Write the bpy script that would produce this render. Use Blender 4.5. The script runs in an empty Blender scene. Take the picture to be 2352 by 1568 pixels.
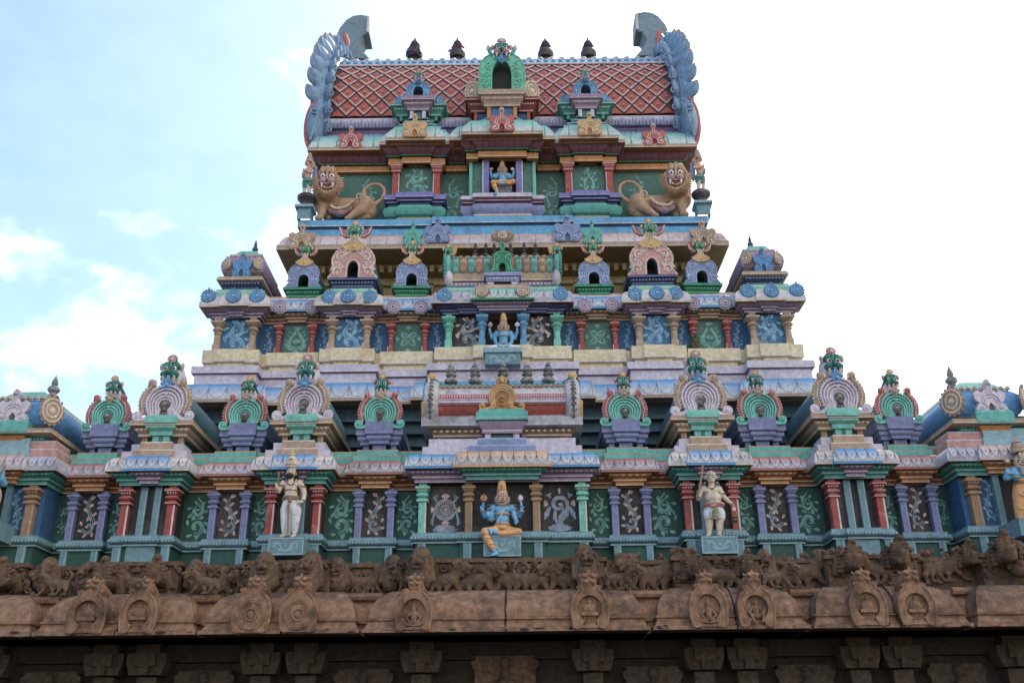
import bpy, math, random
import numpy as np
from mathutils import Vector, Matrix
random.seed(7)
R_ = math.radians
pi = math.pi
C = bpy.context.scene.collection
SC = bpy.context.scene

# ------------------------------------------------------------------ camera
PITCH, ROLL, FOC, PW, PH = R_(23.5), R_(-0.58), 2220.0, 2352.0, 1568.0
CAMP = Vector((0.25, -22.0, 1.6))
CROT = Matrix.Rotation(R_(90)+PITCH, 3, 'X') @ Matrix.Rotation(ROLL, 3, 'Z')
cd = bpy.data.cameras.new('camera'); cam = bpy.data.objects.new('camera', cd); C.objects.link(cam)
cam.location = CAMP; cam.rotation_euler = CROT.to_euler()
cd.sensor_width = 36.0; cd.lens = 36.0*FOC/PW; cd.clip_start = .1; cd.clip_end = 3000
SC.camera = cam

# ------------------------------------------------------------------ sky, sun, exposure
SUN_EL, SUN_AZ = R_(52), R_(24)          # azimuth from +Y towards +X: behind the tower, upper right
w = bpy.data.worlds.new('World'); SC.world = w; w.use_nodes = True
N = w.node_tree.nodes; L = w.node_tree.links; N.clear()
wo = N.new('ShaderNodeOutputWorld'); bg = N.new('ShaderNodeBackground'); bg.inputs[1].default_value = .125
sky = N.new('ShaderNodeTexSky'); sky.sky_type = 'NISHITA'; sky.sun_disc = False
sky.sun_elevation = SUN_EL; sky.sun_rotation = SUN_AZ; sky.air_density = 1.0; sky.dust_density = 1.2; sky.ozone_density = 1.0
tc = N.new('ShaderNodeTexCoord')
mp = N.new('ShaderNodeMapping'); mp.inputs['Scale'].default_value = (1.0, 1.0, 1.7); L.new(tc.outputs['Generated'], mp.inputs[0])
n1 = N.new('ShaderNodeTexNoise'); n1.inputs['Scale'].default_value = 3.4; n1.inputs['Detail'].default_value = 12; n1.inputs['Roughness'].default_value = .58; n1.inputs['Distortion'].default_value = .7
L.new(mp.outputs[0], n1.inputs['Vector'])
sx = N.new('ShaderNodeSeparateXYZ'); L.new(tc.outputs['Generated'], sx.inputs[0])
def wmath(op, a, b, clamp=False):
    n = N.new('ShaderNodeMath'); n.operation = op; n.use_clamp = clamp
    for i, v in enumerate((a, b)):
        if isinstance(v, (int, float)): n.inputs[i].default_value = v
        else: L.new(v, n.inputs[i])
    return n.outputs[0]
# more cloud to the right and low down, thin veil elsewhere
n2 = N.new('ShaderNodeTexNoise'); n2.inputs['Scale'].default_value = 11; n2.inputs['Detail'].default_value = 10; n2.inputs['Roughness'].default_value = .6; L.new(mp.outputs[0], n2.inputs['Vector'])
f = wmath('ADD', wmath('MULTIPLY', wmath('SUBTRACT', n1.outputs['Fac'], .5), 4.2), wmath('MULTIPLY', wmath('SUBTRACT', n2.outputs['Fac'], .5), 1.5))
f = wmath('ADD', f, wmath('MULTIPLY', sx.outputs['X'], 3.0))
f = wmath('SUBTRACT', f, wmath('MULTIPLY', sx.outputs['Z'], 3.0))
f = wmath('ADD', f, 2.44, True)
f2 = wmath('ADD', wmath('MULTIPLY', f, .94), .06, True)
tn = N.new('ShaderNodeMixRGB'); tn.blend_type = 'MULTIPLY'; tn.inputs[0].default_value = 1; L.new(sky.outputs[0], tn.inputs[1]); tn.inputs[2].default_value = (1.02, 1.13, 1.27, 1)
cm = N.new('ShaderNodeMixRGB'); L.new(f2, cm.inputs[0]); L.new(tn.outputs[0], cm.inputs[1]); cc = N.new('ShaderNodeMixRGB'); cr = N.new('ShaderNodeMapRange'); cr.inputs['From Min'].default_value = .38; cr.inputs['From Max'].default_value = .56; L.new(n2.outputs['Fac'], cr.inputs[0]); L.new(cr.outputs[0], cc.inputs[0]); cc.inputs[1].default_value = (4.7, 5.0, 5.4, 1); cc.inputs[2].default_value = (8.6, 8.7, 8.8, 1); L.new(cc.outputs[0], cm.inputs[2])
L.new(cm.outputs[0], bg.inputs[0]); L.new(bg.outputs[0], wo.inputs[0])
sd = bpy.data.lights.new('sun', 'SUN'); sd.energy = 2.2; sd.angle = R_(3); sd.color = (1, .95, .88)
so = bpy.data.objects.new('sun', sd); C.objects.link(so)
sdir = Vector((math.sin(SUN_AZ)*math.cos(SUN_EL), math.cos(SUN_AZ)*math.cos(SUN_EL), math.sin(SUN_EL)))
so.rotation_euler = sdir.to_track_quat('Z', 'Y').to_euler(); so.location = (10, 20, 40)
SC.view_settings.view_transform = 'Standard'; SC.view_settings.look = 'None'
SC.view_settings.exposure = 0.88; SC.view_settings.gamma = 1; SC.view_settings.use_curve_mapping = False
SC.render.resolution_x = 1024; SC.render.resolution_y = 682

# a photograph point (2352 wide) lifted onto the plane y = Y where the thing really stands
def F(px, py, Y):
    d = CROT @ Vector(((px-PW/2)/FOC, -(py-PH/2)/FOC, -1.0))
    t = (Y-CAMP.y)/d.y
    return CAMP + d*t
def X_(px, py, Y): return F(px, py, Y).x
def Z_(px, py, Y): return F(px, py, Y).z

# ------------------------------------------------------------------ materials
MATS = {}
def lin(c): return tuple(((v/255)/12.92 if v/255 <= .04045 else ((v/255+.055)/1.055)**2.4) for v in c)
def desat(c, k=.84):
    y = .3*c[0]+.59*c[1]+.11*c[2]; return tuple(y+(v-y)*k for v in c)
def paint(name, rgb, grime=.5, gcol=(70, 68, 64), rough=.72, fleck=.0, fcol=(200, 195, 185), bump=.25, sc=1.0, var=.10, grad=None, streak=.5, metal=0):
    m = bpy.data.materials.new(name); m.use_nodes = True; n = m.node_tree.nodes; l = m.node_tree.links
    b = n['Principled BSDF']; b.inputs['Roughness'].default_value = rough; b.inputs['Metallic'].default_value = metal
    ge = n.new('ShaderNodeNewGeometry')
    def noise(scale, det=4, vec=None, ro=.6):
        t = n.new('ShaderNodeTexNoise'); t.inputs['Scale'].default_value = scale; t.inputs['Detail'].default_value = det; t.inputs['Roughness'].default_value = ro
        l.new(vec or ge.outputs['Position'], t.inputs['Vector']); return t.outputs['Fac']
    def ramp(fac, a, bb):
        r = n.new('ShaderNodeMapRange'); r.inputs['From Min'].default_value = a; r.inputs['From Max'].default_value = bb; l.new(fac, r.inputs[0]); return r.outputs[0]
    def mul(a, v):
        t = n.new('ShaderNodeMath'); t.operation = 'MULTIPLY'; l.new(a, t.inputs[0])
        if isinstance(v, (int, float)): t.inputs[1].default_value = v
        else: l.new(v, t.inputs[1])
        return t.outputs[0]
    def mix(fac, a, c2):
        t = n.new('ShaderNodeMixRGB'); l.new(fac, t.inputs[0])
        for i, v in ((1, a), (2, c2)):
            if isinstance(v, tuple): t.inputs[i].default_value = (*v, 1)
            else: l.new(v, t.inputs[i])
        return t.outputs[0]
    base = desat(lin(rgb)); grime = min(1, grime+.06) if grime > .15 else grime
    col = base
    if grad:
        at = n.new('ShaderNodeAttribute'); at.attribute_name = 'g'
        col = mix(ramp(at.outputs['Fac'], .14, .62), base, desat(lin(grad)))
    fine = noise(9*sc, 5)
    dark = tuple(v*(1-var*2.4) for v in base); lite = tuple(min(1, v*(1+var*1.6)) for v in base)
    vm = mix(ramp(fine, .3, .7), dark, lite)
    if grad:
        t = n.new('ShaderNodeMixRGB'); t.blend_type = 'MULTIPLY'; t.inputs[0].default_value = 1; l.new(col, t.inputs[1])
        vv = n.new('ShaderNodeMapRange'); l.new(fine, vv.inputs[0]); vv.inputs['From Min'].default_value = .3; vv.inputs['From Max'].default_value = .7
        vv.inputs['To Min'].default_value = 1-var*2; vv.inputs['To Max'].default_value = 1+var
        l.new(vv.outputs[0], t.inputs[2]); col = t.outputs[0]
    else: col = vm
    if fleck:
        fl = ramp(noise(3.3*sc, 8, None, .72), .56, .60); col = mix(mul(fl, fleck), col, lin(fcol))
    mpn = n.new('ShaderNodeMapping'); mpn.inputs['Scale'].default_value = (7, 7, .7); l.new(ge.outputs['Position'], mpn.inputs[0])
    st = ramp(noise(1.0, 5, mpn.outputs[0]), .52, .8) if streak < .65 else ramp(noise(1.0, 7, mpn.outputs[0]), .50, .62)
    col = mix(mul(st, streak*grime), col, lin(gcol))
    blot = ramp(noise(1.3*sc, 9, None, .7), .50, .72)
    col = mix(mul(blot, grime), col, lin(gcol))
    sp = n.new('ShaderNodeSeparateXYZ'); l.new(ge.outputs['Normal'], sp.inputs[0])
    up = ramp(sp.outputs['Z'], .45, .95)
    col = mix(mul(mul(up, ramp(noise(5, 6), .35, .65)), .75*min(1, grime*1.6)), col, lin(gcol))
    l.new(col, b.inputs['Base Color'])
    bp = n.new('ShaderNodeBump'); bp.inputs['Strength'].default_value = bump; bp.inputs['Distance'].default_value = .02
    l.new(noise(26*sc, 6, None, .7), bp.inputs['Height']); l.new(bp.outputs[0], b.inputs['Normal'])
    MATS[name] = m
    return m
P = paint
P('white', (214, 206, 206), .35); P('lav', (206, 194, 206), .35); P('lavd', (160, 132, 158), .4); P('mauve', (138, 86, 100), .3)
P('teal', (70, 158, 140), .35); P('teald', (44, 122, 104), .35); P('mint', (112, 196, 172), .35); P('mintp', (118, 178, 164), .15, var=.2)
P('steel', (112, 150, 158), .35); P('steell', (142, 178, 184), .2); P('dgreen', (42, 88, 75), .3, streak=.3); P('panelg', (78, 122, 106), .35)
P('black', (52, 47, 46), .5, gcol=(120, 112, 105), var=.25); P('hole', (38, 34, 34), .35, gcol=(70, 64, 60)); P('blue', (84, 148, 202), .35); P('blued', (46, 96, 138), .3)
P('sky', (96, 172, 214), .3); P('panelb', (62, 116, 160), .3); P('bluep', (134, 182, 208), .15, var=.2); P('orange', (206, 132, 54), .35); P('oranged', (172, 104, 44), .35)
P('tan', (184, 152, 122), .4); P('tand', (146, 114, 86), .4); P('brown', (168, 128, 88), .35); P('gold', (220, 168, 96), .3); P('golddk', (178, 124, 58), .3)
P('red', (176, 72, 60), .4, fleck=.35, fcol=(206, 170, 160)); P('redd', (134, 52, 46), .4); P('redr', (198, 96, 84), .3)
P('viol', (130, 136, 176), .35); P('violl', (150, 156, 198), .3); P('violdk', (72, 78, 116), .35); P('purple', (132, 124, 190), .3)
P('cream', (226, 204, 176), .6, gcol=(128, 122, 114), fleck=.35); P('yellow', (226, 208, 166), .4, gcol=(150, 120, 70)); P('ochre', (176, 138, 78), .45, gcol=(110, 96, 70))
P('greyblue', (78, 112, 124), .6, gcol=(44, 62, 68)); P('slate', (80, 108, 118), .5, gcol=(38, 50, 54)); P('petred', (206, 198, 204), .7, fleck=.35, fcol=(150, 144, 138), gcol=(108, 100, 94), grad=(190, 112, 96))
P('petblue', (206, 208, 214), .4, fleck=.25, fcol=(196, 192, 184), gcol=(120, 116, 108), grad=(76, 150, 208)); P('petorg', (204, 196, 194), .5, gcol=(108, 100, 94), grad=(226, 170, 112)); P('petcream', (214, 208, 210), .6, fleck=.3, fcol=(150, 144, 136), gcol=(108, 100, 94), grad=(226, 204, 182))
P('petteal', (206, 214, 208), .45, gcol=(120, 116, 108), grad=(104, 190, 172)); P('petpale', (212, 200, 208), .55, gcol=(110, 100, 96), grad=(216, 178, 160)); P('petlav', (190, 186, 196), .75, gcol=(112, 106, 100), fleck=.5)
P('barrelw', (196, 190, 188), .95, gcol=(92, 88, 86), fleck=.5, fcol=(204, 160, 152), sc=1.6); P('petviol', (112, 114, 164), .35, grad=(196, 188, 208)); P('peach', (206, 172, 156), .2, var=.2); P('scrollgrey', (140, 152, 164), .2, var=.2); P('line', (112, 104, 112), .2)
P('bluelav', (134, 150, 190), .4); P('bluelavl', (168, 182, 212), .3); P('pink', (206, 150, 138), .4, fleck=.3, fcol=(190, 90, 76)); P('pinkl', (226, 196, 182), .3)
P('tealr', (92, 182, 166), .35); P('teall', (128, 206, 188), .3); P('tealdk', (44, 116, 100), .3); P('wing', (196, 96, 84), .4, fleck=.5, fcol=(220, 196, 190)); P('winglite', (226, 202, 196), .2)
P('gablelav', (220, 204, 212), .35); P('gableline', (150, 122, 138), .3); P('relief', (108, 100, 96), .5, gcol=(50, 46, 44), var=.3, fleck=.5)
P('green', (40, 138, 96), .3); P('greenl', (104, 196, 148), .3); P('greend', (24, 96, 66), .3); P('pinkcheek', (200, 150, 156), .2); P('ivory', (226, 216, 204), .2); P('eyew', (232, 230, 226), .1); P('eyeb', (26, 24, 26), 0)
P('vault', (98, 136, 148), .6, gcol=(56, 80, 90)); P('leaf', (116, 150, 180), .45, gcol=(60, 78, 96), rough=.5); P('leafl', (136, 168, 196), .4); P('hornm', (116, 140, 150), .45, gcol=(78, 96, 96), rough=.55)
P('lattice', (188, 86, 68), .4, gcol=(96, 44, 40), bump=.4); P('latticed', (92, 48, 50), .4); P('lace', (234, 200, 192), .35); P('metal', (74, 58, 60), .3, rough=.45); P('metalr', (110, 74, 64), .3, rough=.5)
P('finial', (150, 146, 144), .95, gcol=(56, 54, 54), var=.3); P('lion', (190, 146, 104), .35, gcol=(140, 100, 70), rough=.5); P('lionl', (222, 196, 150), .3); P('skin', (214, 160, 128), .25, rough=.5); P('skinp', (216, 192, 160), .2, rough=.5)
P('bluesk', (98, 176, 216), .25, rough=.5); P('cloth', (232, 228, 230), .2); P('clothg', (150, 206, 184), .2); P('hair', (40, 34, 32), .1); P('face', (204, 164, 132), .25, rough=.5); P('orcloth', (232, 160, 84), .3, rough=.5)
P('stone', (160, 117, 84), 1, gcol=(46, 38, 33), rough=.9, bump=1.0, var=.2, sc=.8, streak=.45); P('stonef', (120, 90, 65), .95, gcol=(44, 37, 32), rough=.9, bump=.9, var=.2, sc=1.1, streak=.5); P('stonep', (92, 74, 57), .6, gcol=(52, 46, 40), rough=.9, bump=.8, var=.2); P('stoneshadechip', (66, 54, 44), .6, gcol=(52, 46, 40), rough=.9, bump=.8, var=.2)  # last two: darker stone copies, the shade below the eave put into the colour
P('yellwall', (196, 168, 104), .7, gcol=(130, 120, 84)); P('groundm', (78, 72, 60), .5, gcol=(80, 70, 58), rough=.95, bump=.6, var=.25); P('vine', (52, 98, 52), .1, var=.3)
P('garm', (56, 150, 138), .3); P('pot', (110, 96, 66), .2, rough=.35, metal=.5); P('pedest', (64, 58, 60), .6, gcol=(150, 146, 140))
# ------------------------------------------------------------------ mesh builder
class MB:
    def __init__(s, M=None): s.v = []; s.f = []; s.m = []; s.g = []; s.M = M or Matrix()
    def add(s, vs, fs, m, g=None):
        o = len(s.v); M = s.M
        s.v += [tuple(M @ Vector(v)) for v in vs]
        s.g += list(g) if g is not None else [0.0]*len(vs)
        s.f += [[i+o for i in f] for f in fs]
        s.m += [m]*len(fs) if isinstance(m, str) else list(m)
        return s
    def box(s, x0, x1, y0, y1, z0, z1, m):
        return s.add([(x0,y0,z0),(x1,y0,z0),(x1,y1,z0),(x0,y1,z0),(x0,y0,z1),(x1,y0,z1),(x1,y1,z1),(x0,y1,z1)],
                     [(0,1,5,4),(1,2,6,5),(2,3,7,6),(3,0,4,7),(4,5,6,7),(3,2,1,0)], m)
    def us(s, x0, x1, yf, yb, prof, m):
        """moulding that wraps left side, front and right side of a bay; prof = (out, z[, material])"""
        n = len(prof); vs = []; g = []; fs = []; ms = []
        for i, p in enumerate(prof):
            o, z = p[0], p[1]
            vs += [(x0-o, yb, z), (x0-o, yf-o, z), (x1+o, yf-o, z), (x1+o, yb, z)]; g += [i/max(1, n-1)]*4
        for i in range(n-1):
            for k in range(3):
                a = i*4+k; fs.append((a, a+1, a+5, a+4)); ms.append(prof[i][2] if len(prof[i]) > 2 and prof[i][2] else m)
        return s.add(vs, fs, ms, g)
    def beads(s, x0, x1, y, z, step, rx, rz, m, ry=.02):
        n = max(1, int(round((x1-x0)/step))); d = (x1-x0)/n
        for i in range(n): s.ell((x0+d*(i+.5), y, z), (rx, ry, rz), m, 8, 4)
        return s
    def ell(s, c, r, m, seg=10, rings=6, rot=None):
        vs = []; fs = []
        for j in range(1, rings):
            t = pi*j/rings
            for i in range(seg):
                a = 2*pi*i/seg; v = Vector((r[0]*math.sin(t)*math.cos(a), r[1]*math.sin(t)*math.sin(a), r[2]*math.cos(t)))
                if rot: v = rot @ v
                vs.append((c[0]+v.x, c[1]+v.y, c[2]+v.z))
        top = Vector((0,0,r[2])); 
        if rot: top = rot @ top
        vs.append((c[0]+top.x, c[1]+top.y, c[2]+top.z)); vs.append((c[0]-top.x, c[1]-top.y, c[2]-top.z))
        T = len(vs)-2; B = T+1
        for i in range(seg):
            k = (i+1) % seg
            fs.append((T, i, k)); fs.append((B, (rings-2)*seg+k, (rings-2)*seg+i))
            for j in range(rings-2): fs.append((j*seg+i, (j+1)*seg+i, (j+1)*seg+k, j*seg+k))
        return s.add(vs, fs, m)
    def lathe(s, c, prof, m, seg=16, rot=0, sx=1, sy=1):
        vs = []; fs = []; ms = []
        for p in prof:
            for i in range(seg):
                a = 2*pi*i/seg+rot; vs.append((c[0]+p[0]*math.cos(a)*sx, c[1]+p[0]*math.sin(a)*sy, c[2]+p[1]))
        n = len(prof)
        for j in range(n-1):
            for i in range(seg):
                k = (i+1) % seg; fs.append((j*seg+i, j*seg+k, (j+1)*seg+k, (j+1)*seg+i)); ms.append(prof[j][2] if len(prof[j]) > 2 and prof[j][2] else m)
        fs.append(tuple(range(seg-1, -1, -1))); ms.append(m); fs.append(tuple(range((n-1)*seg, n*seg))); ms.append(m)
        return s.add(vs, fs, ms)
    def sq(s, c, prof, m):
        """square shaft: prof = (half width, z[, material])"""
        return s.lathe(c, [((p[0]*math.sqrt(2),)+tuple(p[1:])) for p in prof], m, 4, pi/4)
    def extr(s, poly, y0, y1, m, ms=None):
        n = len(poly)
        if sum(poly[i][0]*poly[(i+1) % n][1]-poly[(i+1) % n][0]*poly[i][1] for i in range(n)) < 0: poly = list(reversed(poly))
        vs = [(p[0], y0, p[1]) for p in poly]+[(p[0], y1, p[1]) for p in poly]
        fs = [tuple(range(n)), tuple(range(2*n-1, n-1, -1))]+[(i, i+n, (i+1) % n+n, (i+1) % n) for i in range(n)]
        return s.add(vs, fs, [m, m]+[ms or m]*n)
    def tube(s, pts, r, m, seg=6, flat=1.0, closed=False, up=(0,1,0)):
        pts = [Vector(p) for p in pts]; n = len(pts); up = Vector(up)
        rr = r if isinstance(r, (list, tuple)) else [r]*n
        vs = []; fs = []
        for i, p in enumerate(pts):
            a = pts[i-1] if (i or closed) else p; b = pts[(i+1) % n] if (i < n-1 or closed) else p
            t = (b-a).normalized() if (b-a).length > 1e-9 else Vector((1,0,0))
            u = up-t*up.dot(t)
            u = u.normalized() if u.length > 1e-4 else t.orthogonal().normalized()
            v = t.cross(u)
            for k in range(seg):
                an = 2*pi*k/seg; q = p+u*math.cos(an)*rr[i]*flat+v*math.sin(an)*rr[i]; vs.append(tuple(q))
        for i in range(n if closed else n-1):
            j = (i+1) % n
            for k in range(seg):
                l = (k+1) % seg; fs.append((i*seg+k, i*seg+l, j*seg+l, j*seg+k))
        if not closed: fs.append(tuple(range(seg-1, -1, -1))); fs.append(tuple(range((n-1)*seg, n*seg)))
        return s.add(vs, fs, m)
    def ribbon(s, pts, wd, y, m, tp=0.0):
        """painted stroke facing -Y, pts in (x, z); each stroke a hair above the last"""
        n = len(pts); vs = []; fs = []; s.k = getattr(s, 'k', 0)+1; y -= (s.k % 40)*.0002
        for i in range(n):
            a = pts[max(0, i-1)]; b = pts[min(n-1, i+1)]; dx, dz = b[0]-a[0], b[1]-a[1]; q = math.hypot(dx, dz) or 1
            ww = (wd*(math.sin(pi*min(1, max(.06, i/(n-1))))**.5+.15) if n > 2 else wd)*(1-tp*i/n); y -= .0002
            vs += [(pts[i][0]-dz/q*ww, y, pts[i][1]+dx/q*ww), (pts[i][0]+dz/q*ww, y, pts[i][1]-dx/q*ww)]
        for i in range(n-1): fs.append((2*i, 2*i+1, 2*i+3, 2*i+2))
        return s.add(vs, fs, m)
    def blade(s, x, z, ln, wd, ang, y, m):
        """painted leaf blob"""
        vs = []; s.k = getattr(s, 'k', 0)+1; y -= (s.k % 40)*.0002+.006
        for i in range(9):
            a = 2*pi*i/9; r = 1 if i else 1; u = math.cos(a)*ln*.5+ln*.5; v = math.sin(a)*wd*.5*(.55+.45*u/ln)
            vs.append((x+u*math.cos(ang)-v*math.sin(ang), y, z+u*math.sin(ang)+v*math.cos(ang)))
        return s.add(vs, [tuple(range(8, -1, -1))], m)
    def build(s, name, parent=None, smooth=35):
        me = bpy.data.meshes.new(name); me.from_pydata(s.v, [], s.f)
        keys = []
        for k in s.m:
            if k not in keys: keys.append(k)
        for k in keys: me.materials.append(MATS[k])
        ix = {k: i for i, k in enumerate(keys)}
        me.polygons.foreach_set('material_index', [ix[k] for k in s.m])
        if any(s.g):
            at = me.attributes.new('g', 'FLOAT', 'POINT'); at.data.foreach_set('value', s.g)
        if smooth:
            me.polygons.foreach_set('use_smooth', [True]*len(me.polygons)); me.set_sharp_from_angle(angle=R_(smooth))
        me.update()
        o = bpy.data.objects.new(name, me); C.objects.link(o)
        if parent: o.parent = parent
        return o

def tag(o, label=None, cat=None, group=None, kind=None):
    for k, v in (('label', label), ('category', cat), ('group', group), ('kind', kind)):
        if v: o[k] = v
    return o
def thing(name, label, cat, loc=(0,0,0), group=None):
    o = bpy.data.objects.new(name, None); C.objects.link(o); o.location = loc
    return tag(o, label, cat, group)
JR = random.Random(99)
def dup(root, loc, label, flip=False):
    r = root.copy(); C.objects.link(r); r.location = loc; r['label'] = label
    k = JR.uniform(.975, 1.02); r.scale = (k, k, JR.uniform(.985, 1.015)); r.rotation_euler = (0, R_(JR.uniform(-.5, .5)), R_(JR.uniform(-1.8, 1.8)))
    if flip: r.scale = (-root.scale[0], root.scale[1], root.scale[2])
    for ch in list(root.children):
        c = ch.copy(); C.objects.link(c); c.parent = r
        for g in ch.children:
            d = g.copy(); C.objects.link(d); d.parent = c
    return r
def qtr(o0, z0, o1, z1, n=5, conc=False):
    """curved profile from (o0,z0) to (o1,z1)"""
    r = []
    for i in range(n+1):
        t = i/n*pi/2
        if conc: r.append((o0+(o1-o0)*(1-math.cos(t)), z0+(z1-z0)*math.sin(t)))
        else: r.append((o0+(o1-o0)*math.sin(t), z0+(z1-z0)*(1-math.cos(t))))
    return r
def spiral(cx, cz, r0, r1, a0, turns, n=22):
    return [(cx+(r0+(r1-r0)*i/n)*math.cos(a0+turns*2*pi*i/n), cz+(r0+(r1-r0)*i/n)*math.sin(a0+turns*2*pi*i/n)) for i in range(n+1)]

# ------------------------------------------------------------------ painted arabesques (flat paint on panels)
def scroll(mb, cx, cz, w_, h, y, m1, m2, kind='S', flip=1, seed=0):
    rnd = random.Random(seed); y -= .004
    def T(p): return (cx+flip*p[0]*w_, cz+p[1]*h)
    def st(pts, wd=.035, m=m1, tp=0): mb.ribbon([T(p) for p in pts], wd*w_*1.2, y, m, tp)
    def bl(x, z, ln, wd, ang, m=m2):
        q = T((x, z)); a = math.atan2(math.sin(ang)*1.0, math.cos(ang)*flip); mb.blade(q[0], q[1], ln*w_, wd*w_, a, y-.002, m)
    if kind == 'S':
        k = w_/h
        def sp(cx_, cz_, r0, r1, a0, tn, s=1):
            for q in (1, .8, .6): st([(p[0], cz_+(p[1]-cz_)*k) for p in spiral(cx_, cz_, r0*q, r1*q*1.6, a0+.05*s*(1-q)*8, tn*.9)], .023, m1, .6)
        r1, r2 = .42, .33
        sp(0, -.24, r1, .06, -pi*.45, -1.25)
        sp(.02, .16, r2, .05, pi*.5, 1.2)
        st([(-.02, -.24+r1*k), (.18, -.05), (.28, .06), (.2, .22), (.02, .16+r2*k)], .03)
        st([(-.25, .2), (-.2, .34), (-.02, .44), (.08, .48)], .028)
        for a in (.2, .9, 1.7, 2.5, 3.3, 4.2, 5.1):
            bl(r1*.92*math.cos(a), -.24+r1*.92*math.sin(a)*k, .26, .17, a+.9+rnd.random()*.3)
        for a in (-.4, .5, 1.5, 2.4, 3.4):
            bl(.02+r2*.92*math.cos(a), .16+r2*.92*math.sin(a)*k, .24, .16, a-.7)
        bl(0, -.24, .14, .14, .5); bl(.02, .16, .12, .12, 2.2); bl(-.02, .44, .16, .09, 1.0); bl(-.2, .33, .15, .1, 2.4)
    elif kind == 'vine':
        k = w_/h
        def cur(t): return (.2*math.sin(t*5.2+.6)*(.6+.5*t), .46-.74*t)
        for q in (-.055, 0, .055): st([(cur(t/14)[0]+q*(1+t/14), cur(t/14)[1]) for t in range(15)], .016)
        c0 = cur(1); 
        for q in (1, .8, .6): st([(p[0], p[1]) for p in [(a-.03, -.24+(b_+.0)*k) for a, b_ in spiral(0, 0, .34*q, .07, -.2, -1.05)]], .02, m1, .6)
        for i, t in enumerate((.04, .16, .3, .44, .58, .72, .86)):
            x, z = cur(t); sg = 1 if i % 2 else -1; bl(x+sg*.04, z, .26, .17, (pi/2-sg*.9))
        for a in (-.6, .3, 1.2, -1.5, -2.4): bl(-.03+.3*math.cos(a), -.24+.3*math.sin(a)*k, .22, .15, a+.8)
        bl(-.03, -.24, .13, .13, .4); bl(cur(0)[0], .44, .2, .08, 2.0)
    elif kind == 'flower':
        k = w_/h
        for i in range(8):
            a = i*pi/4; bl(.04*math.cos(a), .04*math.sin(a)*k, .15, .08, a)
        for i in range(4):
            a = i*pi/2
            for d in (-.55, -.2, .2, .55): bl(.34*math.cos(a), .34*math.sin(a)*(k if i % 2 == 0 else k*1.15), .17, .08, a+d)
            for sg in (-1, 1):
                b = a+sg*.42; st([(.16*math.cos(a), .16*math.sin(a)*k), (.24*math.cos(b), .24*math.sin(b)*k), (.34*math.cos(a+sg*.62), .34*math.sin(a+sg*.62)*k), (.30*math.cos(a+sg*.85), .30*math.sin(a+sg*.85)*k)], .03)
            b = a+pi/4; bl(.25*math.cos(b), .25*math.sin(b)*k, .2, .05, b)
    elif kind == 'palm':
        for q in (1, .8):
            for sg in (-1, 1): st([(sg*.04*q, .3*q), (sg*.14*q, .18*q), (sg*.32*q, -.04), (sg*.3*q, -.2*q-.03), (sg*.14*q, -.3*q), (0, -.27*q)], .03)
        for i in range(7): bl(0, -.12, .22, .06, pi/2+(i-3)*.33)
        for i in range(5): bl(0, .3, .2, .07, pi/2+(i-2)*.38); bl(0, -.3, .18, .07, -pi/2+(i-2)*.38)
        for sg in (-1, 1):
            for z in (-.22, -.05, .1, .2): bl(sg*(.36-abs(z+.1)*.5), z, .15, .08, pi/2-sg*.8)
            st([(sg*.2, -.33), (sg*.36, -.22), (sg*.42, -.08)], .03)
    elif kind == 'wheel':
        k = w_/h
        for r, wd in ((.34, .03), (.3, .02), (.16, .026)): 
            st([(p[0], p[1]*k) for p in spiral(0, 0, r, r, 0, 1, 28)], wd)
        for i in range(20):
            a = i*pi/10; bl(.2*math.cos(a), .2*math.sin(a)*k, .08, .05, a)
        for i in range(12):
            a = i*pi/6; bl(.05*math.cos(a), .05*math.sin(a)*k, .08, .035, a)
        bl(-.05, 0, .1, .1, 0)
        for i in range(5): bl(0, .36*k, .2, .07, pi/2+(i-2)*.42); bl(0, -.36*k, .18, .07, -pi/2+(i-2)*.42)
        for sg in (-1, 1):
            for i in range(5): bl(sg*.36, 0, .16, .05, (0 if sg > 0 else pi)+(i-2)*.35)
            st([(sg*.26, .24*k), (sg*.4, .42*k), (sg*.3, .5*k), (sg*.3, .34*k)], .035)
            st([(sg*.36, -.05*k), (sg*.44, -.4*k), (sg*.4, -.52*k), (sg*.52, -.42*k)], .035)
        for z, ww in ((-.56, .3), (-.6, .34), (-.66, .42), (-.72, .4)): st([(-ww, z*k), (0, z*k+.004), (ww, z*k)], .045)
    elif kind == 'conch':
        k = w_/h
        for q in (1, .85): st([(p[0]-.02, .06+p[1]*k) for p in spiral(0, .05, .32*q, .05, -pi*.35, 1.35, 30)], .035)
        st([(.26, .02), (.22, -.12), (.04, -.26), (.02, -.34), (.1, -.36)], .05); st([(.1, .02), (.1, -.1), (-.02, -.22), (-.06, -.33)], .04); st([(-.14, -.04), (-.16, -.2), (-.08, -.36)], .05)
        bl(-.05, .1, .1, .1, 0); bl(0, .34, .2, .1, pi/2)
        for i in range(5): bl(-.34, .12, .16, .06, pi+(i-2)*.35); bl(.34, .12, .16, .06, (i-2)*.35)
        for sg in (-1, 1):
            st([(sg*.26, .26), (sg*.38, .33), (sg*.28, .36), (sg*.3, .24)], .035); st([(sg*.3, .05), (sg*.4, -.12), (sg*.48, -.26)], .055)
        for z, ww in ((-.4, .26), (-.44, .36), (-.48, .34)): st([(-ww, z), (0, z+.004), (ww, z)], .05)
    elif kind == 'band':
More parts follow.
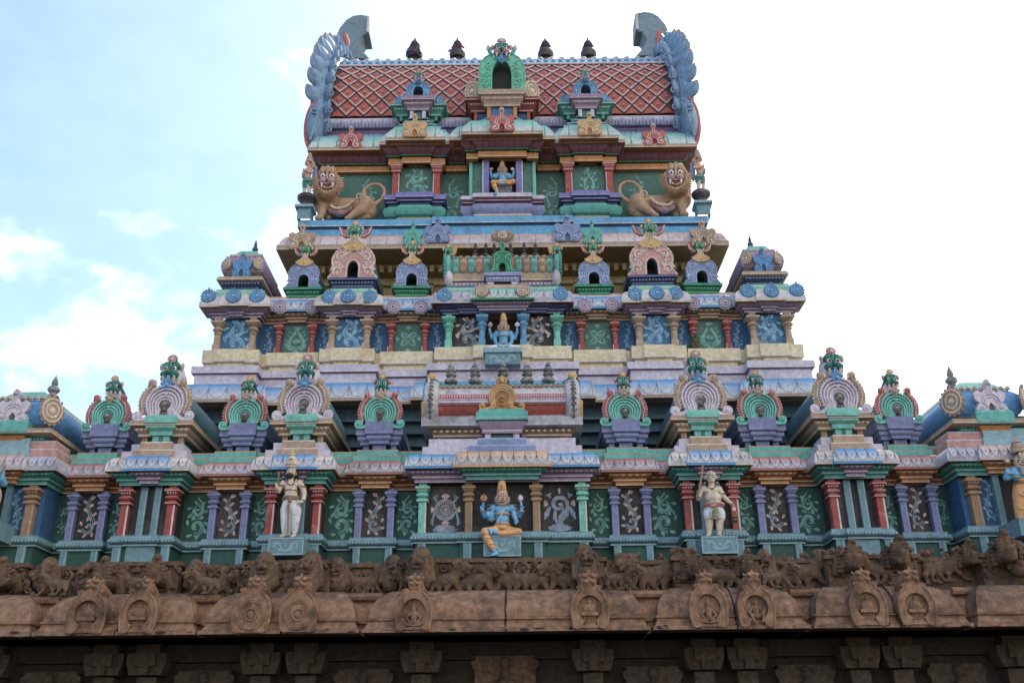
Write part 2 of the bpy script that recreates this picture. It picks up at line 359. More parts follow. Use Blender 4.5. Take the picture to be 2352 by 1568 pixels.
        for sg in (-1, 1):
            st([(0, -.3), (sg*.15, -.1), (sg*.25, .2), (sg*.38, .25), (sg*.42, 0), (sg*.36, -.1)], .03); st([(0, -.35), (sg*.2, -.25), (sg*.32, -.05)], .03)
            bl(sg*.2, .05, .1, .06, 1.2); bl(sg*.42, -.1, .1, .06, -1.2)
        for i in range(3): bl(0, -.1, .14, .05, pi/2+(i-1)*.5)
    elif kind == 'sprig':
        for sg, t in ((-1, 1.0), (1, .7)):
            for q in (0, .035): st([(0, -.42), (sg*.22+q, -.2), (sg*.16+q, .05), (-sg*.02+q, .2*t), (sg*.1+q, .38*t), (sg*.16, .46*t)], .028)
        for (x, z, a) in ((-.22, .0, 2.3), (-.14, .2, 1.8), (.2, .2, 1.1), (.26, -.04, .8), (-.28, -.2, 2.6), (.26, -.24, .3), (.04, .32, 1.6), (-.05, -.28, 1.9), (.08, -.28, 1.1), (.1, .1, .6)):
            bl(x, z, .22, .13, a+rnd.uniform(-.3, .3))

# ------------------------------------------------------------------ mouldings
def petals(mb, x0, x1, yf, prof, step, m='line', scal=.42):
    """dark scalloped petal outlines following a curved eave profile (front face)"""
    n = max(1, int(round((x1-x0)/step))); d = (x1-x0)/n
    k = len(prof)
    def S(x, t):
        u = t*(k-1); i = min(k-2, int(u)); f_ = u-i
        o = prof[i][0]*(1-f_)+prof[i+1][0]*f_; z = prof[i][1]*(1-f_)+prof[i+1][1]*f_
        return (x, yf-o-.004, z+.003)
    for i in range(n+1):
        x = x0+d*i; mb.tube([S(x, t) for t in (.02, .25, .5, .75, .98)], .0055, m, 4, up=(1,0,0))
    for i in range(n):
        mb.tube([S(x0+d*(i+.5)+d*.5*u, .03+scal*abs(u)**3.2) for u in (-.98, -.9, -.75, -.45, 0, .45, .75, .9, .98)], .0055, m, 4)
        mb.ell(S(x0+d*(i+.5), .3), (.012, .01, .018), m, 6, 4)

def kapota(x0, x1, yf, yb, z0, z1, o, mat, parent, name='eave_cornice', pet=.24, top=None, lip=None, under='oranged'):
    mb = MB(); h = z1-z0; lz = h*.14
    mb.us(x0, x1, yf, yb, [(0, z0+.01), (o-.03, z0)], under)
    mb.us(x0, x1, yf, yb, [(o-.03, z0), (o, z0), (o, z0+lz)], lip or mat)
    pr = [(o+.005, z0+lz)]+qtr(o, z0+lz, o*.42, z1, 6, True)[1:]
    mb.us(x0, x1, yf, yb, pr, mat)
    mb.us(x0, x1, yf, yb, [(o*.42, z1), (-.15, z1+.004)], top or mat)
    if pet: petals(mb, x0-o*.8, x1+o*.8, yf, [(o, z0+lz)]+pr[1:], pet)
    return mb.build(name, parent)

def arch(x0, x1, yf, yb, z0, z1, o, mat, parent, line='white', bead='white', name='architrave', beads=True, bstep=.12):
    """stepped architrave: two bands under a beaded roll"""
    mb = MB(); h = z1-z0; a = z0; 
    pr = [(0, a), (o*.25, a), (o*.25, a+h*.02, line), (o*.25, a+h*.10), (o*.25, a+h*.34), (o*.5, a+h*.36), (o*.5, a+h*.37, line), (o*.5, a+h*.46), (o*.46, a+h*.60)]
    mb.us(x0, x1, yf, yb, pr, mat)
    mb.us(x0, x1, yf, yb, [(o*.46, a+h*.60)]+[(o*.46+o*.54*math.sin(t*pi/2), a+h*.60+h*.28*t) for t in (.25, .5, .75, 1)]+[(o*.95, a+h*.94), (o*.9, z1), (0, z1)], mat)
    if beads: mb.beads(x0-o*.6, x1+o*.6, yf-o*.93, a+h*.78, bstep, bstep*.32, h*.085, bead, .03)
    return mb.build(name, parent)

def basemould(x0, x1, yf, yb, zt, zm, zb, o, mat, parent, line='steell', post='steel', wall='dgreen', posts=(), dash=True, pw=.09):
    """beaded plinth roll with a wall of short posts below"""
    mb = MB(); h = zt-zm
    pr = [(-.1, zt), (o*.55, zt), (o*.6, zt-h*.17, line), (o*.6, zt-h*.24)]+[(o*(.62+.38*math.sin(t*pi)), zt-h*.26-h*.52*t) for t in (.1, .3, .5, .7, .9)]+[(o*.35, zm+h*.2), (o*.3, zm+h*.08), (o*.55, zm+h*.11, line), (o*.55, zm), (0, zm)]
    mb.us(x0, x1, yf, yb, pr, mat)
    if dash: mb.beads(x0-o*.9, x1+o*.9, yf-o*.99, zt-h*.52, .075, .024, h*.16, line, .02)
    r = mb.build('base_moulding', parent)
    b = MB(); b.box(x0, x1, yf, yb, zb, zm-.002, wall)
    for x in posts: b.box(x-pw, x+pw, yf-.05, yf-.001, zb, zm-.004, post); b.box(x+pw*.55, x+pw+.004, yf-.056, yf-.0, zb, zm-.006, line)
    b.build('base_wall', parent)
    return r

def pilaster(x, yf, z0, z1, hw, mat, line, parent, cap=True, y_depth=None):
    """square painted pilaster with three-tier capital"""
    mb = MB(); H = z1-z0; c = (x, yf, z0)
    pr = [(hw, 0), (hw, H*.63), (hw*1.5, H*.63), (hw*1.55, H*.645, line), (hw*1.55, H*.655), (hw*1.5, H*.68), (hw*1.02, H*.685), (hw*1.02, H*.715), (hw*1.5, H*.73), (hw*1.65, H*.75), (hw*1.5, H*.78, line), (hw*1.45, H*.785), (hw*1.05, H*.79), (hw*1.05, H*.815),
          (hw*1.3, H*.83), (hw*1.65, H*.87), (hw*1.95, H*.885), (hw*1.95, H*.895, line), (hw*1.95, H*.905), (hw*1.9, H*.935), (hw, H*.94), (hw, H)]
    mb.sq(c, pr, mat)
    mb.box(x+hw*.62, x+hw+.003, yf-hw-.004, yf-hw+.01, z0+.01, z0+H*.62, line)
    for i in range(4): mb.ell((x+hw*(-1.05+.7*i), yf-hw*1.62, z0+H*.85), (hw*.2, hw*.12, H*.016), line, 6, 4)
    return mb.build('pilaster', parent)

def octcol(x, yf, z0, z1, r, mat, line, parent, capw=2.0):
    """turned column: square foot, octagonal shaft, cushion and square abacus"""
    mb = MB(); H = z1-z0
    mb.sq((x, yf, z0), [(r*.98, 0), (r*.98, H*.20), (r*.78, H*.24)], mat)
    mb.box(x-r*.98-.004, x-r*.98+.012, yf-r*1.0, yf-r*.9, z0, z0+H*.2, line)
    pr = [(r*.95, H*.18), (r*.92, H*.44), (r*.9, H*.46, line), (r*.95, H*.47), (r*.8, H*.49), (r*1.12, H*.52), (r*1.2, H*.545, line), (r*1.15, H*.555), (r*.85, H*.57), (r*1.3, H*.61), (r*1.6, H*.64), (r*1.62, H*.665, line), (r*1.55, H*.675), (r*1.0, H*.71), (r*1.0, H*.73), (r*1.5, H*.76), (r*1.9, H*.80)]
    mb.lathe((x, yf, z0), pr, mat, 8, pi/8)
    mb.sq((x, yf, z0), [(r*1.5, H*.795), (r*capw, H*.83), (r*capw, H*.845, line), (r*capw, H*.855), (r*capw*.98, H*.88), (r*.9, H*.885), (r*.9, H)], mat)
    return mb.build('column', parent)
# ================================================================== GROUND
g = MB(); g.box(-300, 300, -300, 300, -.5, 0, 'groundm'); tag(g.build('ground', None, 0), kind='structure')

# ================================================================== THE PAINTED TOWER
TW = thing('temple_tower', 'tiered painted temple tower with a red lattice barrel roof standing on a brown stone base', 'temple tower', (0, 0, 0))
def sym(fn, xc, *a, **k):
    for s in (-1, 1): fn(s*abs(xc), *a, **k)
PAN = 'wall_panel'
def panel(x0, x1, y, z0, z1, m, kind=None, ink='mintp', ink2='mintp', flip=1, seed=0, wk=1.0, hk=.92):
    b = MB(); b.box(x0, x1, y-.004, y+.05, z0, z1, m); b.build(PAN, TW)
    if kind:
        s = MB(); scroll(s, (x0+x1)/2, (z0+z1)/2, (x1-x0)*wk, (z1-z0)*hk, y-.008, ink, ink2, kind, flip, seed); s.build('painted_scroll', TW, 0)

# ---- tier one levels, read at the bay right of the king
Y1 = -.66; q = lambda py, Y=Y1, px=675: Z_(px, py, Y)
zb, zm1, zt1, za0, zk0, zk1, zs1, zs2 = q(1350), q(1252), q(1226, Y1-.06), q(1112.5), q(1078, Y1-.34), q(1046.5, Y1-.16), q(1033, Y1-.1), q(1020.5)
XW = 17.0                                   # the tower runs on past the frame
def X1(px, Y=Y1, py=1150): return X_(px, py, Y)
# long recessed wall
b = MB(); b.box(-XW, XW, .012, 3.0, zb-.01, za0+.01, 'dgreen'); b.build('storey_wall', TW)
basemould(-XW, XW, 0, 1, zt1, zm1, zb, .12, 'steel', TW, 'steell', 'steel', 'dgreen')
arch(-XW, XW, 0, 1, za0, zk0, .26, 'oranged', TW, 'cream', 'petred', bstep=.2)
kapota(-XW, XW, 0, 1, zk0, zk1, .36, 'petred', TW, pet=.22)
def step(x0, x1, yf, yb, mat, z=(zk1, zs1, zs2), line='tan', o=(.14, .06), name='ledge'):
    s = MB(); s.us(x0, x1, yf, yb, [(o[0], z[0]), (o[0], z[1]-.03), (o[0], z[1]-.03, line), (o[0], z[1]), (o[1], z[1]+.002), (o[1], z[2]-.03), (o[1], z[2]-.03, line), (o[1], z[2]), (-.6, z[2]+.003)], mat)
    return s.build(name, TW)
step(-XW, XW, 0, 2.5, 'tealr')
# niche bays: (centre px, seed)
NX = [abs(X1(p, -.25)) for p in (861, 527, 203)]
NW = [.46, .46, .44]
for i, (xn, nw) in enumerate(zip(NX, NW)):
    for s in (-1, 1):
        x = s*xn; yn = -.25
        basemould(x-nw, x+nw, yn, 0, zt1, zm1, zb, .11, 'steel', TW, 'steell', 'steel', 'dgreen', (x-nw*.78, x+nw*.78), pw=.075)
        panel(x-nw*.7, x+nw*.7, -.06, zt1, za0, 'black', 'vine', 'scrollgrey', 'peach', s if i else -s, 11+i*2+(s > 0), .82, .85)
        for t in (-1, 1): pilaster(x+t*nw*.8, yn+.1, zt1, za0, .075, 'viol', 'violl', TW)
        arch(x-.27, x+.27, yn, 0, za0, zk0, .22, 'orange', TW, 'cream', 'petred', bstep=.17)
        kapota(x-.31, x+.31, yn+.05, 0, zk0, zk1, .36, 'petred', TW, pet=.24)
        step(x-nw*.95, x+nw*.95, yn+.1, 0, 'tealr', o=(.12, .05))
# vault bays with red pilasters
VX = [abs(X1(p)) for p in (675.5, 341)]
VW = .63
for i, xv in enumerate(VX):
    for s in (-1, 1):
        x = s*xv; y = Y1
        basemould(x-VW, x+VW, y, 0, zt1, zm1, zb, .12, 'steel', TW, 'steell', 'steel', 'dgreen', (x-VW*.85, x+VW*.85))
        basemould(x-VW*.5, x+VW*.5, y-.08, y, zt1-.004, zm1-.004, zb, .12, 'steel', TW, 'steell', 'steell', 'steel')
        b = MB(); b.box(x-VW+.05, x+VW-.05, y+.16, 0, zt1-.01, za0+.01, 'black'); b.build('storey_wall', TW)
        for t in (-1, 1):
            pilaster(x+t*(VW-.11), y+.09, zt1, za0, .085, 'red', 'winglite', TW)
            b = MB(); b.box(x+t*.16-.075, x+t*.16+.075, y+.09, y+.17, zt1, za0, 'steel'); b.box(x+t*.16+.045, x+t*.16+.079, y+.086, y+.1, zt1, za0, 'steell'); b.build('inner_post', TW)
        arch(x-VW, x+VW, y, 0, za0, zk0, .24, 'teal', TW, 'steell', 'mint', bstep=.1)
        arch(x-.155, x+.155, y-.09, y, za0+.02, zk0-.002, .23, 'lavd', TW, 'lav', 'lav', bstep=.12)
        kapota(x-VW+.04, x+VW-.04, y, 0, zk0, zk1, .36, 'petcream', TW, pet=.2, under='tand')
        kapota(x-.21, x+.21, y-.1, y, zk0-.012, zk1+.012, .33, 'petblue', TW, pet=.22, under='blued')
        step(x-VW*.92, x+VW*.92, y+.1, 0, 'lav', z=(zk1+.003, zs1+.02, zs2+.07), line='lav', o=(.16, .02))
        step(x-.32, x+.32, y+.0, y+.2, 'tan', z=(zk1+.003, zs1+.04, zs2+.09), line='cream', o=(.14, .04))
# painted panels on the recessed wall between bays
xs_ = sorted([(xn-nw, xn+nw) for xn, nw in zip(NX, NW)]+[(xv-VW, xv+VW) for xv in VX])
CX = 1.93                                    # half width of the centre bay
edges = [CX]+[e for p in xs_ for e in p]+[abs(X1(100, -.8))]
for k in range(0, len(edges)-1, 2):
    for s in (-1, 1):
        a, c = edges[k], edges[k+1]
        if c-a < .2: continue
        m_ = s*(a+c)/2; h_ = (c-a)/2-.04
        panel(m_-h_, m_+h_, -.006, zt1+.02, za0-.04, 'dgreen', 'S', 'mintp', 'mintp', s*(1 if k % 4 else -1), k+s, .95, .86)
# centre bay
y = Y1
basemould(-CX, CX, y, 0, zt1, zm1, zb, .12, 'steel', TW, 'steell', 'steel', 'dgreen', (-CX*.93, CX*.93))
basemould(-.95, .95, y-.07, y, zt1-.004, zm1-.003, zb, .12, 'steel', TW, 'steell', 'steel', 'dgreen', (-.78, .78))
b = MB(); b.box(-CX+.04, CX-.04, y+.2, 0, zt1-.01, za0+.01, 'dgreen'); b.build('storey_wall', TW)
panel(-.72, .72, y+.19, zt1, za0, 'black')
panel(-1.7, -.88, y+.19, zt1, za0, 'black', 'wheel', 'scrollgrey', 'peach', 1, 1, .82, .86)
panel(.88, 1.7, y+.19, zt1, za0, 'black', 'conch', 'scrollgrey', 'peach', 1, 1, .9, .86)
for s in (-1, 1):
    pilaster(s*1.80, y+.09, zt1, za0, .085, 'mint', 'cream', TW)
    pilaster(s*.76, y+.09, zt1, za0, .08, 'brown', 'tan', TW)
arch(-CX, CX, y, 0, za0, zk0, .22, 'lavd', TW, 'lav', 'lav', bstep=.11)
arch(-.76, .76, y-.14, y, za0+.015, zk0-.002, .24, 'teal', TW, 'steell', 'mint', bstep=.1)
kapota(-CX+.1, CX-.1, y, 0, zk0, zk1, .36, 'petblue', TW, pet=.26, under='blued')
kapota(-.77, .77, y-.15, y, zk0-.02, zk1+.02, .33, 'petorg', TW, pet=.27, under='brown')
step(-1.62, 1.62, y+.05, 0, 'lav', z=(zk1+.003, zs1+.03, zs2+.09), line='lav', o=(.2, .07))
step(-.62, .62, y-.1, y+.1, 'bluelav', z=(zk1+.003, zs1+.035, zs2+.10), line='bluelavl', o=(.14, -.06))
# corner bays (cut by the frame on both sides)
XC = abs(X1(97, -.8)); yc = -.8
for s in (-1, 1):
    x0, x1 = (-XW, -XC) if s < 0 else (XC, XW)
    basemould(x0, x1, yc, 0, zt1, zm1, zb, .12, 'steel', TW, 'steell', 'steel', 'dgreen', (s*(XC+.24),))
    b = MB(); b.box(x0+.05*(s < 0), x1, yc+.12, 0, zt1-.01, za0+.01, 'blued'); b.build('storey_wall', TW)
    pilaster(s*(XC+.24), yc+.06, zt1, za0, .095, 'brown', 'tan', TW)
    scr = MB(); scroll(scr, s*(XC+.6), (zt1+za0)/2, .4, (za0-zt1)*.9, yc+.115, 'bluep', 'bluep', 'vine', s, 3); scr.build('painted_scroll', TW, 0)
    b = MB(); b.box(s*(XC+.78)-.07, s*(XC+.78)+.07, yc-.02, yc+.13, zt1, za0, 'steel'); b.build('inner_post', TW)
    b = MB(); b.box(min(s*(XC+.86), s*(XC+2)), max(s*(XC+.86), s*(XC+2)), yc+.1, yc+.13, zt1, za0, 'hole'); b.build('wall_panel', TW)
    arch(x0, x1, yc, 0, za0, zk0, .24, 'teal', TW, 'steell', 'mint', bstep=.1)
    xa, xb_ = (x0, -(XC+.66)) if s < 0 else (XC+.66, x1)
    arch(xa, xb_, yc-.12, yc, za0+.015, zk0-.002, .23, 'orange', TW, 'cream', 'petred', bstep=.18)
    kapota(x0, x1, yc, 0, zk0, zk1, .36, 'petlav', TW, pet=.2, under='tand')
    kapota(xa, xb_, yc-.12, yc, zk0-.01, zk1+.015, .34, 'petpale', TW, pet=.2, under='tand')
    step(x0, x1, yc+.1, 0, 'pink', z=(zk1+.003, zs1+.06, zs2+.12), line='lav', o=(.16, .05))
    step(xa-.1*(-s), xb_+.1*(s < 0), yc+.0, yc+.1, 'steell', z=(zk1+.003, zs1+.09, zs2+.16), line='steell', o=(.1, .04))

# ---- wall and blue eave between tier one and tier two
YB = 2.05                                    # recessed eave face
p54 = lambda py, Y=YB, px=540: Z_(px, py, Y)
ze0, ze1, zp1 = p54(926, 1.75), p54(878, 1.75), p54(834, 1.95)
H2 = abs(X_(470, 850, 2.0))                  # half width at tier two
b = MB(); b.box(-H2, H2, 2.4, 10, zk1-.6, ze0+.05, 'slate')
for i in range(5):                           # stepped mouldings in the shadow
    z_ = zs2+.15+i*(ze0-zs2-.2)/5; b.us(-H2, H2, 2.4, 5, [(0, z_), (.1+.03*i, z_), (.1+.03*i, z_+.07), (0, z_+.09)], 'slate')
b.build('storey_wall', TW)
# bays of tier two: (centre X, half width, projection, kind)
X2 = lambda px, py=770, Y=2.5: abs(X_(px, py, Y))
B2 = [(X2(540), .62, 0, 'corner'), (X2(802), .60, 0, 'mid')]
R2 = [(X2(682, Y=2.9), .57, 'palm'), (X2(938.5, Y=2.9), .57, 'flower')]
y2, yr2 = 2.5, 2.9
kapota(-H2, H2, YB+.3, 4, ze0, ze1, .42, 'petblue', TW, pet=.62, lip='tan', under='tand')
for (xc_, hw_) in ((B2[0][0]+.03, .85), (B2[1][0], .83)):
    for s in (-1, 1): kapota(s*xc_-hw_, s*xc_+hw_, YB, YB+.3, ze0, ze1, .42, 'petblue', TW, pet=.5, lip='tan', under='tand')
kapota(-2.0, 2.0, YB, YB+.3, ze0, ze1, .42, 'petblue', TW, pet=.5, lip='tan', under='tand')
def plinth2(x0, x1, yf, yb):
    s = MB(); h = zp1-ze1
    s.us(x0, x1, yf, yb, [(.05, ze1), (.05, ze1+h*.62), (.04, ze1+h*.62, 'lavd'), (.04, ze1+h*.66, 'lavd'), (.13, ze1+h*.68, 'white'), (.13, ze1+h*.73), (.13, zp1), (-.5, zp1+.003)], 'lav'); s.build('ledge', TW)
plinth2(-H2, H2, yr2-.25, 6)
for (xc_, hw_) in ((B2[0][0]+.05, .78), (B2[1][0], .78)):
    for s in (-1, 1): plinth2(s*xc_-hw_, s*xc_+hw_, y2-.25, yr2)
plinth2(-1.92, 1.92, y2-.3, yr2)
c2 = lambda py, Y=y2, px=540: Z_(px, py, Y)
zy1, zc1, za2, zk2, zk2t, zs2t = c2(805, y2-.1), c2(734), c2(730, y2-.05), c2(704, y2-.36), c2(680, y2-.16), c2(667.5)
def ybase(x0, x1, yf, yb):
    s = MB(); h = zy1-zp1
    s.us(x0, x1, yf, yb, [(.06, zp1), (.06, zp1+h*.28, 'ochre'), (.07, zp1+h*.28), (.15, zp1+h*.31, 'white'), (.15, zp1+h*.38), (.15, zy1-.02), (.1, zy1), (-.3, zy1+.003)], 'yellow'); s.build('base_moulding', TW)
ybase(-H2+.3, H2-.3, yr2-.1, 6)
b = MB(); b.box(-H2+.42, H2-.42, yr2, 6, zy1-.01, za2+.02, 'blued'); b.build('storey_wall', TW)
arch(-H2+.42, H2-.42, yr2, 6, za2-.02, zk2-.0, .24, 'brown', TW, 'cream', 'cream', bstep=.15)
kapota(-H2+.42, H2-.42, yr2, 6, zk2, zk2t, .34, 'petblue', TW, pet=.26, under='blued')
def step2(x0, x1, yf, yb, mat, line='cream'):
    s = MB(); s.us(x0, x1, yf, yb, [(.16, zk2t), (.16, zk2t+(zs2t-zk2t)*.55), (.16, zk2t+(zs2t-zk2t)*.55, line), (.16, zk2t+(zs2t-zk2t)*.65), (.08, zk2t+(zs2t-zk2t)*.67), (.08, zs2t), (-.6, zs2t+.003)], mat); s.build('ledge', TW)
step2(-H2+.5, H2-.5, yr2+.1, 4, 'petpale')
for (xr, hw_, kd) in R2:
    for s in (-1, 1):
        x = s*xr
        ybase(x-hw_, x+hw_, yr2-.22, yr2-.1)
        panel(x-.38, x+.38, yr2, zy1, za2, 'panelg', kd, 'mintp', 'mintp', 1, 5, .95, .95)
        for t in (-1, 1): octcol(x+t*.475, yr2-.13, zy1, za2-.02, .078, 'red', 'winglite', TW, 1.7)
        arch(x-.2, x+.2, yr2-.12, yr2, za2-.015, zk2-.003, .22, 'brown', TW, 'cream', 'cream', bstep=.15)
        arch(x-.5, x+.5, yr2-.04, yr2, za2-.018, zk2-.002, .23, 'tand', TW, 'cream', 'cream', bstep=.15)
        kapota(x-.42, x+.42, yr2-.1, yr2, zk2-.004, zk2t+.006, .34, 'petblue', TW, pet=.26, under='blued')
# blue slivers between bays get a scroll
for px in (618, 745, 868.5, 1004):
    for s in (-1, 1):
        xx = X_(px, 780, yr2); hw = .13
        panel(s*abs(xx)-hw, s*abs(xx)+hw, yr2, zy1+.02, za2-.04, 'blued', 'vine', 'bluep', 'bluep', s, px, 1.15, .9)
for (xb, hw_, pr_, kd) in B2:
    for s in (-1, 1):
        x = s*xb
        ybase(x-hw_, x+hw_, y2-.05, yr2)
        ybase(x-.28, x+.28, y2-.13, y2)
        b = MB(); b.box(x-hw_+.06, x+hw_-.06, y2+.1, yr2, zy1-.01, za2+.02, 'panelb'); b.build('storey_wall', TW)
        scr = MB(); scroll(scr, x, (zy1+za2)/2, .72, (za2-zy1)*.94, y2+.095, 'bluep', 'bluep', 'S', s, 4); scr.build('painted_scroll', TW, 0)
        for t in (-1, 1): octcol(x+t*.485, y2+.02, zy1, za2, .10, 'tan', 'cream', TW, 1.9)
        arch(x-hw_, x+hw_, y2, yr2, za2, zk2, .26, 'lavd', TW, 'lav', 'lav', beads=False)
        arch(x-.13, x+.13, y2-.1, y2, za2+.01, zk2-.003, .24, 'lavd', TW, 'lav', 'lav', beads=False)
        kapota(x-hw_+.02, x+hw_-.02, y2, yr2, zk2, zk2t, .38, 'petcream', TW, pet=0, under='ochre')
        kapota(x-.06, x+.06, y2-.1, y2, zk2-.01, zk2t+.02, .36, 'petcream', TW, pet=0, under='ochre')
        step2(x-hw_+.05, x+hw_-.05, y2+.0, yr2+.3, 'mint')
# centre bay of tier two
yc2 = 2.4; CW = 1.62
ybase(-CW-.1, CW+.1, yc2, yr2); ybase(-.66, .66, yc2-.12, yc2)
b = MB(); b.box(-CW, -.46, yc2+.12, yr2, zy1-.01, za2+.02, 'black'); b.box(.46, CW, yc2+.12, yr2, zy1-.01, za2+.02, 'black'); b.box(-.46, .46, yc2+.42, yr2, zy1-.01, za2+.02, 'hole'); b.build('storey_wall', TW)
for s in (-1, 1):
    scr = MB(); scroll(scr, s*.98, (zy1+za2)/2, .66, (za2-zy1)*.92, yc2+.115, 'scrollgrey', 'peach', 'S', s, 8); scr.build('painted_scroll', TW, 0)
    octcol(s*1.5, yc2+.04, zy1, za2+.02, .10, 'mint', 'greenl', TW, 1.9)
    octcol(s*.57, yc2-.0, zy1, za2+.06, .09, 'sky', 'bluep', TW, 1.9)
arch(-CW, CW, yc2, yr2, za2, zk2, .22, 'violdk', TW, 'violl', 'violl', beads=False)
arch(-1.15, 1.15, yc2-.06, yc2, za2+.01, zk2-.001, .22, 'violdk', TW, 'violl', 'violl', beads=False)
arch(-.6, .6, yc2-.16, yc2, za2+.03, zk2+.03, .22, 'lavd', TW, 'lav', 'lav', bstep=.09)
kapota(-CW, CW, yc2, yr2, zk2, zk2t, .36, 'petlav', TW, pet=.4, under='redd')
kapota(-.58, .58, yc2-.18, yc2, zk2+.025, zk2t+.03, .3, 'petteal', TW, pet=.22, lip='green', under='greend')
step2(-CW+.05, CW-.05, yc2+.1, yr2+.3, 'mint'); step2(-.6, .6, yc2-.05, yc2+.1, 'tan')
b = MB(); zq0, zq1 = Z_(1155, 843, 2.0), Z_(1155, 806, 2.0)
b.box(-.47, .47, 1.78, 2.3, zq0, zq1-.14, 'steel'); b.box(-.52, .52, 1.73, 2.3, zq1-.14, zq1, 'steell'); scroll(b, 0, (zq0+zq1)/2-.07, .8, (zq1-zq0)*.62, 1.776, 'steell', 'steell', 'band', 1, 1)
b.build('statue_block', TW)
ZSEAT2 = zq1

# ---- big pale eave above tier two
YE = 3.4
XE = abs(X_(634, 572, YE)); ze20, ze21, ze22 = Z_(800, 572, YE), Z_(800, 561, YE), Z_(800, 537, YE+.3)
YWB = 4.75; XWB = XE-1.15
b = MB(); b.box(-XWB, XWB, YWB, 10, zs2t-.3, ze20+.1, 'yellwall')
for s in (-1, 1):
    for px in (705, 870, 985):
        x = s*abs(X_(px, 640, YWB)); b.box(x-.16, x+.16, YWB-.12, YWB, zs2t-.3, ze20-.55, 'yellwall')
b.us(-XWB, XWB, YWB, 10, [(0, ze20-.6), (.12, ze20-.6), (.12, ze20-.5), (0, ze20-.48)], 'yellwall')
b.us(-XWB, XWB, YWB, 10, [(0, ze20-.3), (.3, ze20-.12), (.35, ze20), (0, ze20)], 'ochre')
for i in range(44):
    x = -XWB+.1+i*(2*XWB-.2)/43; b.box(x-.06, x+.06, YWB-.42, YWB-.0, ze20-.3, ze20-.08, 'yellwall')
b.build('storey_wall', TW)
mb = MB()
mb.us(-XE, XE, YE, 10, [(-1.4, ze20+.002), (-.06, ze20)], 'ochre'); mb.us(-XE, XE, YE, 10, [(-.06, ze20), (0, ze20), (0, ze20+.03, 'cream'), (0, ze20+.045), (0, ze21)], 'tan')
hh = ze22-ze21
prE = [(-.02, ze21), (-.04, ze21+.05), (-.09, ze21+hh*.35), (-.17, ze21+hh*.65), (-.32, ze21+hh*.9), (-.52, ze22)]
mb.us(-XE, XE, YE, 10, prE, 'petpale'); mb.us(-XE, XE, YE, 10, [(-.52, ze22), (-1.5, ze22+.01)], 'petpale')
for i in range(27):
    x = -XE+.3+i*(2*XE-.6)/26; mb.tube([(x, YE-p[0]-.004, p[1]+.004) for p in prE], .008, 'lavd', 4, up=(1,0,0))
mb.build('eave_cornice', TW)
# ---- blue ledge and tier three
YL = 3.85; XL = abs(X_(684, 506, YL)); zl0, zl1 = ze22-.1, Z_(800, 505, YL)
def ledge3(x0, x1, yf, yb, dz=0):
    s = MB(); h = zl1-zl0
    s.us(x0, x1, yf, yb, [(-.1, zl0), (-.1, zl1-h*.42), (-.1, zl1-h*.42, 'blued'), (-.06, zl1-h*.36, 'blued'), (0, zl1-h*.33, 'white'), (0, zl1-h*.29), (0, zl1), (-2, zl1+.004)], 'sky'); s.build('ledge', TW)
ledge3(-XL, XL, YL, 8)
xl2 = abs(X_(992, 506, YL-.12)); ledge3(-xl2, xl2, YL-.14, YL)
y3, yb3, yc3 = 5.0, 4.5, 4.25
r3 = lambda py, Y=yb3, px=956: Z_(px, py, Y)
zw0 = zl1+.004; zo0, zo1, zg1, zmv, zk30, zk31, zk32 = r3(374, 4.34), r3(361, 4.34), r3(355, 4.28), r3(336, 4.2), r3(322, 3.84), r3(315, 3.84), r3(291, 4.14)
X3 = abs(X_(748, 440, y3))
b = MB(); b.box(-X3, X3, y3, 10, zw0, zo0+.02, 'panelg'); b.build('storey_wall', TW)
def arch3(x0, x1, yf, yb):
    s = MB(); s.us(x0, x1, yf, yb, [(0, zo0), (.16, zo0), (.16, zo0+.02, 'cream'), (.16, zo0+.045), (.16, zo1), (.05, zo1+.01)], 'orange')
    s.us(x0, x1, yf, yb, [(.05, zo1+.01), (.24, zo1+.01), (.24, zg1), (.1, zg1+.01)], 'greend'); s.beads(x0-.2, x1+.2, yf-.243, (zo1+zg1)/2+.01, .09, .02, .012, 'mintp', .006)
    s.us(x0, x1, yf, yb, [(.1, zg1+.01)]+[(.1+.26*math.sin(t*pi/2), zg1+.01+(zmv-zg1)*t) for t in (.15, .35, .6, 1)]+[(0, zmv)], 'mauve')
    n = int((x1-x0)/.22)+1
    for i in range(n+1):
        x = x0+(x1-x0)*i/n; s.tube([(x, yf-.1-.262*math.sin(t*pi/2)-.004, zg1+.01+(zmv-zg1)*t) for t in (.1, .4, .7, 1)], .008, 'redd', 4, up=(1,0,0))
    s.build('architrave', TW)
def kap3(x0, x1, yf, yb, o=.66, dz=0):
    s = MB(); pr = [(o-.02, zk31), (o-.03, zk31+.06), (o-.09, zk31+(zk32-zk31)*.4), (o-.2, zk31+(zk32-zk31)*.75), (o-.3, zk32), (o-.42, zk32+.02)]
    s.us(x0, x1, yf, yb, [(0, zmv+.05), (o-.05, zk30)], 'oranged'); s.us(x0, x1, yf, yb, [(o-.05, zk30), (o, zk30, 'cream'), (o, zk30+.03), (o, zk31), (o-.02, zk31)], 'tan')
    s.us(x0, x1, yf, yb, pr+[(-.6, zk32+.03)], 'petteal'); 
    n = max(2, int((x1-x0)/.55))
    for i in range(n+1):
        x = x0-o*.5+(x1-x0+o)*i/n; s.tube([(x, yf-p[0]-.004, p[1]+.004) for p in pr[:-1]], [.03, .02, .012, .008, .006], 'teal', 4, up=(1,0,0))
    s.build('eave_cornice', TW)
arch3(-X3, X3, y3, 9); kap3(-X3+.1, X3-.1, y3, 9)
XB3 = abs(X_(956, 415, yb3))
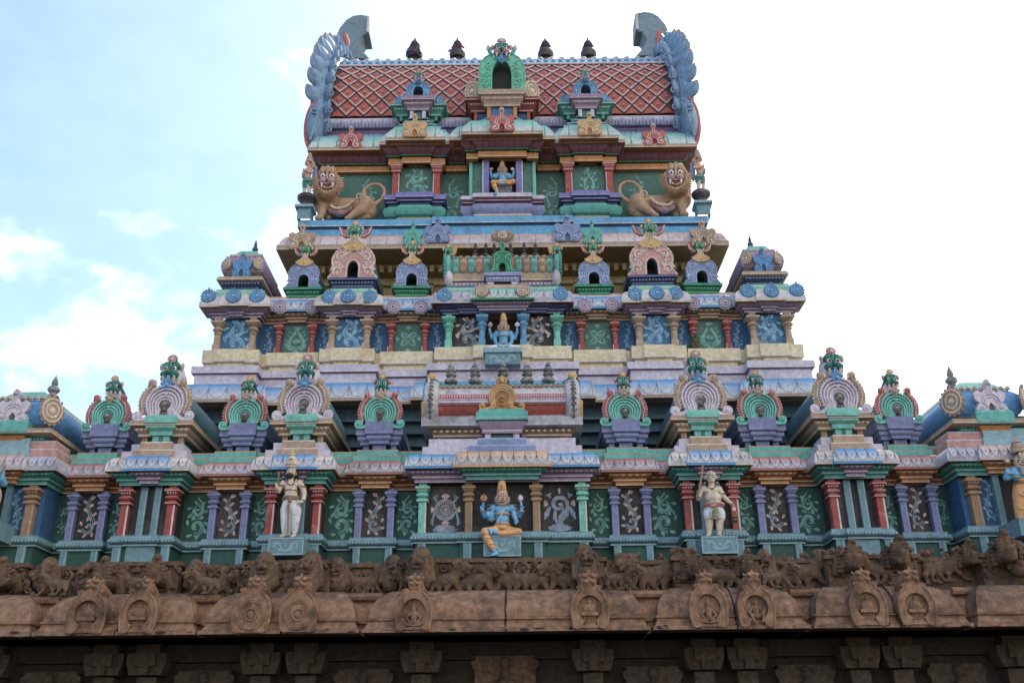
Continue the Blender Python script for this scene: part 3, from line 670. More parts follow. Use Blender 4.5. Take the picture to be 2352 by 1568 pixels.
for s in (-1, 1):
    x = s*XB3
    b = MB(); b.box(x-.7, x+.7, yb3+.14, y3, zw0, zo0+.02, 'panelg'); b.build('storey_wall', TW)
    scr = MB(); zc_ = (Z_(956, 450, yb3)+zo0)/2; scroll(scr, x, zc_, .72, (zo0-Z_(956, 450, yb3))*.98, yb3+.135, 'mintp', 'mintp', 'S' if s < 0 else 'sprig', s, 9); scr.build('painted_scroll', TW, 0)
    zpb = Z_(956, 456, yb3)
    for t in (-1, 1):
        m_ = MB(); H = zo0-zpb; hw = .105
        m_.sq((x+t*.66, yb3+.08, zpb-.15), [(hw, 0), (hw, H*.75+.15), (hw*1.3, H*.76+.15), (hw*1.55, H*.8+.15, 'winglite'), (hw*1.55, H*.815+.15), (hw*1.3, H*.83+.15), (hw*1.35, H*.87+.15), (hw*1.6, H*.9+.15, 'winglite'), (hw*1.6, H*.91+.15), (hw*1.9, H*.95+.15, 'winglite'), (hw*1.95, H*.97+.15), (hw*1.95, H+.15)], 'red')
        m_.box(x+t*.66-t*hw*1.0-.012, x+t*.66-t*hw*1.0+.012, yb3+.08-hw-.005, yb3+.08-hw+.01, zpb-.1, zpb+H*.74, 'winglite'); m_.build('pilaster', TW)
    # violet and teal base
    for (hw_, yy, d_) in ((.83, yb3-.02, 0), (.45, yb3-.14, .02)):
        s_ = MB(); zA, zB, zC = zw0, Z_(956, 476, yb3), Z_(956, 452, yb3)+d_
        h1 = zB-zA; h2 = zC-zB
        s_.us(x-hw_, x+hw_, yy, y3, [(.16, zA), (.16, zA+h1*.18), (.10, zA+h1*.2, 'cream'), (.10, zA+h1*.26), (.1, zA+h1*.36), (.03, zA+h1*.38)], 'tan'); s_.us(x-hw_, x+hw_, yy, y3, [(.03, zA+h1*.38), (.03, zA+h1*.44), (.12, zA+h1*.5), (.16, zA+h1*.62), (.16, zA+h1*.74), (.12, zA+h1*.86), (.06, zA+h1*.88, 'mint'), (.06, zA+h1*.93), (.02, zB)], 'teal')
        s_.us(x-hw_, x+hw_, yy, y3, [(.02, zB), (.02, zB+h2*.2), (.1, zB+h2*.22), (.1, zB+h2*.27, 'violl'), (.1, zB+h2*.32), (.04, zB+h2*.34)], 'violdk')
        s_.us(x-hw_, x+hw_, yy, y3, [(.04, zB+h2*.34), (.04, zB+h2*.48), (.16, zB+h2*.52, 'white'), (.16, zB+h2*.56), (.16, zC-.03), (.08, zC), (-.3, zC+.003)], 'purple'); s_.build('base_moulding', TW)
    arch3(x-.76, x+.76, yb3+.08, y3); arch3(x-.3, x+.3, yb3, yb3+.1); kap3(x-.3, x+.3, yb3-.02, y3); kap3(x-.53, x+.53, yb3+.22, y3)
    # side panels with scrolls
    for px, kd in ((1042, 'S'), (845, 'S')):
        xx = s*abs(X_(px, 430, y3)); scr = MB(); scroll(scr, xx, (zw0+zo0)/2+.1, .62, (zo0-zw0)*.8, y3-.004, 'mintp', 'mintp', kd, -s, px); scr.build('painted_scroll', TW, 0)
    m_ = MB(); xq = s*abs(X_(797, 430, y3-.3)); m_.sq((xq, y3-.1, zw0), [(.1, 0), (.1, 1.1), (.16, 1.15), (.2, 1.18, 'cream'), (.2, 1.3)], 'teal'); m_.build('pilaster', TW)
# centre of tier three
b = MB(); 
for s in (-1, 1): b.box(min(s*.5, s*1.02), max(s*.5, s*1.02), yc3+.14, y3, zw0, zo0+.08, 'panelg')
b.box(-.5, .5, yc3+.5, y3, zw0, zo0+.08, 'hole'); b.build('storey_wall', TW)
zn0 = Z_(1155, 448, yc3-.2)
for s in (-1, 1):
    b = MB(); b.box(s*.53-.1, s*.53+.1, yc3+.02, yc3+.3, zn0-.3, zo0+.09, 'purple'); b.box(s*.53+s*.1-.018, s*.53+s*.1+.018, yc3+.01, yc3+.2, zn0-.3, zo0+.085, 'white'); b.build('door_jamb', TW)
    b = MB(); b.box(s*1.02-.05, s*1.02+.05, yc3+.08, yc3+.3, zn0-.3, zo0, 'mint'); b.build('inner_post', TW)
for (hw_, yy, d_) in ((1.16, yc3-.03, 0), (.78, yc3-.16, .02)):
    s_ = MB(); zA, zB, zC = zw0, Z_(1155, 473, yc3-.1), Z_(1155, 450, yc3-.1)+d_; h1 = zB-zA; h2 = zC-zB
    s_.us(-hw_, hw_, yy, y3, [(.05, zA), (.12, zA+h1*.3, 'cream'), (.12, zA+h1*.36)], 'tan'); s_.us(-hw_, hw_, yy, y3, [(.12, zA+h1*.36), (.06, zA+h1*.4), (.15, zA+h1*.6), (.16, zA+h1*.85), (.12, zB-.02), (.02, zB)], 'viol')
    s_.us(-hw_, hw_, yy, y3, [(.02, zB), (.02, zB+h2*.2), (.1, zB+h2*.22), (.1, zB+h2*.3, 'lav'), (.1, zB+h2*.34), (.03, zB+h2*.36), (.03, zB+h2*.5)], 'mauve')
    s_.us(-hw_, hw_, yy, y3, [(.03, zB+h2*.5), (.16, zB+h2*.54, 'white'), (.16, zB+h2*.57), (.16, zC-.06), (.1, zC), (-.5, zC+.003)], 'lav'); s_.build('base_moulding', TW)
arch3(-1.0, 1.0, yc3+.06, y3); arch3(-.62, .62, yc3-.05, yc3+.06); kap3(-.65, .65, yc3-.04, y3); kap3(-1.05, 1.05, yc3+.25, y3)

# ---- barrel roof
YR, RR = 9.15, 4.1; ZR = Z_(1155, 246, YR-RR)
XR = abs(X_(762, 205, YR-RR+.2))
zr_l = Z_(1155, 265, YR-RR); zr_b = zk32-.1
def rp(a, d=0): return (YR-(RR+d)*math.cos(a), ZR+(RR+d)*math.sin(a))      # a=0 springing, pi/2 apex
mb = MB(); na = 20
vs = []; fs = []
arcp = [(YR-RR, zr_l)]+[rp(pi*i/(2*na)) for i in range(na+1)]+[rp(pi-pi*i/(2*na)) for i in range(na-1, -1, -1)]+[(YR+RR, zr_l)]
for (yy, zz) in arcp: vs += [(-XR, yy, zz), (XR, yy, zz)]
for i in range(len(arcp)-1): fs.append((2*i, 2*i+1, 2*i+3, 2*i+2))
fs.append(tuple(range(0, 2*len(arcp), 2))); fs.append(tuple(range(2*len(arcp)-1, 0, -2)))
mb.add(vs, fs, 'latticed'); roof = mb.build('barrel_roof', TW)
# lattice tiles
mb = MB(); W_, Hh = .59, .68; arcl = (ZR-zr_l)+RR*R_(34.5); amax = arcl
def surf(x, s_, d):
    zz = ZR-zr_l
    if s_ < zz: return (x, YR-RR-d, zr_l+s_)
    a = (s_-zz)/RR; yy, z = rp(a, d); return (x, yy, z)
xhw = abs(X_(1100, 205, 3.3))-.1
rows = int(amax/(Hh/2))
for r in range(-1, rows):
    for i in range(-11, 12):
        cx = (i+(.5 if r % 2 else 0))*W_; cs = (r+1)*Hh/2
        if abs(cx) > XR-.05 or cs-Hh*.44 < 0 and r > 0: continue
        k = .86
        x0_, x1_ = max(-XR, cx-W_/2*k), min(XR, cx+W_/2*k); s0_ = max(.005, cs-Hh/2*k); s1_ = min(amax, cs+Hh/2*k)
        if s1_ <= s0_+.1: continue
        csm = max(cs, s0_)
        mb.add([surf(cx, s0_, .012), surf(x1_, csm, .012), surf(cx, s1_, .012), surf(x0_, csm, .012), surf(cx, csm, .045)], [(0, 1, 4), (1, 2, 4), (2, 3, 4), (3, 0, 4)], 'lattice')
        if s0_ == cs-Hh/2*k:
            for sg in (-1, 1):
                pts = [surf(cx+sg*W_/2*k*t*.96, cs-Hh/2*k*(1-t)*.96, .03) for t in (0, .33, .66, 1)]
                if abs(pts[-1][0]) <= XR: mb.tube(pts, .017, 'lace', 4, up=(1,0,0))
                for t in (.08, .3, .52, .74, .94):
                    q_ = surf(cx+sg*W_/2*k*t*.92, cs-Hh/2*k*(1-t)*.86+.012, .035)
                    if abs(q_[0]) < XR: mb.ell(q_, (.032, .022, .032), 'lace', 6, 3)
        if r % 1 == 0 and 0 < cs < amax: mb.ell(surf(cx, cs, .07), (.038, .03, .038), 'steell', 7, 5)
mb.build('roof_lattice', TW)
# ridge band with rosettes, crest teeth
mb = MB(); a0_ = R_(50.5)
s0_, s1_ = (ZR-zr_l)+RR*R_(34.5), (ZR-zr_l)+RR*R_(50)
sl = [surf(0, s0_+(s1_-s0_)*t/6, .05) for t in range(7)]
vs = []; fs = []
for p in sl: vs += [(-XR-.02, p[1], p[2]), (XR+.02, p[1], p[2])]
for i in range(6): fs.append((2*i, 2*i+1, 2*i+3, 2*i+2))
mb.add(vs, fs, 'bluep')
n = 44
for i in range(n+1):
    x = -XR+.1+(2*XR-.2)*i/n; q_ = surf(x, s0_+.44, .07); rot = Matrix.Rotation(-R_(40), 3, 'X')
    mb.ell(q_, (.10, .03, .10), 'blue', 8, 4, rot); mb.ell((q_[0], q_[1]-.03, q_[2]+.02), (.045, .02, .045), 'bluep', 6, 4, rot)
for sgn in (0, 1):
    q_ = surf(0, s0_+.02+sgn*.86, .06); mb.tube([(-XR, q_[1], q_[2]), (XR, q_[1], q_[2])], .035, 'lace' if not sgn else 'petpale', 6)
for i in range(30):
    x = -XR+.15+(2*XR-.3)*i/29; q_ = surf(x, s0_+1.08, .06); mb.lathe((q_[0], q_[1]+.05, q_[2]-.02), [(.17, 0), (.12, .1), (.0, .17)], 'mint' if i % 3 == 0 else 'petlav', 5)
mb.build('ridge_band', TW)
# lavender lotus mouldings under the lattice
mb = MB()
zz1, zz2, zz3, zz4 = Z_(1155, 268, YR-RR-.2), Z_(1155, 293, YR-RR-.2), Z_(1155, 301, YR-RR-.2), Z_(1155, 313, YR-RR-.3)
mb.us(-XR, XR, YR-RR, 9, [(.02, zz1+.06), (.12, zz1+.05), (.12, zz1)], 'tan')
pl = [(.1, zz1), (.22, zz1-.04), (.26, (zz1+zz2)/2), (.2, zz2+.05), (.08, zz2)]
mb.us(-XR, XR, YR-RR, 9, pl[::-1], 'petviol')
for i in range(34):
    x = -XR+.15+(2*XR-.3)*i/33
    mb.tube([(x+dx, YR-RR-.255+abs(t-.5)*.1, zz2+.04+(zz1-zz2-.1)*t) for dx, t in ((-.12, 0), (-.11, .5), (-.06, .85), (0, .95), (.06, .85), (.11, .5), (.12, 0))], .009, 'violdk', 4)
    mb.tube([(x, YR-RR-.275, zz2+.08), (x, YR-RR-.28, zz2+(zz1-zz2)*.7)], .007, 'violdk', 4)
mb.us(-XR, XR, YR-RR, 9, [(.1, zz3), (.2, (zz2+zz3)/2), (.08, zz2)], 'lavd')
mb.us(-XR, XR, YR-RR, 9, [(.12, zz4-.3), (.3, zz4), (.32, zz4+.04), (.2, (zz3+zz4)/2), (.1, zz3)], 'violl')
for i in range(34):
    x = -XR+.15+(2*XR-.3)*i/33; mb.tube([(x+dx, YR-RR-.3, zz4+(zz3-zz4)*t) for dx, t in ((-.1, .1), (-.05, .6), (.05, .6), (.1, .1))], .01, 'violdk', 4)
mb.build('lotus_band', TW)
# ================================================================== ORNAMENT BUILDERS
def arcpath(R, zc, foot, zf=0.0, neck=.66, a0=-52, n=14):
    """right foot -> up the neck -> round the arch -> left foot"""
    sx, sz = R*math.cos(R_(a0)), zc+R*math.sin(R_(a0))
    leg = []
    for i in range(5):
        t = i/5; u = 1-t
        p0, p1, p2 = (foot, zf), (sx*(.9 if a0 < -40 else .66), zf+(sz-zf)*(.25 if a0 < -40 else .14)), (sx, sz)
        leg.append((u*u*p0[0]+2*u*t*p1[0]+t*t*p2[0], u*u*p0[1]+2*u*t*p1[1]+t*t*p2[1]))
    arc = [(R*math.cos(R_(a0+(180-2*a0)*i/n)), zc+R*math.sin(R_(a0+(180-2*a0)*i/n))) for i in range(n+1)]
    return leg+arc+[(-p[0], p[1]) for p in reversed(leg)]
def horseshoe(mb, x, y, z, W, H, n, plate, ridge, line, t=.14, relief='relief', wings=None, winglite='cream'):
    R = min(H*.50, W*.34); zc = H-R
    out = arcpath(R, zc, W*.42, .10*H, a0=-26)
    poly = [(x+p[0], z+p[1]) for p in out]; poly = [(x+W*.47, z+.1*H), (x+W*.47, z)][::-1]+poly+[(x-W*.47, z+.1*H), (x-W*.47, z)]
    mb.extr(poly, y, y+t, plate)
    for i in range(n):
        r = R*(.93-.155*i); ft = W*(.40-.065*i)
        pts = arcpath(r, zc-.02*i*H, W*(.40-.075*i), .02*H, a0=-24)
        mb.tube([(x+p[0], y-.01, z+p[1]) for p in pts], R*.062, ridge, 7, flat=1.3)
        mb.tube([(x+p[0]*.905, y-.004, z+zc*.095+p[1]*.905) for p in pts[4:-4]], R*.026, line, 4)
    for s in (-1, 1):
        sp = spiral(x+s*W*.42, z+.15*H, .14*H, .03*H, (-pi/2 if s > 0 else -pi/2), 1.2*s, 14)
        mb.tube([(p[0], y-.01, p[1]) for p in sp], .035*H, ridge, 6); mb.ell((x+s*W*.42, y-.0, z+.15*H), (.12*H, .05, .12*H), plate, 10, 6); mb.ell((x+s*W*.42, y-.03, z+.15*H), (.045*H, .04, .045*H), ridge, 8, 5)
        mb.tube([(x+s*W*.42, y-.02, z+.015*H), (x+s*W*.3, y-.02, z+.03*H), (x+s*W*.2, y-.02, z+.16*H), (x+s*W*.16, y-.02, z+.3*H)], .04*H, ridge, 6)
        mb.ell((x+s*W*.21, y-.03, z+.20*H), (.04*H, .03, .04*H), ridge, 6, 4)
    m_ = len(out)
    for i in range(26):
        a = R_(-30+(240)*i/25); mb.ell((x+R*math.cos(a), y+.0, z+zc+R*math.sin(a)), (R*.07, .03, R*.07), ridge, 5, 3)
    if relief:
        rr = R*.30; mb.ell((x, y-.0, z+zc-.05*H), (rr, .05, rr), relief, 9, 5)
        mb.extr([(x-W*.09, z+.0), (x+W*.09, z+.0), (x+W*.04, z+zc-.1*H), (x-W*.04, z+zc-.1*H)], y-.02, y, relief)
        for i in range(3): mb.ell((x, y-.035, z+zc-.04*H-i*H*.15), (rr*.5, .05, rr*.42), 'finial' if i == 0 else relief, 7, 4)
        mb.ell((x, y-.03, z+zc+R*.48), (.05*H, .04, .05*H), ridge, 7, 4)
    if wings:
        for s in (-1, 1):
            cr = R*1.2
            pts = [(x+s*cr*math.cos(R_(a)), z+zc+cr*math.sin(R_(a))*1.02) for a in (-30, -15, 5, 25, 42, 58)]
            curl = spiral(x+s*(cr*math.cos(R_(60))+.05), z+zc+cr*math.sin(R_(60))*1.02+.0*H, .10*H, .035*H, 0 if s > 0 else pi, .8*s, 8)
            pp = [(p[0], y+.03, p[1]) for p in pts]
            mb.tube(pp, [R*.10, R*.17, R*.2, R*.19, R*.16, R*.13], wings, 8, flat=.7); mb.ell((curl[0][0]-s*.05*H, y-.0, curl[0][1]+.01*H), (.11*H, .09, .11*H), wings, 8, 5)
            mb.tube([(p[0], y-.02, p[1]) for p in curl], .03*H, winglite, 5)
            for k in range(12):
                a = R_(-30+88*k/11); mb.ell((x+s*(cr+R*.14)*math.cos(a), y, z+zc+(cr+R*.14)*math.sin(a)*1.02), (R*.055, .03, R*.055), winglite, 5, 3)
            mb.tube([(x+s*(cr-R*.02)*math.cos(R_(a)), y-.05, z+zc+(cr-R*.02)*math.sin(R_(a))*1.02) for a in (-30, 0, 30, 50)], R*.025, winglite, 4)
    return R, zc
def kirti(mb, x, y, z, s, skin='green', lite='greenl', cheek='green', crown='gold', ear='wing', bow=True):
    """leonine guardian mask; s = width of the face, z = chin"""
    for k in (-1, 1):
        mb.ell((x+k*.24*s, y, z+.72*s), (.23*s, .25*s, .25*s), skin, 9, 6)
        mb.ell((x+k*.22*s, y-.2*s, z+.52*s), (.13*s, .10*s, .13*s), 'eyew', 8, 5); mb.ell((x+k*.22*s, y-.28*s, z+.51*s), (.07*s, .05*s, .07*s), 'eyeb', 7, 4)
        mb.tube([(x+k*.07*s, y-.26*s, z+.62*s), (x+k*.22*s, y-.27*s, z+.69*s), (x+k*.38*s, y-.18*s, z+.6*s)], .035*s, lite, 5)
        mb.ell((x+k*.25*s, y-.14*s, z+.22*s), (.25*s, .26*s, .2*s), cheek, 9, 6)
        for i in range(3): mb.tube([(x+k*.06*s, y-.33*s+i*.02, z+.32*s-i*.09*s), (x+k*.26*s, y-.37*s, z+.27*s-i*.09*s), (x+k*.46*s, y-.2*s, z+.3*s-i*.08*s)], .02*s, lite if cheek == skin else 'pink', 4)
        mb.lathe((x+k*.28*s, y-.24*s, z+.1*s), [(.005*s, -.3*s), (.05*s, -.15*s), (.09*s, 0), (.08*s, .06*s)], 'ivory', 7)
        mb.lathe((x+k*.46*s, y-.05*s, z+.08*s), [(.005*s, -.24*s), (.04*s, -.1*s), (.06*s, 0)], 'ivory', 6)
        mb.ell((x+k*.54*s, y+.06*s, z+.72*s), (.12*s, .1*s, .22*s), ear, 8, 5); mb.ell((x+k*.55*s, y-.03*s, z+.76*s), (.05*s, .04*s, .1*s), 'winglite', 6, 4)
    mb.ell((x, y-.3*s, z+.36*s), (.11*s, .2*s, .2*s), skin, 8, 6); mb.ell((x, y-.44*s, z+.3*s), (.08*s, .08*s, .06*s), lite, 6, 4)
    mb.tube([(x, y-.18*s, z+.5*s), (x, y-.16*s, z+.9*s)], .06*s, lite, 6)
    mb.ell((x, y+.02*s, z+.22*s), (.36*s, .2*s, .3*s), skin, 9, 6)
    mb.ell((x, y-.02*s, z+1.1*s), (.23*s, .12*s, .22*s), crown, 9, 5); mb.ell((x, y-.13*s, z+1.1*s), (.09*s, .06*s, .1*s), 'winglite', 7, 4)
    for i in range(9):
        a = pi*i/8; mb.ell((x+.25*s*math.cos(a), y-.03*s, z+1.1*s+.24*s*math.sin(a)), (.05*s, .05*s, .05*s), crown, 5, 3)
def plume(mb, x, y, z, s, m, lite):
    """hanging bell-shaped leaf below the mask, z = top"""
    mb.extr([(x-.08*s, z), (x-.14*s, z-.4*s), (x-.42*s, z-.55*s), (x-.34*s, z-.75*s), (x, z-1.1*s), (x+.34*s, z-.75*s), (x+.42*s, z-.55*s), (x+.14*s, z-.4*s), (x+.08*s, z)], y, y+.08, m)
    for k in (-1, 1): mb.tube([(x+k*.04*s, y, z), (x+k*.1*s, y-.01, z-.4*s), (x+k*.36*s, y-.01, z-.58*s)], .03*s, lite, 5); mb.ell((x+k*.36*s, y-.01, z-.6*s), (.08*s, .04, .08*s), m, 6, 4)
    mb.ell((x, y-.02, z-.72*s), (.13*s, .07, .13*s), lite, 8, 5)
    for i in range(7):
        a = pi+pi*i/6; mb.ell((x+.24*s*math.cos(a), y, z-.72*s+.28*s*math.sin(a)), (.05*s, .03, .05*s), lite, 5, 3)
def fan(mb, x, y, z, W, H, m, lite):
    """fan-shaped tan shield below a mask; z = bottom"""
    top = [(x-W*.12, z+H), (x-W*.16, z+H*.6), (x-W*.5, z+H*.32)]
    bot = [(x+W*.5*math.cos(R_(a)), z+H*.32+H*.32*math.sin(R_(a))) for a in (200, 235, 270, 305, 340)]
    mb.extr(top+bot+[(x+W*.5, z+H*.32), (x+W*.16, z+H*.6), (x+W*.12, z+H)], y, y+.1, m)
    for i in range(5):
        u = (i-2)/2; mb.tube([(x+u*W*.09, y, z+H*.95), (x+u*W*.14, y-.005, z+H*.6), (x+u*W*.36, y, z+H*.36)], .02*W, lite, 4)
    for i in range(11):
        a = R_(185+170*i/10); mb.ell((x+W*.5*math.cos(a), y, z+H*.32+H*.34*math.sin(a)), (.035*W, .025, .035*W), lite, 5, 3)
    mb.ell((x, y-.01, z+H*.22), (.06*W, .04, .06*W), lite, 7, 4)
def gable2(W, H, hw, hh, plate, ridge, name, parent, seed=0, t=.16, flare=True, m_in='hole', yb=.0):
    """U-shaped plate round a real opening, covered in curling leaves"""
    mb = MB()
    side = [(.5, 0), (.49, .03), (.42, .14), (.415, .28), (.44, .42), (.445, .56), (.41, .70), (.33, .84), (.2, .95), (0, 1.0)] if flare else [(.5, 0), (.5, .3), (.5, .55), (.46, .72), (.38, .86), (.24, .96), (0, 1.0)]
    o = [(p[0]*W, p[1]*H) for p in side]; o = o+[(-p[0], p[1]) for p in reversed(o[:-1])]
    inn = [(-hw, 0), (-hw*1.0, hh*.55)]+[(-hw*math.cos(R_(a)), hh*.55+hh*.45*math.sin(R_(a))) for a in (25, 50, 75, 90, 105, 130, 155)]+[(hw, hh*.55), (hw, 0)]
    mb.extr(o+inn, 0, t, plate)
    mb.tube([(p[0], 0, p[1]) for p in inn], .022*W, ridge, 5)
    n = 44; tot = len(o)-1
    for i in range(n):
        u = i/(n-1)*tot; k = min(tot-1, int(u)); f_ = u-k; px, pz = o[k][0]*(1-f_)+o[k+1][0]*f_, o[k][1]*(1-f_)+o[k+1][1]*f_
        mb.ell((px*.97, 0, pz*.985), (.025*W, .03, .03*W), ridge, 5, 3)
    rnd = random.Random(seed)
    for s in (-1, 1):
        for (cx, cz, r, a0, tn) in ((.30, .17, .10, -.5, 1.2), (.33, .42, .09, .4, -1.3), (.25, .64, .10, -1.2, 1.3), (.10, .80, .09, 2.0, -1.2), (.26, .30, .05, 2, 1), (.38, .3, .04, 0, -1), (.16, .70, .045, 0, 1)):
            sp = spiral(cx*W, cz*H, r*W*1.05, .018*W, a0, tn, 12)
            pts = [(s*p[0], -.004, p[1]) for p in sp if abs(p[0]) > hw+.015*W or p[1] > hh]
            if len(pts) > 3: mb.tube(pts, [.026*W*(1-.5*i/len(pts)) for i in range(len(pts))], ridge, 5, flat=1.1)
            mb.ell((s*cx*W, -.01, cz*H), (.03*W, .025, .03*W), ridge, 6, 4)
        for (cx, cz, ang) in ((.36, .08, .3), (.3, .06, .8), (.43, .2, 1.2), (.40, .52, 1.4), (.36, .72, 1.9), (.2, .86, 2.4), (.24, .5, 1.2), (.3, .54, .6)):
            for d in (-.5, 0, .5):
                if hw+.02 < cx*W: mb.ell((s*(cx*W+.02*W*math.cos(ang+d)), -.006, cz*H+.03*W*math.sin(ang+d)), (.014*W, .02, .034*W), ridge, 5, 3, Matrix.Rotation(s*(pi/2-(ang+d)), 3, 'Y'))
    mb.ell((0, -.01, .90*H), (.05*W, .04, .05*W), ridge, 8, 5)
    ob = mb.build(name, parent)
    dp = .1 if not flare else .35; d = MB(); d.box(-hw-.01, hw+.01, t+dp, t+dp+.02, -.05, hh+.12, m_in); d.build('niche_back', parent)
    return ob, o
def crest(mb, W, H, m, lite, dark):
    """kudu crest: twin scrolled feet, arch, side wings, stalk with a bud; origin bottom centre, front at y=0"""
    poly = [(-.42, 0), (-.5, .12), (-.42, .26), (-.36, .30), (-.47, .42), (-.5, .58), (-.36, .66), (-.24, .60), (-.12, .66), (-.06, .74), (-.11, .86), (-.05, .98), (0, 1.0)]
    poly = [(p[0]*W, p[1]*H) for p in poly]; inner = [(.08*W, 0), (.10*W, .2*H), (.0, .32*H), (-.10*W, .2*H), (-.08*W, 0)]
    mb.extr(poly+[(-p[0], p[1]) for p in reversed(poly[:-1])]+inner, 0, .12, m); mb.extr([(-.1*W, 0), (.1*W, 0), (.1*W, .2*H), (0, .34*H), (-.1*W, .2*H)], .04, .1, dark)
    for s in (-1, 1):
        sp = spiral(s*.27*W, .15*H, .17*W, .03*W, pi/2, 1.2*s, 14); mb.tube([(p[0], -.01, p[1]) for p in sp], .028*W, lite, 5); mb.ell((s*.27*W, -.01, .15*H), (.045*W, .03, .045*W), lite, 7, 4)
        mb.tube([(s*x*W, -.01, z*H) for x, z in ((.30, .30), (.24, .46), (.12, .54), (0, .55))], .022*W, lite, 5)
        mb.tube([(s*x*W, -.01, z*H) for x, z in ((.2, .28), (.17, .40), (.08, .46), (0, .465))], .018*W, lite, 5)
        mb.tube([(s*x*W, .02, z*H) for x, z in ((.36, .33), (.44, .46), (.46, .58), (.38, .64))], .022*W, lite, 5)
        mb.tube([(s*x*W, -.01, z*H) for x, z in ((.05, .56), (.04, .72), (.09, .84), (.07, .93), (0, .97))], .014*W, lite, 4)
        for k in range(8):
            t = k/7; mb.ell((s*(.46-.12*(t-.4)**2*2)*W, .04, (.36+.28*t)*H), (.018*W, .02, .018*W), m, 5, 3)
        for k in range(9):
            a = R_(-100+220*k/8); mb.ell((s*(.27+.19*math.cos(a))*W, 0, .15*H+.19*W*math.sin(a)), (.018*W, .02, .018*W), lite, 5, 3)
    mb.ell((0, -.03, .86*H), (.055*W, .06, .06*W), lite, 8, 5)
def medallion(mb, r, m, lite, shell=False):
    mb.lathe((0, 0, 0), [(r*.98, 0), (r, .02), (r*.9, .05), (r*.7, .06)], m, 18); 
    for q in (.82, .5): mb.tube([(p[0], p[1], .065) for p in spiral(0, 0, r*q, r*q, 0, 1, 20)], r*.07, lite, 5, up=(0,0,1))
    mb.ell((0, 0, .06), (r*.28, r*.22, .03), lite, 8, 5)
    for i in range(16): a = 2*pi*i/16; mb.ell((r*math.cos(a), r*math.sin(a), .025), (r*.12, r*.12, .03), m, 5, 3)
    mb.lathe((0, -r*1.1, .03), [(r*.16, -.03), (r*.16, .03)], m, 4)
FRONT = Matrix.Rotation(pi/2, 4, 'X') @ Matrix.Rotation(pi, 4, 'Z')      # disc built in XY turned to face -Y, point up
def finial(mb, h, r, m, m2=None):
    """pot finial"""
    mb.lathe((0, 0, 0), [(r*1.15, 0), (r*1.3, h*.06), (r*1.15, h*.14), (r*.7, h*.22), (r*.5, h*.27), (r*.95, h*.32), (r*1.05, h*.36), (r*.6, h*.42), (r*.55, h*.45), (r*.95, h*.52), (r*1.0, h*.58), (r*.75, h*.65), (r*.4, h*.69), (r*.55, h*.73), (r*.5, h*.80), (r*.28, h*.91), (.01, h)], m, 12)

ORD = ['leftmost', 'second from the left', 'third from the left', 'third from the right', 'second from the right', 'rightmost']
# ------------------------------------------------------------------ tier one: large barrel shrines
def big_shrine(name_x, label):
    k = .0103; zf = lambda py: Z_(695, py, -.5)-(zs2+.09)
    t = thing('miniature_shrine', label, 'shrine', (name_x, -.5, zs2+.09), 'barrel-vaulted shrines along the lowest tier')
    nt, ct, gt = zf(996), zf(964), zf(880)
    b = MB(); b.box(-.46, .46, .22, 2.6, -.25, nt, 'dgreen')
    for s in (-1, 1): b.box(s*.42-.06, s*.42+.06, .17, .3, -.2, nt, 'brown'); b.box(s*.42+.03, s*.42+.064, .165, .2, -.2, nt, 'tan')
    b.build('neck', t)
    b = MB(); b.box(-.19, .19, .05, .3, -.06, nt, 'mint'); b.box(-.05, .05, .045, .06, -.06, nt, 'teald')
    for s in (-1, 1): b.box(s*.17-.02, s*.17+.02, .04, .06, -.06, nt, 'steell')
    h = ct-nt
    b.us(-.2, .2, .06, .3, [(0, nt), (.06, nt), (.06, nt+h*.2, 'steell'), (.06, nt+h*.25), (.06, nt+h*.3), (.14, nt+h*.45), (.15, nt+h*.62), (.08, nt+h*.66), (.12, nt+h*.75), (.18, nt+h*.8, 'steell'), (.18, nt+h*.85), (.18, ct+.05), (.14, ct+.13), (-.1, ct+.135)], 'mint')
    b.beads(-.3, .3, -.09, nt+h*.54, .07, .022, .028, 'steell', .02); b.build('front_block', t)
    b = MB(); b.us(-.46, .46, .2, 2.6, [(0, nt), (.1, nt), (.1, nt+h*.1, 'cream'), (.1, nt+h*.15), (.1, nt+h*.2), (.17, nt+h*.35), (.19, nt+h*.55), (.1, nt+h*.6), (.28, nt+h*.66), (.28, nt+h*.70, 'cream'), (.28, nt+h*.75), (.28, ct), (-.2, ct+.003)], 'tan')
    b.beads(-.62, .62, .01, nt+h*.42, .1, .03, .03, 'cream', .02); b.build('cornice', t)
    W = 1.42; H = gt-ct
    b = MB(); R, zc = horseshoe(b, 0, 0, ct, W, H, 4, 'gablelav', 'gablelav', 'gableline', .2, 'relief', 'tan', 'cream')
    b.build('gable', t)
    v = MB(); out = arcpath(R*1.2, zc-.02, W*.42, 0, a0=-40); v.extr([(p[0], ct+p[1]) for p in out], .2, 2.7, 'vault'); v.build('vault', t, 50)
    b = MB(); zh = zf(864); kirti(b, 0, .1, zh, .46, 'teald', 'teal', 'teald', 'pink', 'peach')
    b.ell((0, .3, zh+.1), (.3, .3, .34), 'gablelav', 10, 6); b.tube([(0, .1, zh+.4), (.02, .6, zh+.2), (.02, .9, zh-.35)], [.15, .2, .1], 'teald', 8); b.build('guardian_mask', t)
    b = MB(); plume(b, 0, -.04, zh+.06, .38, 'blue', 'bluep'); b.build('plume', t)
    return t
bs = big_shrine(-VX[1], 'large vaulted shrine with lavender ringed gable, farthest left of the four on the lowest tier')
dup(bs, (-VX[0], -.5, zs2+.09), 'large vaulted miniature shrine with lavender ringed gable directly above the bearded crowned statue')
dup(bs, (VX[0], -.5, zs2+.09), 'large vaulted miniature shrine with lavender ringed gable directly above the bald boy statue')
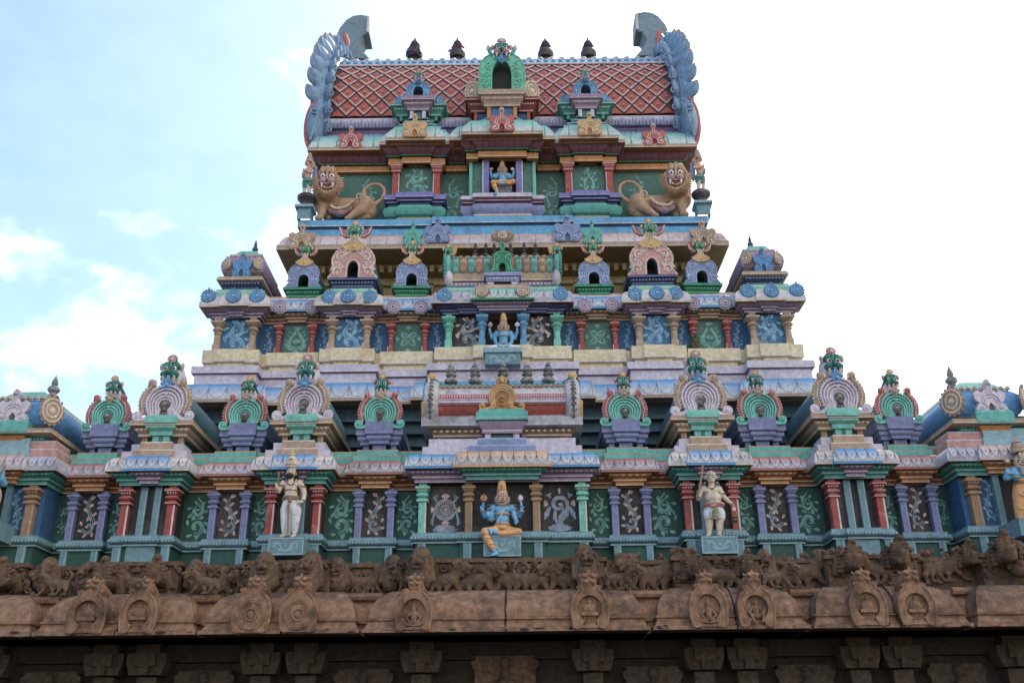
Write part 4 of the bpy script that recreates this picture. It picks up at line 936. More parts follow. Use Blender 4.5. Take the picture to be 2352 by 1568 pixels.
dup(bs, (VX[1], -.5, zs2+.09), 'large vaulted shrine with lavender ringed gable, farthest right of the four on the lowest tier')
# small teal shrines
def teal_shrine(x, label):
    base = zs2; zf = lambda py: Z_(562, py, 0)-base
    t = thing('miniature_shrine', label, 'shrine', (x, 0, base), 'teal horseshoe shrines along the lowest tier')
    nt, mt, ct, gt = zf(1021)-.0, zf(1003), zf(979), zf(914.5)
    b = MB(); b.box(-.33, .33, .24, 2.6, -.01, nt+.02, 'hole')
    for s in (-1, 1): b.box(s*.33-.06, s*.33+.06, .2, .4, -.01, nt+.02, 'viol'); b.box(s*.33+.04, s*.33+.064, .19, .3, -.01, nt+.02, 'violl')
    b.box(-.15, .15, .12, .3, -.01, nt+.02, 'viol')
    for s in (-1, 1): b.box(s*.14-.012, s*.14+.012, .115, .13, -.01, nt+.02, 'violl')
    b.build('neck', t)
    for nm, w0, yy in (('cornice', .4, .18), ('front_block', .17, .08)):
        b = MB(); h = mt-nt; b.us(-w0, w0, yy, 2.6 if w0 > .3 else .3, [(0, nt), (.06, nt), (.06, nt+h*.25, 'violl'), (.06, nt+h*.35), (.08, nt+h*.4), (.12, nt+h*.6), (.12, nt+h*.8, 'violl'), (.12, nt+h*.9), (.1, mt), (.16, mt+.03), (.16, mt+.05, 'violl'), (.16, mt+.07), (.16, ct+(.07 if w0 < .3 else 0)), (-.1, ct+(.073 if w0 < .3 else .003))], 'viol'); b.build(nm, t)
    W = 1.16; zg = zf(987); H = gt-zg
    b = MB(); R, zc = horseshoe(b, 0, 0, zg, W, H, 4, 'tealr', 'teall', 'tealdk', .16, 'relief', 'wing', 'winglite'); b.build('gable', t)
    v = MB(); out = arcpath(R*1.1, zc-.02, W*.40, 0, a0=-40); v.extr([(p[0], zg+p[1]) for p in out], .16, 2.7, 'vault'); v.build('vault', t, 50)
    b = MB(); zh = zf(899); kirti(b, 0, .08, zh, .34, 'teald', 'teal', 'teald', 'gold', 'wing')
    b.ell((0, .22, zh-.06), (.2, .2, .24), 'gablelav', 9, 5); b.tube([(0, .1, zh+.3), (.02, .5, zh+.1), (.02, .8, zh-.3)], [.11, .14, .07], 'teald', 8); b.build('guardian_mask', t)
    b = MB(); plume(b, 0, -.04, zh+.04, .3, 'tan', 'cream'); b.build('plume', t)
    return t
TX = [abs(X_(p, 950, 0)) for p in (873, 562, 249)]
tn = ['teal horseshoe shrine with red side scrolls immediately left of the central red barrel shrine', 'teal horseshoe shrine with red side scrolls between the two lavender-gabled shrines on the left', 'teal horseshoe shrine with red side scrolls beside the blue-domed corner shrine on the left']
ts = teal_shrine(-TX[0], tn[0]); dup(ts, (-TX[1], 0, zs2), tn[1]); dup(ts, (-TX[2], 0, zs2), tn[2])
for x, n_ in zip(TX, tn): dup(ts, (x, 0, zs2), n_.replace('left', 'right'))
# corner shrines with rounded dome
def corner_shrine(s):
    xg = abs(X_(2275, 920, -.9)); base = zs2+.16
    side = 'left' if s < 0 else 'right'
    t = thing('corner_shrine', f'blue loaf-domed shrine with lavender crest and grey finial, {side} edge of the lowest tier', 'shrine', (s*xg, -.85, base), 'domed corner shrines of the lowest tier')
    zf = lambda py: Z_(2275, py+2, -.9)-base
    nt, ct, d0, d1, d2 = zf(992), zf(958), zf(950), zf(884)+.05, zf(873)+.16
    HW = .64
    b = MB(); b.box(-HW+.05, HW-.05, .3, 3.2, -.02, nt, 'dgreen')
    for k in (-1, 1): b.box(k*(HW-.12)-.07, k*(HW-.12)+.07, .24, .35, -.02, nt, 'mint'); b.box(k*(HW-.12)-.012, k*(HW-.12)+.012, .235, .25, -.02, nt, 'steell')
    b.box(-.22, .22, .05, .3, -.02, nt, 'orange'); b.box(-.06, .06, .045, .06, -.02, nt, 'golddk')
    for k in (-1, 1): b.box(k*.16-.02, k*.16+.02, .04, .06, -.02, nt, 'cream')
    b.build('neck', t)
    h = ct-nt; b = MB(); b.us(-HW, HW, .25, 3.2, [(0, nt), (.08, nt), (.08, nt+h*.15, 'steell'), (.08, nt+h*.2), (.12, nt+h*.45), (.2, nt+h*.55)], 'teal'); b.beads(-HW-.1, HW+.1, .12, nt+h*.4, .08, .025, .03, 'mint')
    b.us(-HW, HW, .25, 3.2, [(.2, nt+h*.55), (.36, nt+h*.62), (.36, nt+h*.68, 'cream'), (.36, nt+h*.72), (.36, ct-.03), (.30, ct), (-.2, ct+.003)], 'tan'); b.build('cornice', t)
    b = MB(); b.us(-.24, .24, .08, .3, [(0, nt), (.06, nt), (.06, nt+.03, 'cream'), (.06, nt+.06), (.1, nt+h*.4), (.14, nt+h*.5), (.08, nt+h*.55)], 'orange')
    b.us(-.24, .24, .08, .3, [(.08, nt+h*.55), (.18, nt+h*.6), (.18, nt+h*.65, 'steell'), (.2, nt+h*.7), (.2, ct+.12), (.14, ct+.2), (-.1, ct+.203)], 'tealr'); b.build('front_block', t)
    b = MB(); hd = d1-d0; pr = [(-.02, d0), (.10, d0+hd*.12), (.19, d0+hd*.32), (.20, d0+hd*.5), (.15, d0+hd*.7), (.03, d0+hd*.88), (-.12, d1)]
    b.us(-HW, HW, .25, 3.2, pr, 'blue'); b.add([(-HW+.1, .37, d1), (HW-.1, .37, d1), (HW-.1, 3.2, d1), (-HW+.1, 3.2, d1)], [(0, 1, 2, 3)], 'petpale'); b.us(-HW, HW, .25, 3.2, [(.14, d0+.02), (.16, d0-.02), (0, ct)], 'relief')
    b.build('dome', t)
    b = MB(); b.us(-HW, HW, .25, 3.2, [(.0, d1-.06), (-.02, d1+.02), (-.1, d1+.04), (-.16, d1+.12), (-.3, d2+.04), (-.6, d2+.05)], 'petteal')
    for k in range(9): b.lathe((-HW+.02+k*(2*HW-.04)/8, .25, d1-.03), [(.07, 0), (.05, .06), (0, .1)], 'tan', 5)
    b.build('dome_cap', t)
    b = MB(); b.M = Matrix.Translation((0, -.06, ct+.12)); crest(b, .74, zf(868)-ct-.12, 'gablelav', 'lav', 'relief'); b.build('crest', t)
    for k in (-1, 1):
        b = MB(); b.M = Matrix.Translation((k*(HW+.19), .07, (d0+d1)/2-.02)) @ Matrix.Rotation(k*R_(45), 4, 'Z') @ FRONT @ Matrix.Scale(1.25, 4, (0, 1, 0)); medallion(b, .27, 'tan', 'cream'); b.build('medallion', t)
    b = MB(); b.M = Matrix.Translation((0, 1.62, d2+.0)); finial(b, .88, .15, 'finial'); f_ = b.build('finial', t)
for s in (-1, 1): corner_shrine(s)
# central barrel shrine
def barrel_shrine(nm, label, Yf, zbase, pxz, XBh, ct, nt, b0, b1, R, rib, endm, axis_in=.0):
    pass
tS = thing('barrel_shrine', 'long red barrel-roofed shrine with an orange crest, centre of the lowest tier', 'shrine', (0, -.55, zs2+.09))
zf = lambda py: Z_(1155, py, -.55)-(zs2+.09)
nt, ct, b0, b1 = zf(998), zf(959.5), zf(955), zf(876)
b = MB(); HW = 1.52; b.box(-HW, HW, .3, 2.6, -.02, nt, 'panelg')
for s in (-1, 1): b.box(s*(HW-.08)-.08, s*(HW-.08)+.08, .22, .34, -.02, nt, 'brown'); b.box(s*(HW-.02), s*(HW-.02)+.03, .215, .3, -.02, nt, 'cream')
b.build('neck', tS)
h = ct-nt; b = MB(); b.us(-HW, HW, .28, 2.6, [(0, nt), (.1, nt), (.1, nt+h*.08, 'cream'), (.1, nt+h*.14), (.16, nt+h*.3), (.2, nt+h*.42), (.12, nt+h*.46)], 'tand'); b.beads(-HW-.12, HW+.12, .11, nt+h*.32, .14, .045, .035, 'cream')
b.us(-HW, HW, .28, 2.6, [(.12, nt+h*.46), (.36, nt+h*.5), (.36, nt+h*.55, 'white'), (.36, nt+h*.58), (.36, ct), (-.2, ct+.003)], 'petlav'); b.build('cornice', tS)
R = .62; yy = .25+R*.55; zc = b0+.35
b = MB(); n = 16; vs = []; fs = []; ms = []
hx = 1.58
for i in range(n+1):
    a = R_(-38)+R_(218)*i/n; vs += [(-hx, yy-R*math.cos(a)*1.15, zc+R*math.sin(a)*.92), (hx, yy-R*math.cos(a)*1.15, zc+R*math.sin(a)*.92)]
cols = ['red', 'red', 'lav', 'redr']+['barrelw']*15
for i in range(n): fs.append((2*i, 2*i+1, 2*i+3, 2*i+2)); ms.append(cols[i])
b.add(vs, fs, ms)
def bp(x, a, d=.0): a = R_(a); return (x, yy-(R+d)*math.cos(a)*1.15, zc+(R+d)*math.sin(a)*.92)
for a in (-11, -7, 3): b.tube([bp(-hx, a, .005), bp(hx, a, .005)], .014, 'redd' if a < 0 else 'lav', 5)
for i in range(52): b.ell(bp(-hx+.05+i*(2*hx-.1)/51, 10, .005), (.018, .02, .04), 'lav', 6, 4)
for i in range(60): b.ell(bp(-hx+i*2*hx/59, -38, .02), (.04, .04, .035), 'petlav', 5, 3)
b.build('barrel_vault', tS)
b = MB()
vs = []; fs = []
for a in (44, 50, 58, 66): vs += [bp(-hx, a, .03), bp(hx, a, .03)]
for i in range(3): fs.append((2*i, 2*i+1, 2*i+3, 2*i+2))
b.add(vs, fs, 'petteal')
for i in range(24):
    x = -hx+.08+i*(2*hx-.16)/23; b.lathe(bp(x, 42, .02), [(.0, -.06), (.05, -.01), (.06, .03)], 'tan', 5)
    b.tube([bp(x-.05, 64, .04), bp(x-.02, 52, .05), bp(x+.04, 48, .05), bp(x+.06, 54, .05)], .014, 'teal', 5)
b.build('ridge_band', tS)
for s in (-1, 1):
    b = MB(); pts = [(s*(hx+.09),)+bp(0, a, .03)[1:] for a in range(-40, 125, 12)]
    b.tube(pts, .12, 'barrelw', 10, up=(1,0,0), flat=1.5); b.tube(pts, .125, 'finial', 8, up=(1,0,0), flat=1.0); b.tube([(p[0]+s*.14, p[1]-.02, p[2]) for p in pts[3:]], .045, 'blue', 6, up=(1,0,0)); b.tube([(p[0]+s*.16, p[1]-.02, p[2]) for p in pts[:4]], .06, 'gold', 6, up=(1,0,0))
    for p in pts: b.tube([(q[0]+p[0]-s*.0, p[1]-.13, p[2]+q[1]) for q in spiral(0, 0, .07, .02, 0, 1.1, 8)], .015, 'relief', 4)
    b.tube([(s*(hx+.2), .1, ct-.2), (s*(hx+.19), 0, ct), (s*(hx+.2), .0, ct+.15)], [.02, .06, .08], 'gold', 6, up=(1,0,0))
    b.build('end_plate', tS)
    b = MB(); zt_ = b1-.02; sgn = s
    b.tube([(s*(hx-.1), .5, zt_-.15), (s*(hx+.0), .4, zt_+.05), (s*(hx+.12), .35, zt_+.14), (s*(hx+.26), .3, zt_+.1)], [.14, .16, .15, .07], 'teald', 8)
    b.ell((s*(hx+.12), .32, zt_+.26), (.12, .1, .12), 'gold', 8, 5); b.ell((s*(hx+.2), .26, zt_+.17), (.06, .05, .06), 'eyew', 7, 4); b.ell((s*(hx+.22), .23, zt_+.17), (.035, .03, .035), 'eyeb', 6, 4)
    for k in (0, .1): b.lathe((s*(hx+.12+k), .28, zt_+.02), [(.0, -.16), (.04, -.06), (.05, 0)], 'ivory', 6)
    for k in range(3): b.tube([(s*(hx+.02), .27, zt_+.1-k*.04), (s*(hx+.3), .24, zt_+.09-k*.04)], .018, 'teal', 5)
    b.build('dragon_head', tS)
b = MB(); zc0 = zf(945)
b.box(-.36, .36, -.02, .3, -.02, nt, 'panelg')
for s in (-1, 1): b.box(s*.33-.07, s*.33+.07, -.08, .1, -.0, nt, 'lav'); b.box(s*.27-.0, s*.27+.02, -.083, 0, 0, nt, 'lavd')
h2 = zf(972)-nt
b.us(-.42, .42, -.08, .3, [(0, nt), (.04, nt), (.04, nt+h2*.2, 'white'), (.04, nt+h2*.28), (.05, nt+h2*.4), (.13, nt+h2*.75), (.14, nt+h2*.95), (.1, nt+h2)], 'lavd')
b.us(-.42, .42, -.08, .3, [(.1, nt+h2), (.18, nt+h2+.01), (.18, nt+h2+.05, 'steell'), (.18, nt+h2+.08), (.18, zc0-.08), (.12, zc0-.06), (.12, zc0), (-.2, zc0+.003)], 'tealr'); b.build('front_block', tS)
b = MB(); b.M = Matrix.Translation((0, -.14, zc0))
W, H = 1.06, zf(866)-zc0
R1, zc1_ = horseshoe(b, 0, 0, 0, W, H*.72, 3, 'golddk', 'gold', 'winglite', .14, 'golddk')
b.extr([(-.1, H*.68), (-.09, H*.76), (-.12, H*.86), (0, H), (.12, H*.86), (.09, H*.76), (.1, H*.68)], 0, .12, 'golddk'); b.ell((0, -.02, H*.85), (.05, .05, .08), 'gold', 8, 5)
b.tube([(-.09, 0, H*.76), (-.1, 0, H*.87), (0, 0, H*.98), (.1, 0, H*.87), (.09, 0, H*.76)], .018, 'gold', 5)
b.build('crest', tS)
ff = None
for i, px in enumerate((1035, 1090.5, 1155, 1211, 1260)):
    x = X_(px, 855, -.2)-.0
    lb = 'grey stained pot finial on the red barrel shrine, '+['leftmost of five', 'second of five from the left', 'middle one behind the orange crest tip', 'fourth of five from the left', 'rightmost of five'][i]
    if ff is None:
        ff = MB(); finial(ff, Z_(1155, 832, -.0)-Z_(1155, 879, -.0)+.04, .135, 'finial'); ff = tag(ff.build('pot_finial', None), lb, 'finial', 'grey finials on the central barrel shrine'); o_ = ff
    else: o_ = ff.copy(); C.objects.link(o_); o_['label'] = lb
    o_.location = (x, -.0, Z_(1155, 879, 0))

# ------------------------------------------------------------------ tier two shrines
def arch_shrine(x, Y, base, W, pz, plate, ridge, corn, cornl, label, cheek, grp, seed, hwf=.17, hhf=.5, fanm='gold', msk=.42):
    """pz: photo rows (neck top, cornice top, gable top, mask chin) read on column px"""
    px, r0, r1, r2, r3, r4 = pz
    zf = lambda py: Z_(px, py, Y)-base
    t = thing('horseshoe_shrine', label, 'shrine', (x, Y, base), grp)
    nt, ct, gt, mz = zf(r0), zf(r1), zf(r2), zf(r3)
    hw = W*.36
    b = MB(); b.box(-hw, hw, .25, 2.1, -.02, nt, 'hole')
    for s in (-1, 1): b.box(s*hw-.07, s*hw+.05, .2, .3, -.02, nt, 'tan'); b.box(s*hw+.03, s*hw+.054, .195, .25, -.02, nt, 'cream')
    b.build('neck', t)
    h = ct-nt; b = MB(); b.us(-hw, hw, .2, 2.1, [(0, nt), (.08, nt), (.08, nt+h*.18, cornl), (.08, nt+h*.24), (.06, nt+h*.3), (.12, nt+h*.45), (.15, nt+h*.62), (.08, nt+h*.66), (.2, nt+h*.74), (.2, nt+h*.8, cornl), (.2, nt+h*.84), (.2, ct), (-.1, ct+.003)], corn)
    b.beads(-hw-.1, hw+.1, .055, nt+h*.5, .09, .03, .025, cornl); b.build('cornice', t)
    H = gt-ct
    g_, o = gable2(W, H, W*hwf, H*hhf, plate, ridge, 'gable', t, seed, flare=True)
    gp = g_; gp.location = (0, 0, ct)
    for ch in t.children:
        if ch.name.startswith('niche_back'): ch.location = (0, 0, ct)
    v = MB(); v.extr([(p[0]*.95, ct+p[1]*.97) for p in o], .55, 2.1, 'vault')
    # hollow mouth of the vault
    inn = [(-W*hwf-.02, ct), (-W*hwf-.02, ct+H*hhf*.6), (-W*hwf*.7, ct+H*hhf*.95), (0, ct+H*hhf+.04), (W*hwf*.7, ct+H*hhf*.95), (W*hwf+.02, ct+H*hhf*.6), (W*hwf+.02, ct)]
    v.extr([(p[0]*.95, ct+p[1]*.97) for p in o]+inn, .155, .55, 'vault'); v.build('vault', t, 50)
    b = MB(); fan(b, 0, -.05, gt-.16*W, W*.5, mz-gt+.22*W, fanm, 'cream'); b.build('fan_shield', t)
    b = MB(); kirti(b, 0, .02, mz, W*msk*.75, 'green', 'greenl', cheek, 'gold', 'gold')
    for s in (-1, 1):
        b.extr([(s*.1*W, mz), (s*.2*W, mz-.02*W), (s*.31*W, mz+.08*W), (s*.35*W, mz+.24*W), (s*.26*W, mz+.20*W), (s*.2*W, mz+.12*W)], .03, .09, 'wing')
        b.tube([(s*.14*W, .02, mz+.01*W), (s*.27*W, .02, mz+.06*W), (s*.33*W, .02, mz+.22*W)], .016*W, 'winglite', 4)
    b.build('guardian_mask', t)
    return t
YS = 2.75
b2 = zs2t
gB = 'blue horseshoe shrines on the middle tier'; gP = 'pink horseshoe shrines on the middle tier'
xs1, xs2, xs3 = abs(X_(697, 640, YS)), abs(X_(945, 640, YS)), abs(X_(810, 620, 2.45))
sb = arch_shrine(-xs1, YS, b2-.12, 1.02, (945, 677, 656, 598, 583, 0), 'bluelav', 'bluelavl', 'green', 'greenl', 'blue arched shrine with green mask between the left corner dome and the left pink shrine', 'green', gB, 3)
dup(sb, (-xs2, YS, b2-.12), 'blue arched shrine with green mask between the left pink shrine and the central ribbed barrel')
dup(sb, (xs2, YS, b2-.12), 'blue arched shrine with green mask between the central ribbed barrel and the right pink shrine')
dup(sb, (xs1, YS, b2-.12), 'blue arched shrine with green mask between the right pink shrine and the right corner dome')
sp_ = arch_shrine(-xs3, 2.45, b2, 1.4, (810, 656.5, 637, 561, 543, 0), 'pink', 'pinkl', 'violdk', 'violl', 'tall pink arched shrine carved with white leaves, left of centre on the middle tier', 'green', gP, 9, .13, .52, 'gold', .36)
dup(sp_, (xs3, 2.45, b2), 'tall pink arched shrine carved with white leaves, right of centre on the middle tier')
def corner2(s):
    xg = abs(X_(553, 620, 2.3)); side = 'left' if s < 0 else 'right'; base = zs2t
    zf = lambda py: Z_(553, py, 2.3)-base
    t = thing('corner_shrine', f'lavender domed shrine with tan medallions and blue crest, {side} corner of the middle tier', 'shrine', (s*xg, 2.35, base), 'domed corner shrines of the middle tier')
    nt, ct, d0, d1, d2 = zf(657), zf(633), zf(629), zf(588)+.16, zf(580)+.20; HW = .49
    b = MB(); b.box(-.36, .36, .28, 2.3, -.02, nt, 'hole')
    for k in (-1, 1): b.box(k*.36-.07, k*.36+.06, .22, .3, -.02, nt, 'tan')
    b.build('neck', t)
    h = ct-nt; b = MB(); b.us(-.36, .36, .25, 2.4, [(0, nt), (.08, nt), (.08, nt+h*.1, 'violl'), (.1, nt+h*.15), (.2, nt+h*.35), (.22, nt+h*.55)], 'violdk'); b.beads(-.55, .55, .04, nt+h*.42, .09, .028, .03, 'violl')
    b.us(-.36, .36, .25, 2.4, [(.22, nt+h*.55), (.3, nt+h*.62), (.3, nt+h*.68, 'cream'), (.3, nt+h*.72), (.26, ct), (-.2, ct+.003)], 'tan'); b.build('cornice', t)
    hd = d1-d0; b = MB(); b.us(-HW, HW, .2, 2.5, [(-.02, ct), (.02, d0+.02, 'relief'), (.09, d0+hd*.2), (.13, d0+hd*.4), (.12, d0+hd*.6), (.06, d0+hd*.8), (-.04, d0+hd*.97), (-.16, d1+.06), (-.4, d1+.09)], 'lavd'); b.build('dome', t)
    b = MB(); b.us(-HW+.1, HW-.1, .35, 2.3, [(.06, d1+.02), (.08, d1+.07), (-.02, d1+.1), (-.14, d2+.14), (-.3, d2+.16)], 'petteal')
    for k in range(7): b.lathe((-HW+.08+k*(2*HW-.16)/6, .27, d1-.02), [(.06, 0), (.04, .06), (0, .09)], 'tan', 5)
    b.build('dome_cap', t)
    b = MB(); b.M = Matrix.Translation((0, 0, ct+.0)); crest(b, .56, zf(580)-ct+.06, 'blue', 'bluep', 'blued'); b.build('crest', t)
    for k in (-1, 1):
        b = MB(); b.M = Matrix.Translation((k*(HW-.05), .1, (d0+d1)/2+.02)) @ Matrix.Rotation(k*R_(28), 4, 'Z') @ FRONT @ Matrix.Scale(1.2, 4, (0, 1, 0)); medallion(b, .165, 'tan', 'cream'); b.build('medallion', t)
    b = MB(); b.M = Matrix.Translation((0, 1.1, d2+.1)); finial(b, .75, .09, 'violdk'); b.build('finial', t)
for s in (-1, 1): corner2(s)
# central ribbed barrel of the middle tier
tS = thing('barrel_shrine', 'teal and tan ribbed barrel shrine with a green crest, centre of the middle tier', 'shrine', (0, 2.45, zs2t))
zf = lambda py: Z_(1155, py, 2.45)-zs2t
n0, n1, n2, bb0, bb1 = zf(651), zf(638), zf(617), zf(617), zf(574)
HW = 1.5
b = MB(); b.box(-HW+.08, HW-.08, .35, 2.2, -.02, n0, 'panelg')
for s in (-1, 1): b.box(s*(HW-.1)-.1, s*(HW-.1)+.1, .28, .4, -.02, n0, 'tan')
b.build('neck', tS)
b = MB(); b.us(-HW, HW, .3, 2.2, [(0, n0), (.03, n0), (.09, n0+.04), (.1, n1-.04), (.06, n1)], 'lavd'); b.beads(-HW, HW, .205, (n0+n1)/2, .11, .04, .04, 'lav')
b.us(-HW, HW, .3, 2.2, [(.06, n1), (.12, n1), (.12, n1+.03, 'cream'), (.12, n1+.05), (.1, n2-.02), (-.1, n2)], 'tan'); b.build('cornice', tS)
R = .42; yy = .62; zc = bb0+.2
hx = 1.52
def bq(x, a, d=0): a = R_(a); return (x, yy-(R+d)*math.cos(a), zc+(R+d)*math.sin(a))
b = MB(); vs = []; fs = []
for i in range(15): p = bq(0, -40+17*i); vs += [(-hx, p[1], p[2]), (hx, p[1], p[2])]
for i in range(14): fs.append((2*i, 2*i+1, 2*i+3, 2*i+2))
b.add(vs, fs, 'tan'); b.build('barrel_vault', tS)
for i in range(13):
    x = -hx+.16+i*(2*hx-.32)/12
    if abs(x) < .2: continue
    b = MB(); m1, m2 = ('tealr', 'teal') if i % 2 == 0 else ('tan', 'tand')
    for a0_, a1_ in ((-38, 10), (6, 34), (30, 62)):
        b.tube([bq(x, a) for a in range(a0_, a1_+1, 8)], .098, m1, 8, flat=.6)
    for a in (-22, 4, 32): b.tube([(x+q[0], bq(x, a, .05)[1], bq(x, a, .05)[2]+q[1]) for q in spiral(0, 0, .055, .055, 0, 1, 10)], .014, m2, 5); b.ell(bq(x, a, .05), (.025, .025, .025), m1, 6, 4)
    b.tube([bq(x+.125, a, .0) for a in range(-38, 62, 9)], .022, 'wing', 5); b.build('rib', tS)
b = MB()
for i in range(15): b.lathe(bq(-hx+.1+i*(2*hx-.2)/14, 62, .02), [(.11, -.05), (.08, .03), (0, .08)], 'tan', 5)
for i in range(40): b.ell(bq(-hx+i*2*hx/39, -42, .04), (.04, .03, .03), 'petlav', 5, 3)
b.build('ridge_band', tS)
for s in (-1, 1):
    b = MB(); pts = [(s*(hx+.06),)+bq(0, a, .05)[1:] for a in range(-40, 110, 12)]; b.tube(pts, .085, 'tealr', 8, up=(1,0,0))
    for p in pts: b.ell((p[0]+s*.08, p[1]-.04, p[2]), (.06, .07, .06), 'teal', 6, 4)
    b.ell((s*(hx+.02), .2, bb0-.22), (.13, .2, .26), 'petpale', 10, 6)
    b.tube([(s*(hx-.3), 1.0, bb1+.0), (s*(hx-.05), .8, bb1+.22), (s*(hx+.02), .6, bb1+.3)], [.05, .12, .1], 'greyblue', 8); b.build('end_plate', tS)
    b = MB(); kirti(b, s*(hx+.06), .3, bb1+.02, .26, 'green', 'greenl', 'green', 'gold', 'gold'); b.extr([(s*(hx-.02), bb1-.02), (s*(hx-.16), bb1+.05), (s*(hx-.2), bb1+.22), (s*(hx-.1), bb1+.3)], .28, .34, 'gold'); b.build('guardian_mask', tS)
b = MB(); b.box(-.32, .32, -.0, .3, -.02, n0+.02, 'hole')
for s in (-1, 1): b.box(s*.34-.09, s*.34+.09, -.06, .2, -.02, n0+.02, 'lav')
b.us(-.42, .42, -.05, .3, [(0, n0+.02), (.03, n0+.03), (.06, n1-.02), (.04, n1), (.1, n1), (.1, zf(630)), (-.1, zf(629.5))], 'violl'); b.beads(-.42, .42, -.11, (n0+n1)/2+.01, .1, .035, .03, 'lav'); b.build('front_block', tS)
b = MB(); b.M = Matrix.Translation((0, -.12, zf(629.5))); Wc, Hc = .84, zf(557)-zf(629.5)
po = [(.5, 0), (.36, .1), (.32, .3), (.34, .5), (.22, .64), (.08, .68), (.06, .78), (.11, .88), (0, 1)]
po = [(p[0]*Wc, p[1]*Hc) for p in po]; inn = [(-.09, 0), (-.09, .22), (-.05, .29), (0, .31), (.05, .29), (.09, .22), (.09, 0)]
b.extr(po+[(-p[0], p[1]) for p in reversed(po[:-1])]+inn, 0, .12, 'green'); b.box(-.1, .1, .13, .14, 0, .34, 'hole')
for s in (-1, 1):
    b.tube([(s*p[0], -.01, p[1]) for p in spiral(.15, Hc*.46, .11, .03, -pi/2, 1.2, 12)], .02, 'greenl', 5); b.tube([(s*x*Wc, -.01, z*Hc) for x, z in ((.46, .03), (.3, .1), (.26, .3), (.3, .48), (.18, .62), (0, .64))], .02, 'greenl', 5)
    b.tube([(s*x*Wc, -.01, z*Hc) for x, z in ((.36, .03), (.2, .1), (.18, .26))], .018, 'greenl', 5); b.tube([(s*x*Wc, -.01, z*Hc) for x, z in ((.04, .7), (.08, .86), (0, .97))], .016, 'greenl', 5)
b.build('crest', tS)
for i, px in enumerate((886, 926, 968)):
    pass
k0 = None
for i, px in enumerate((1092, 1116, 1140-.5, 1173, 1204, 1230)):
    x = X_(px if i != 2 else 1135, 585, 3.1); lb = 'small dark finial on the ribbed barrel, '+['first of six from the left', 'second of six from the left', 'third of six, just left of the green crest', 'fourth of six, just right of the green crest', 'fifth of six from the left', 'sixth of six from the left'][i]
    if k0 is None: m_ = MB(); finial(m_, .5, .09, 'pedest'); k0 = tag(m_.build('pot_finial', None), lb, 'finial', 'dark finials on the ribbed barrel shrine'); o_ = k0
    else: o_ = k0.copy(); C.objects.link(o_); o_['label'] = lb
    o_.location = (x, 3.1, Z_(1155, 591, 3.1))

# ------------------------------------------------------------------ crests standing on the eaves
def place_crests(specs):
    protos = {}
    for (px, y0, y1, wpx, Y, m, l_, d_, lb, grp, s) in specs:
        x = s*abs(X_(px, y0, Y)) if px != 1155 else 0; z = Z_(px, y0, Y); H = Z_(px, y1, Y)-z; W = abs(X_(px+wpx, y0, Y)-X_(px, y0, Y))
        key = m
        if key not in protos: b = MB(); crest(b, W, H, m, l_, d_); o_ = b.build('horseshoe_crest', None); protos[key] = (o_, H)
        else: o_ = protos[key][0].copy(); C.objects.link(o_)
        o_.location = (x, Y, z); o_.rotation_euler = (0, R_(JR.uniform(-1.5, 1.5)), R_(JR.uniform(-3, 3))); k = JR.uniform(.96, 1.03); o_.scale = (k, 1, k); tag(o_, lb, 'crest', grp)
g3 = 'crests along the upper eave'; g2 = 'crests along the pale middle eave'
place_crests([
 (803, 340, 287, 56, 4.32, 'redr', 'winglite', 'redd', 'red scrolled crest on the upper eave above the left lion', g3, -1), (803, 340, 287, 56, 4.32, 'redr', 'winglite', 'redd', 'red scrolled crest on the upper eave above the right lion', g3, 1),
 (952, 313, 259, 58, 3.72, 'gold', 'cream', 'golddk', 'yellow scrolled crest on the upper eave, left of the centre red crest', g3, -1), (952, 313, 259, 58, 3.72, 'gold', 'cream', 'golddk', 'yellow scrolled crest on the upper eave, right of the centre red crest', g3, 1),
 (1155, 300, 246, 58, 3.44, 'redr', 'winglite', 'redd', 'red scrolled crest at the very centre of the upper eave', g3, 1),
 (691, 571, 514, 60, 3.3, 'tan', 'cream', 'tand', 'tan scrolled crest on the left corner of the pale eave', g2, -1), (691, 571, 514, 60, 3.3, 'tan', 'cream', 'tand', 'tan scrolled crest on the right corner of the pale eave', g2, 1),
 (947, 562, 508, 46, 3.33, 'tealr', 'teall', 'teald', 'teal scrolled crest on the pale eave, left half', g2, -1), (947, 562, 508, 46, 3.33, 'tealr', 'teall', 'teald', 'teal scrolled crest on the pale eave, right half', g2, 1),
 (1005, 556, 495, 60, 3.34, 'bluelav', 'bluelavl', 'greyblue', 'slate blue scrolled crest on the pale eave, left of the centre', g2, -1), (1005, 556, 495, 60, 3.34, 'bluelav', 'bluelavl', 'greyblue', 'slate blue scrolled crest on the pale eave, right of the centre', g2, 1)])
b = MB(); ym = 3.36; zm = Z_(1155, 541, ym)
for i in range(22):
    a = pi*2*i/22; b.ell((.27*math.cos(a), 0, .11*math.sin(a)), (.10, .04, .035), 'tan', 6, 4, Matrix.Rotation(-a, 3, 'Y'))
b.tube([(p[0], -.03, p[1]*.8) for p in spiral(0, 0, .12, .12, 0, 1, 14)], .025, 'cream', 5); b.ell((0, -.02, 0), (.13, .04, .09), 'tan', 8, 5)
o_ = tag(b.build('flame_rosette', None), 'tan flame-petalled oval rosette in the middle of the pale eave', 'rosette'); o_.location = (0, ym, zm)
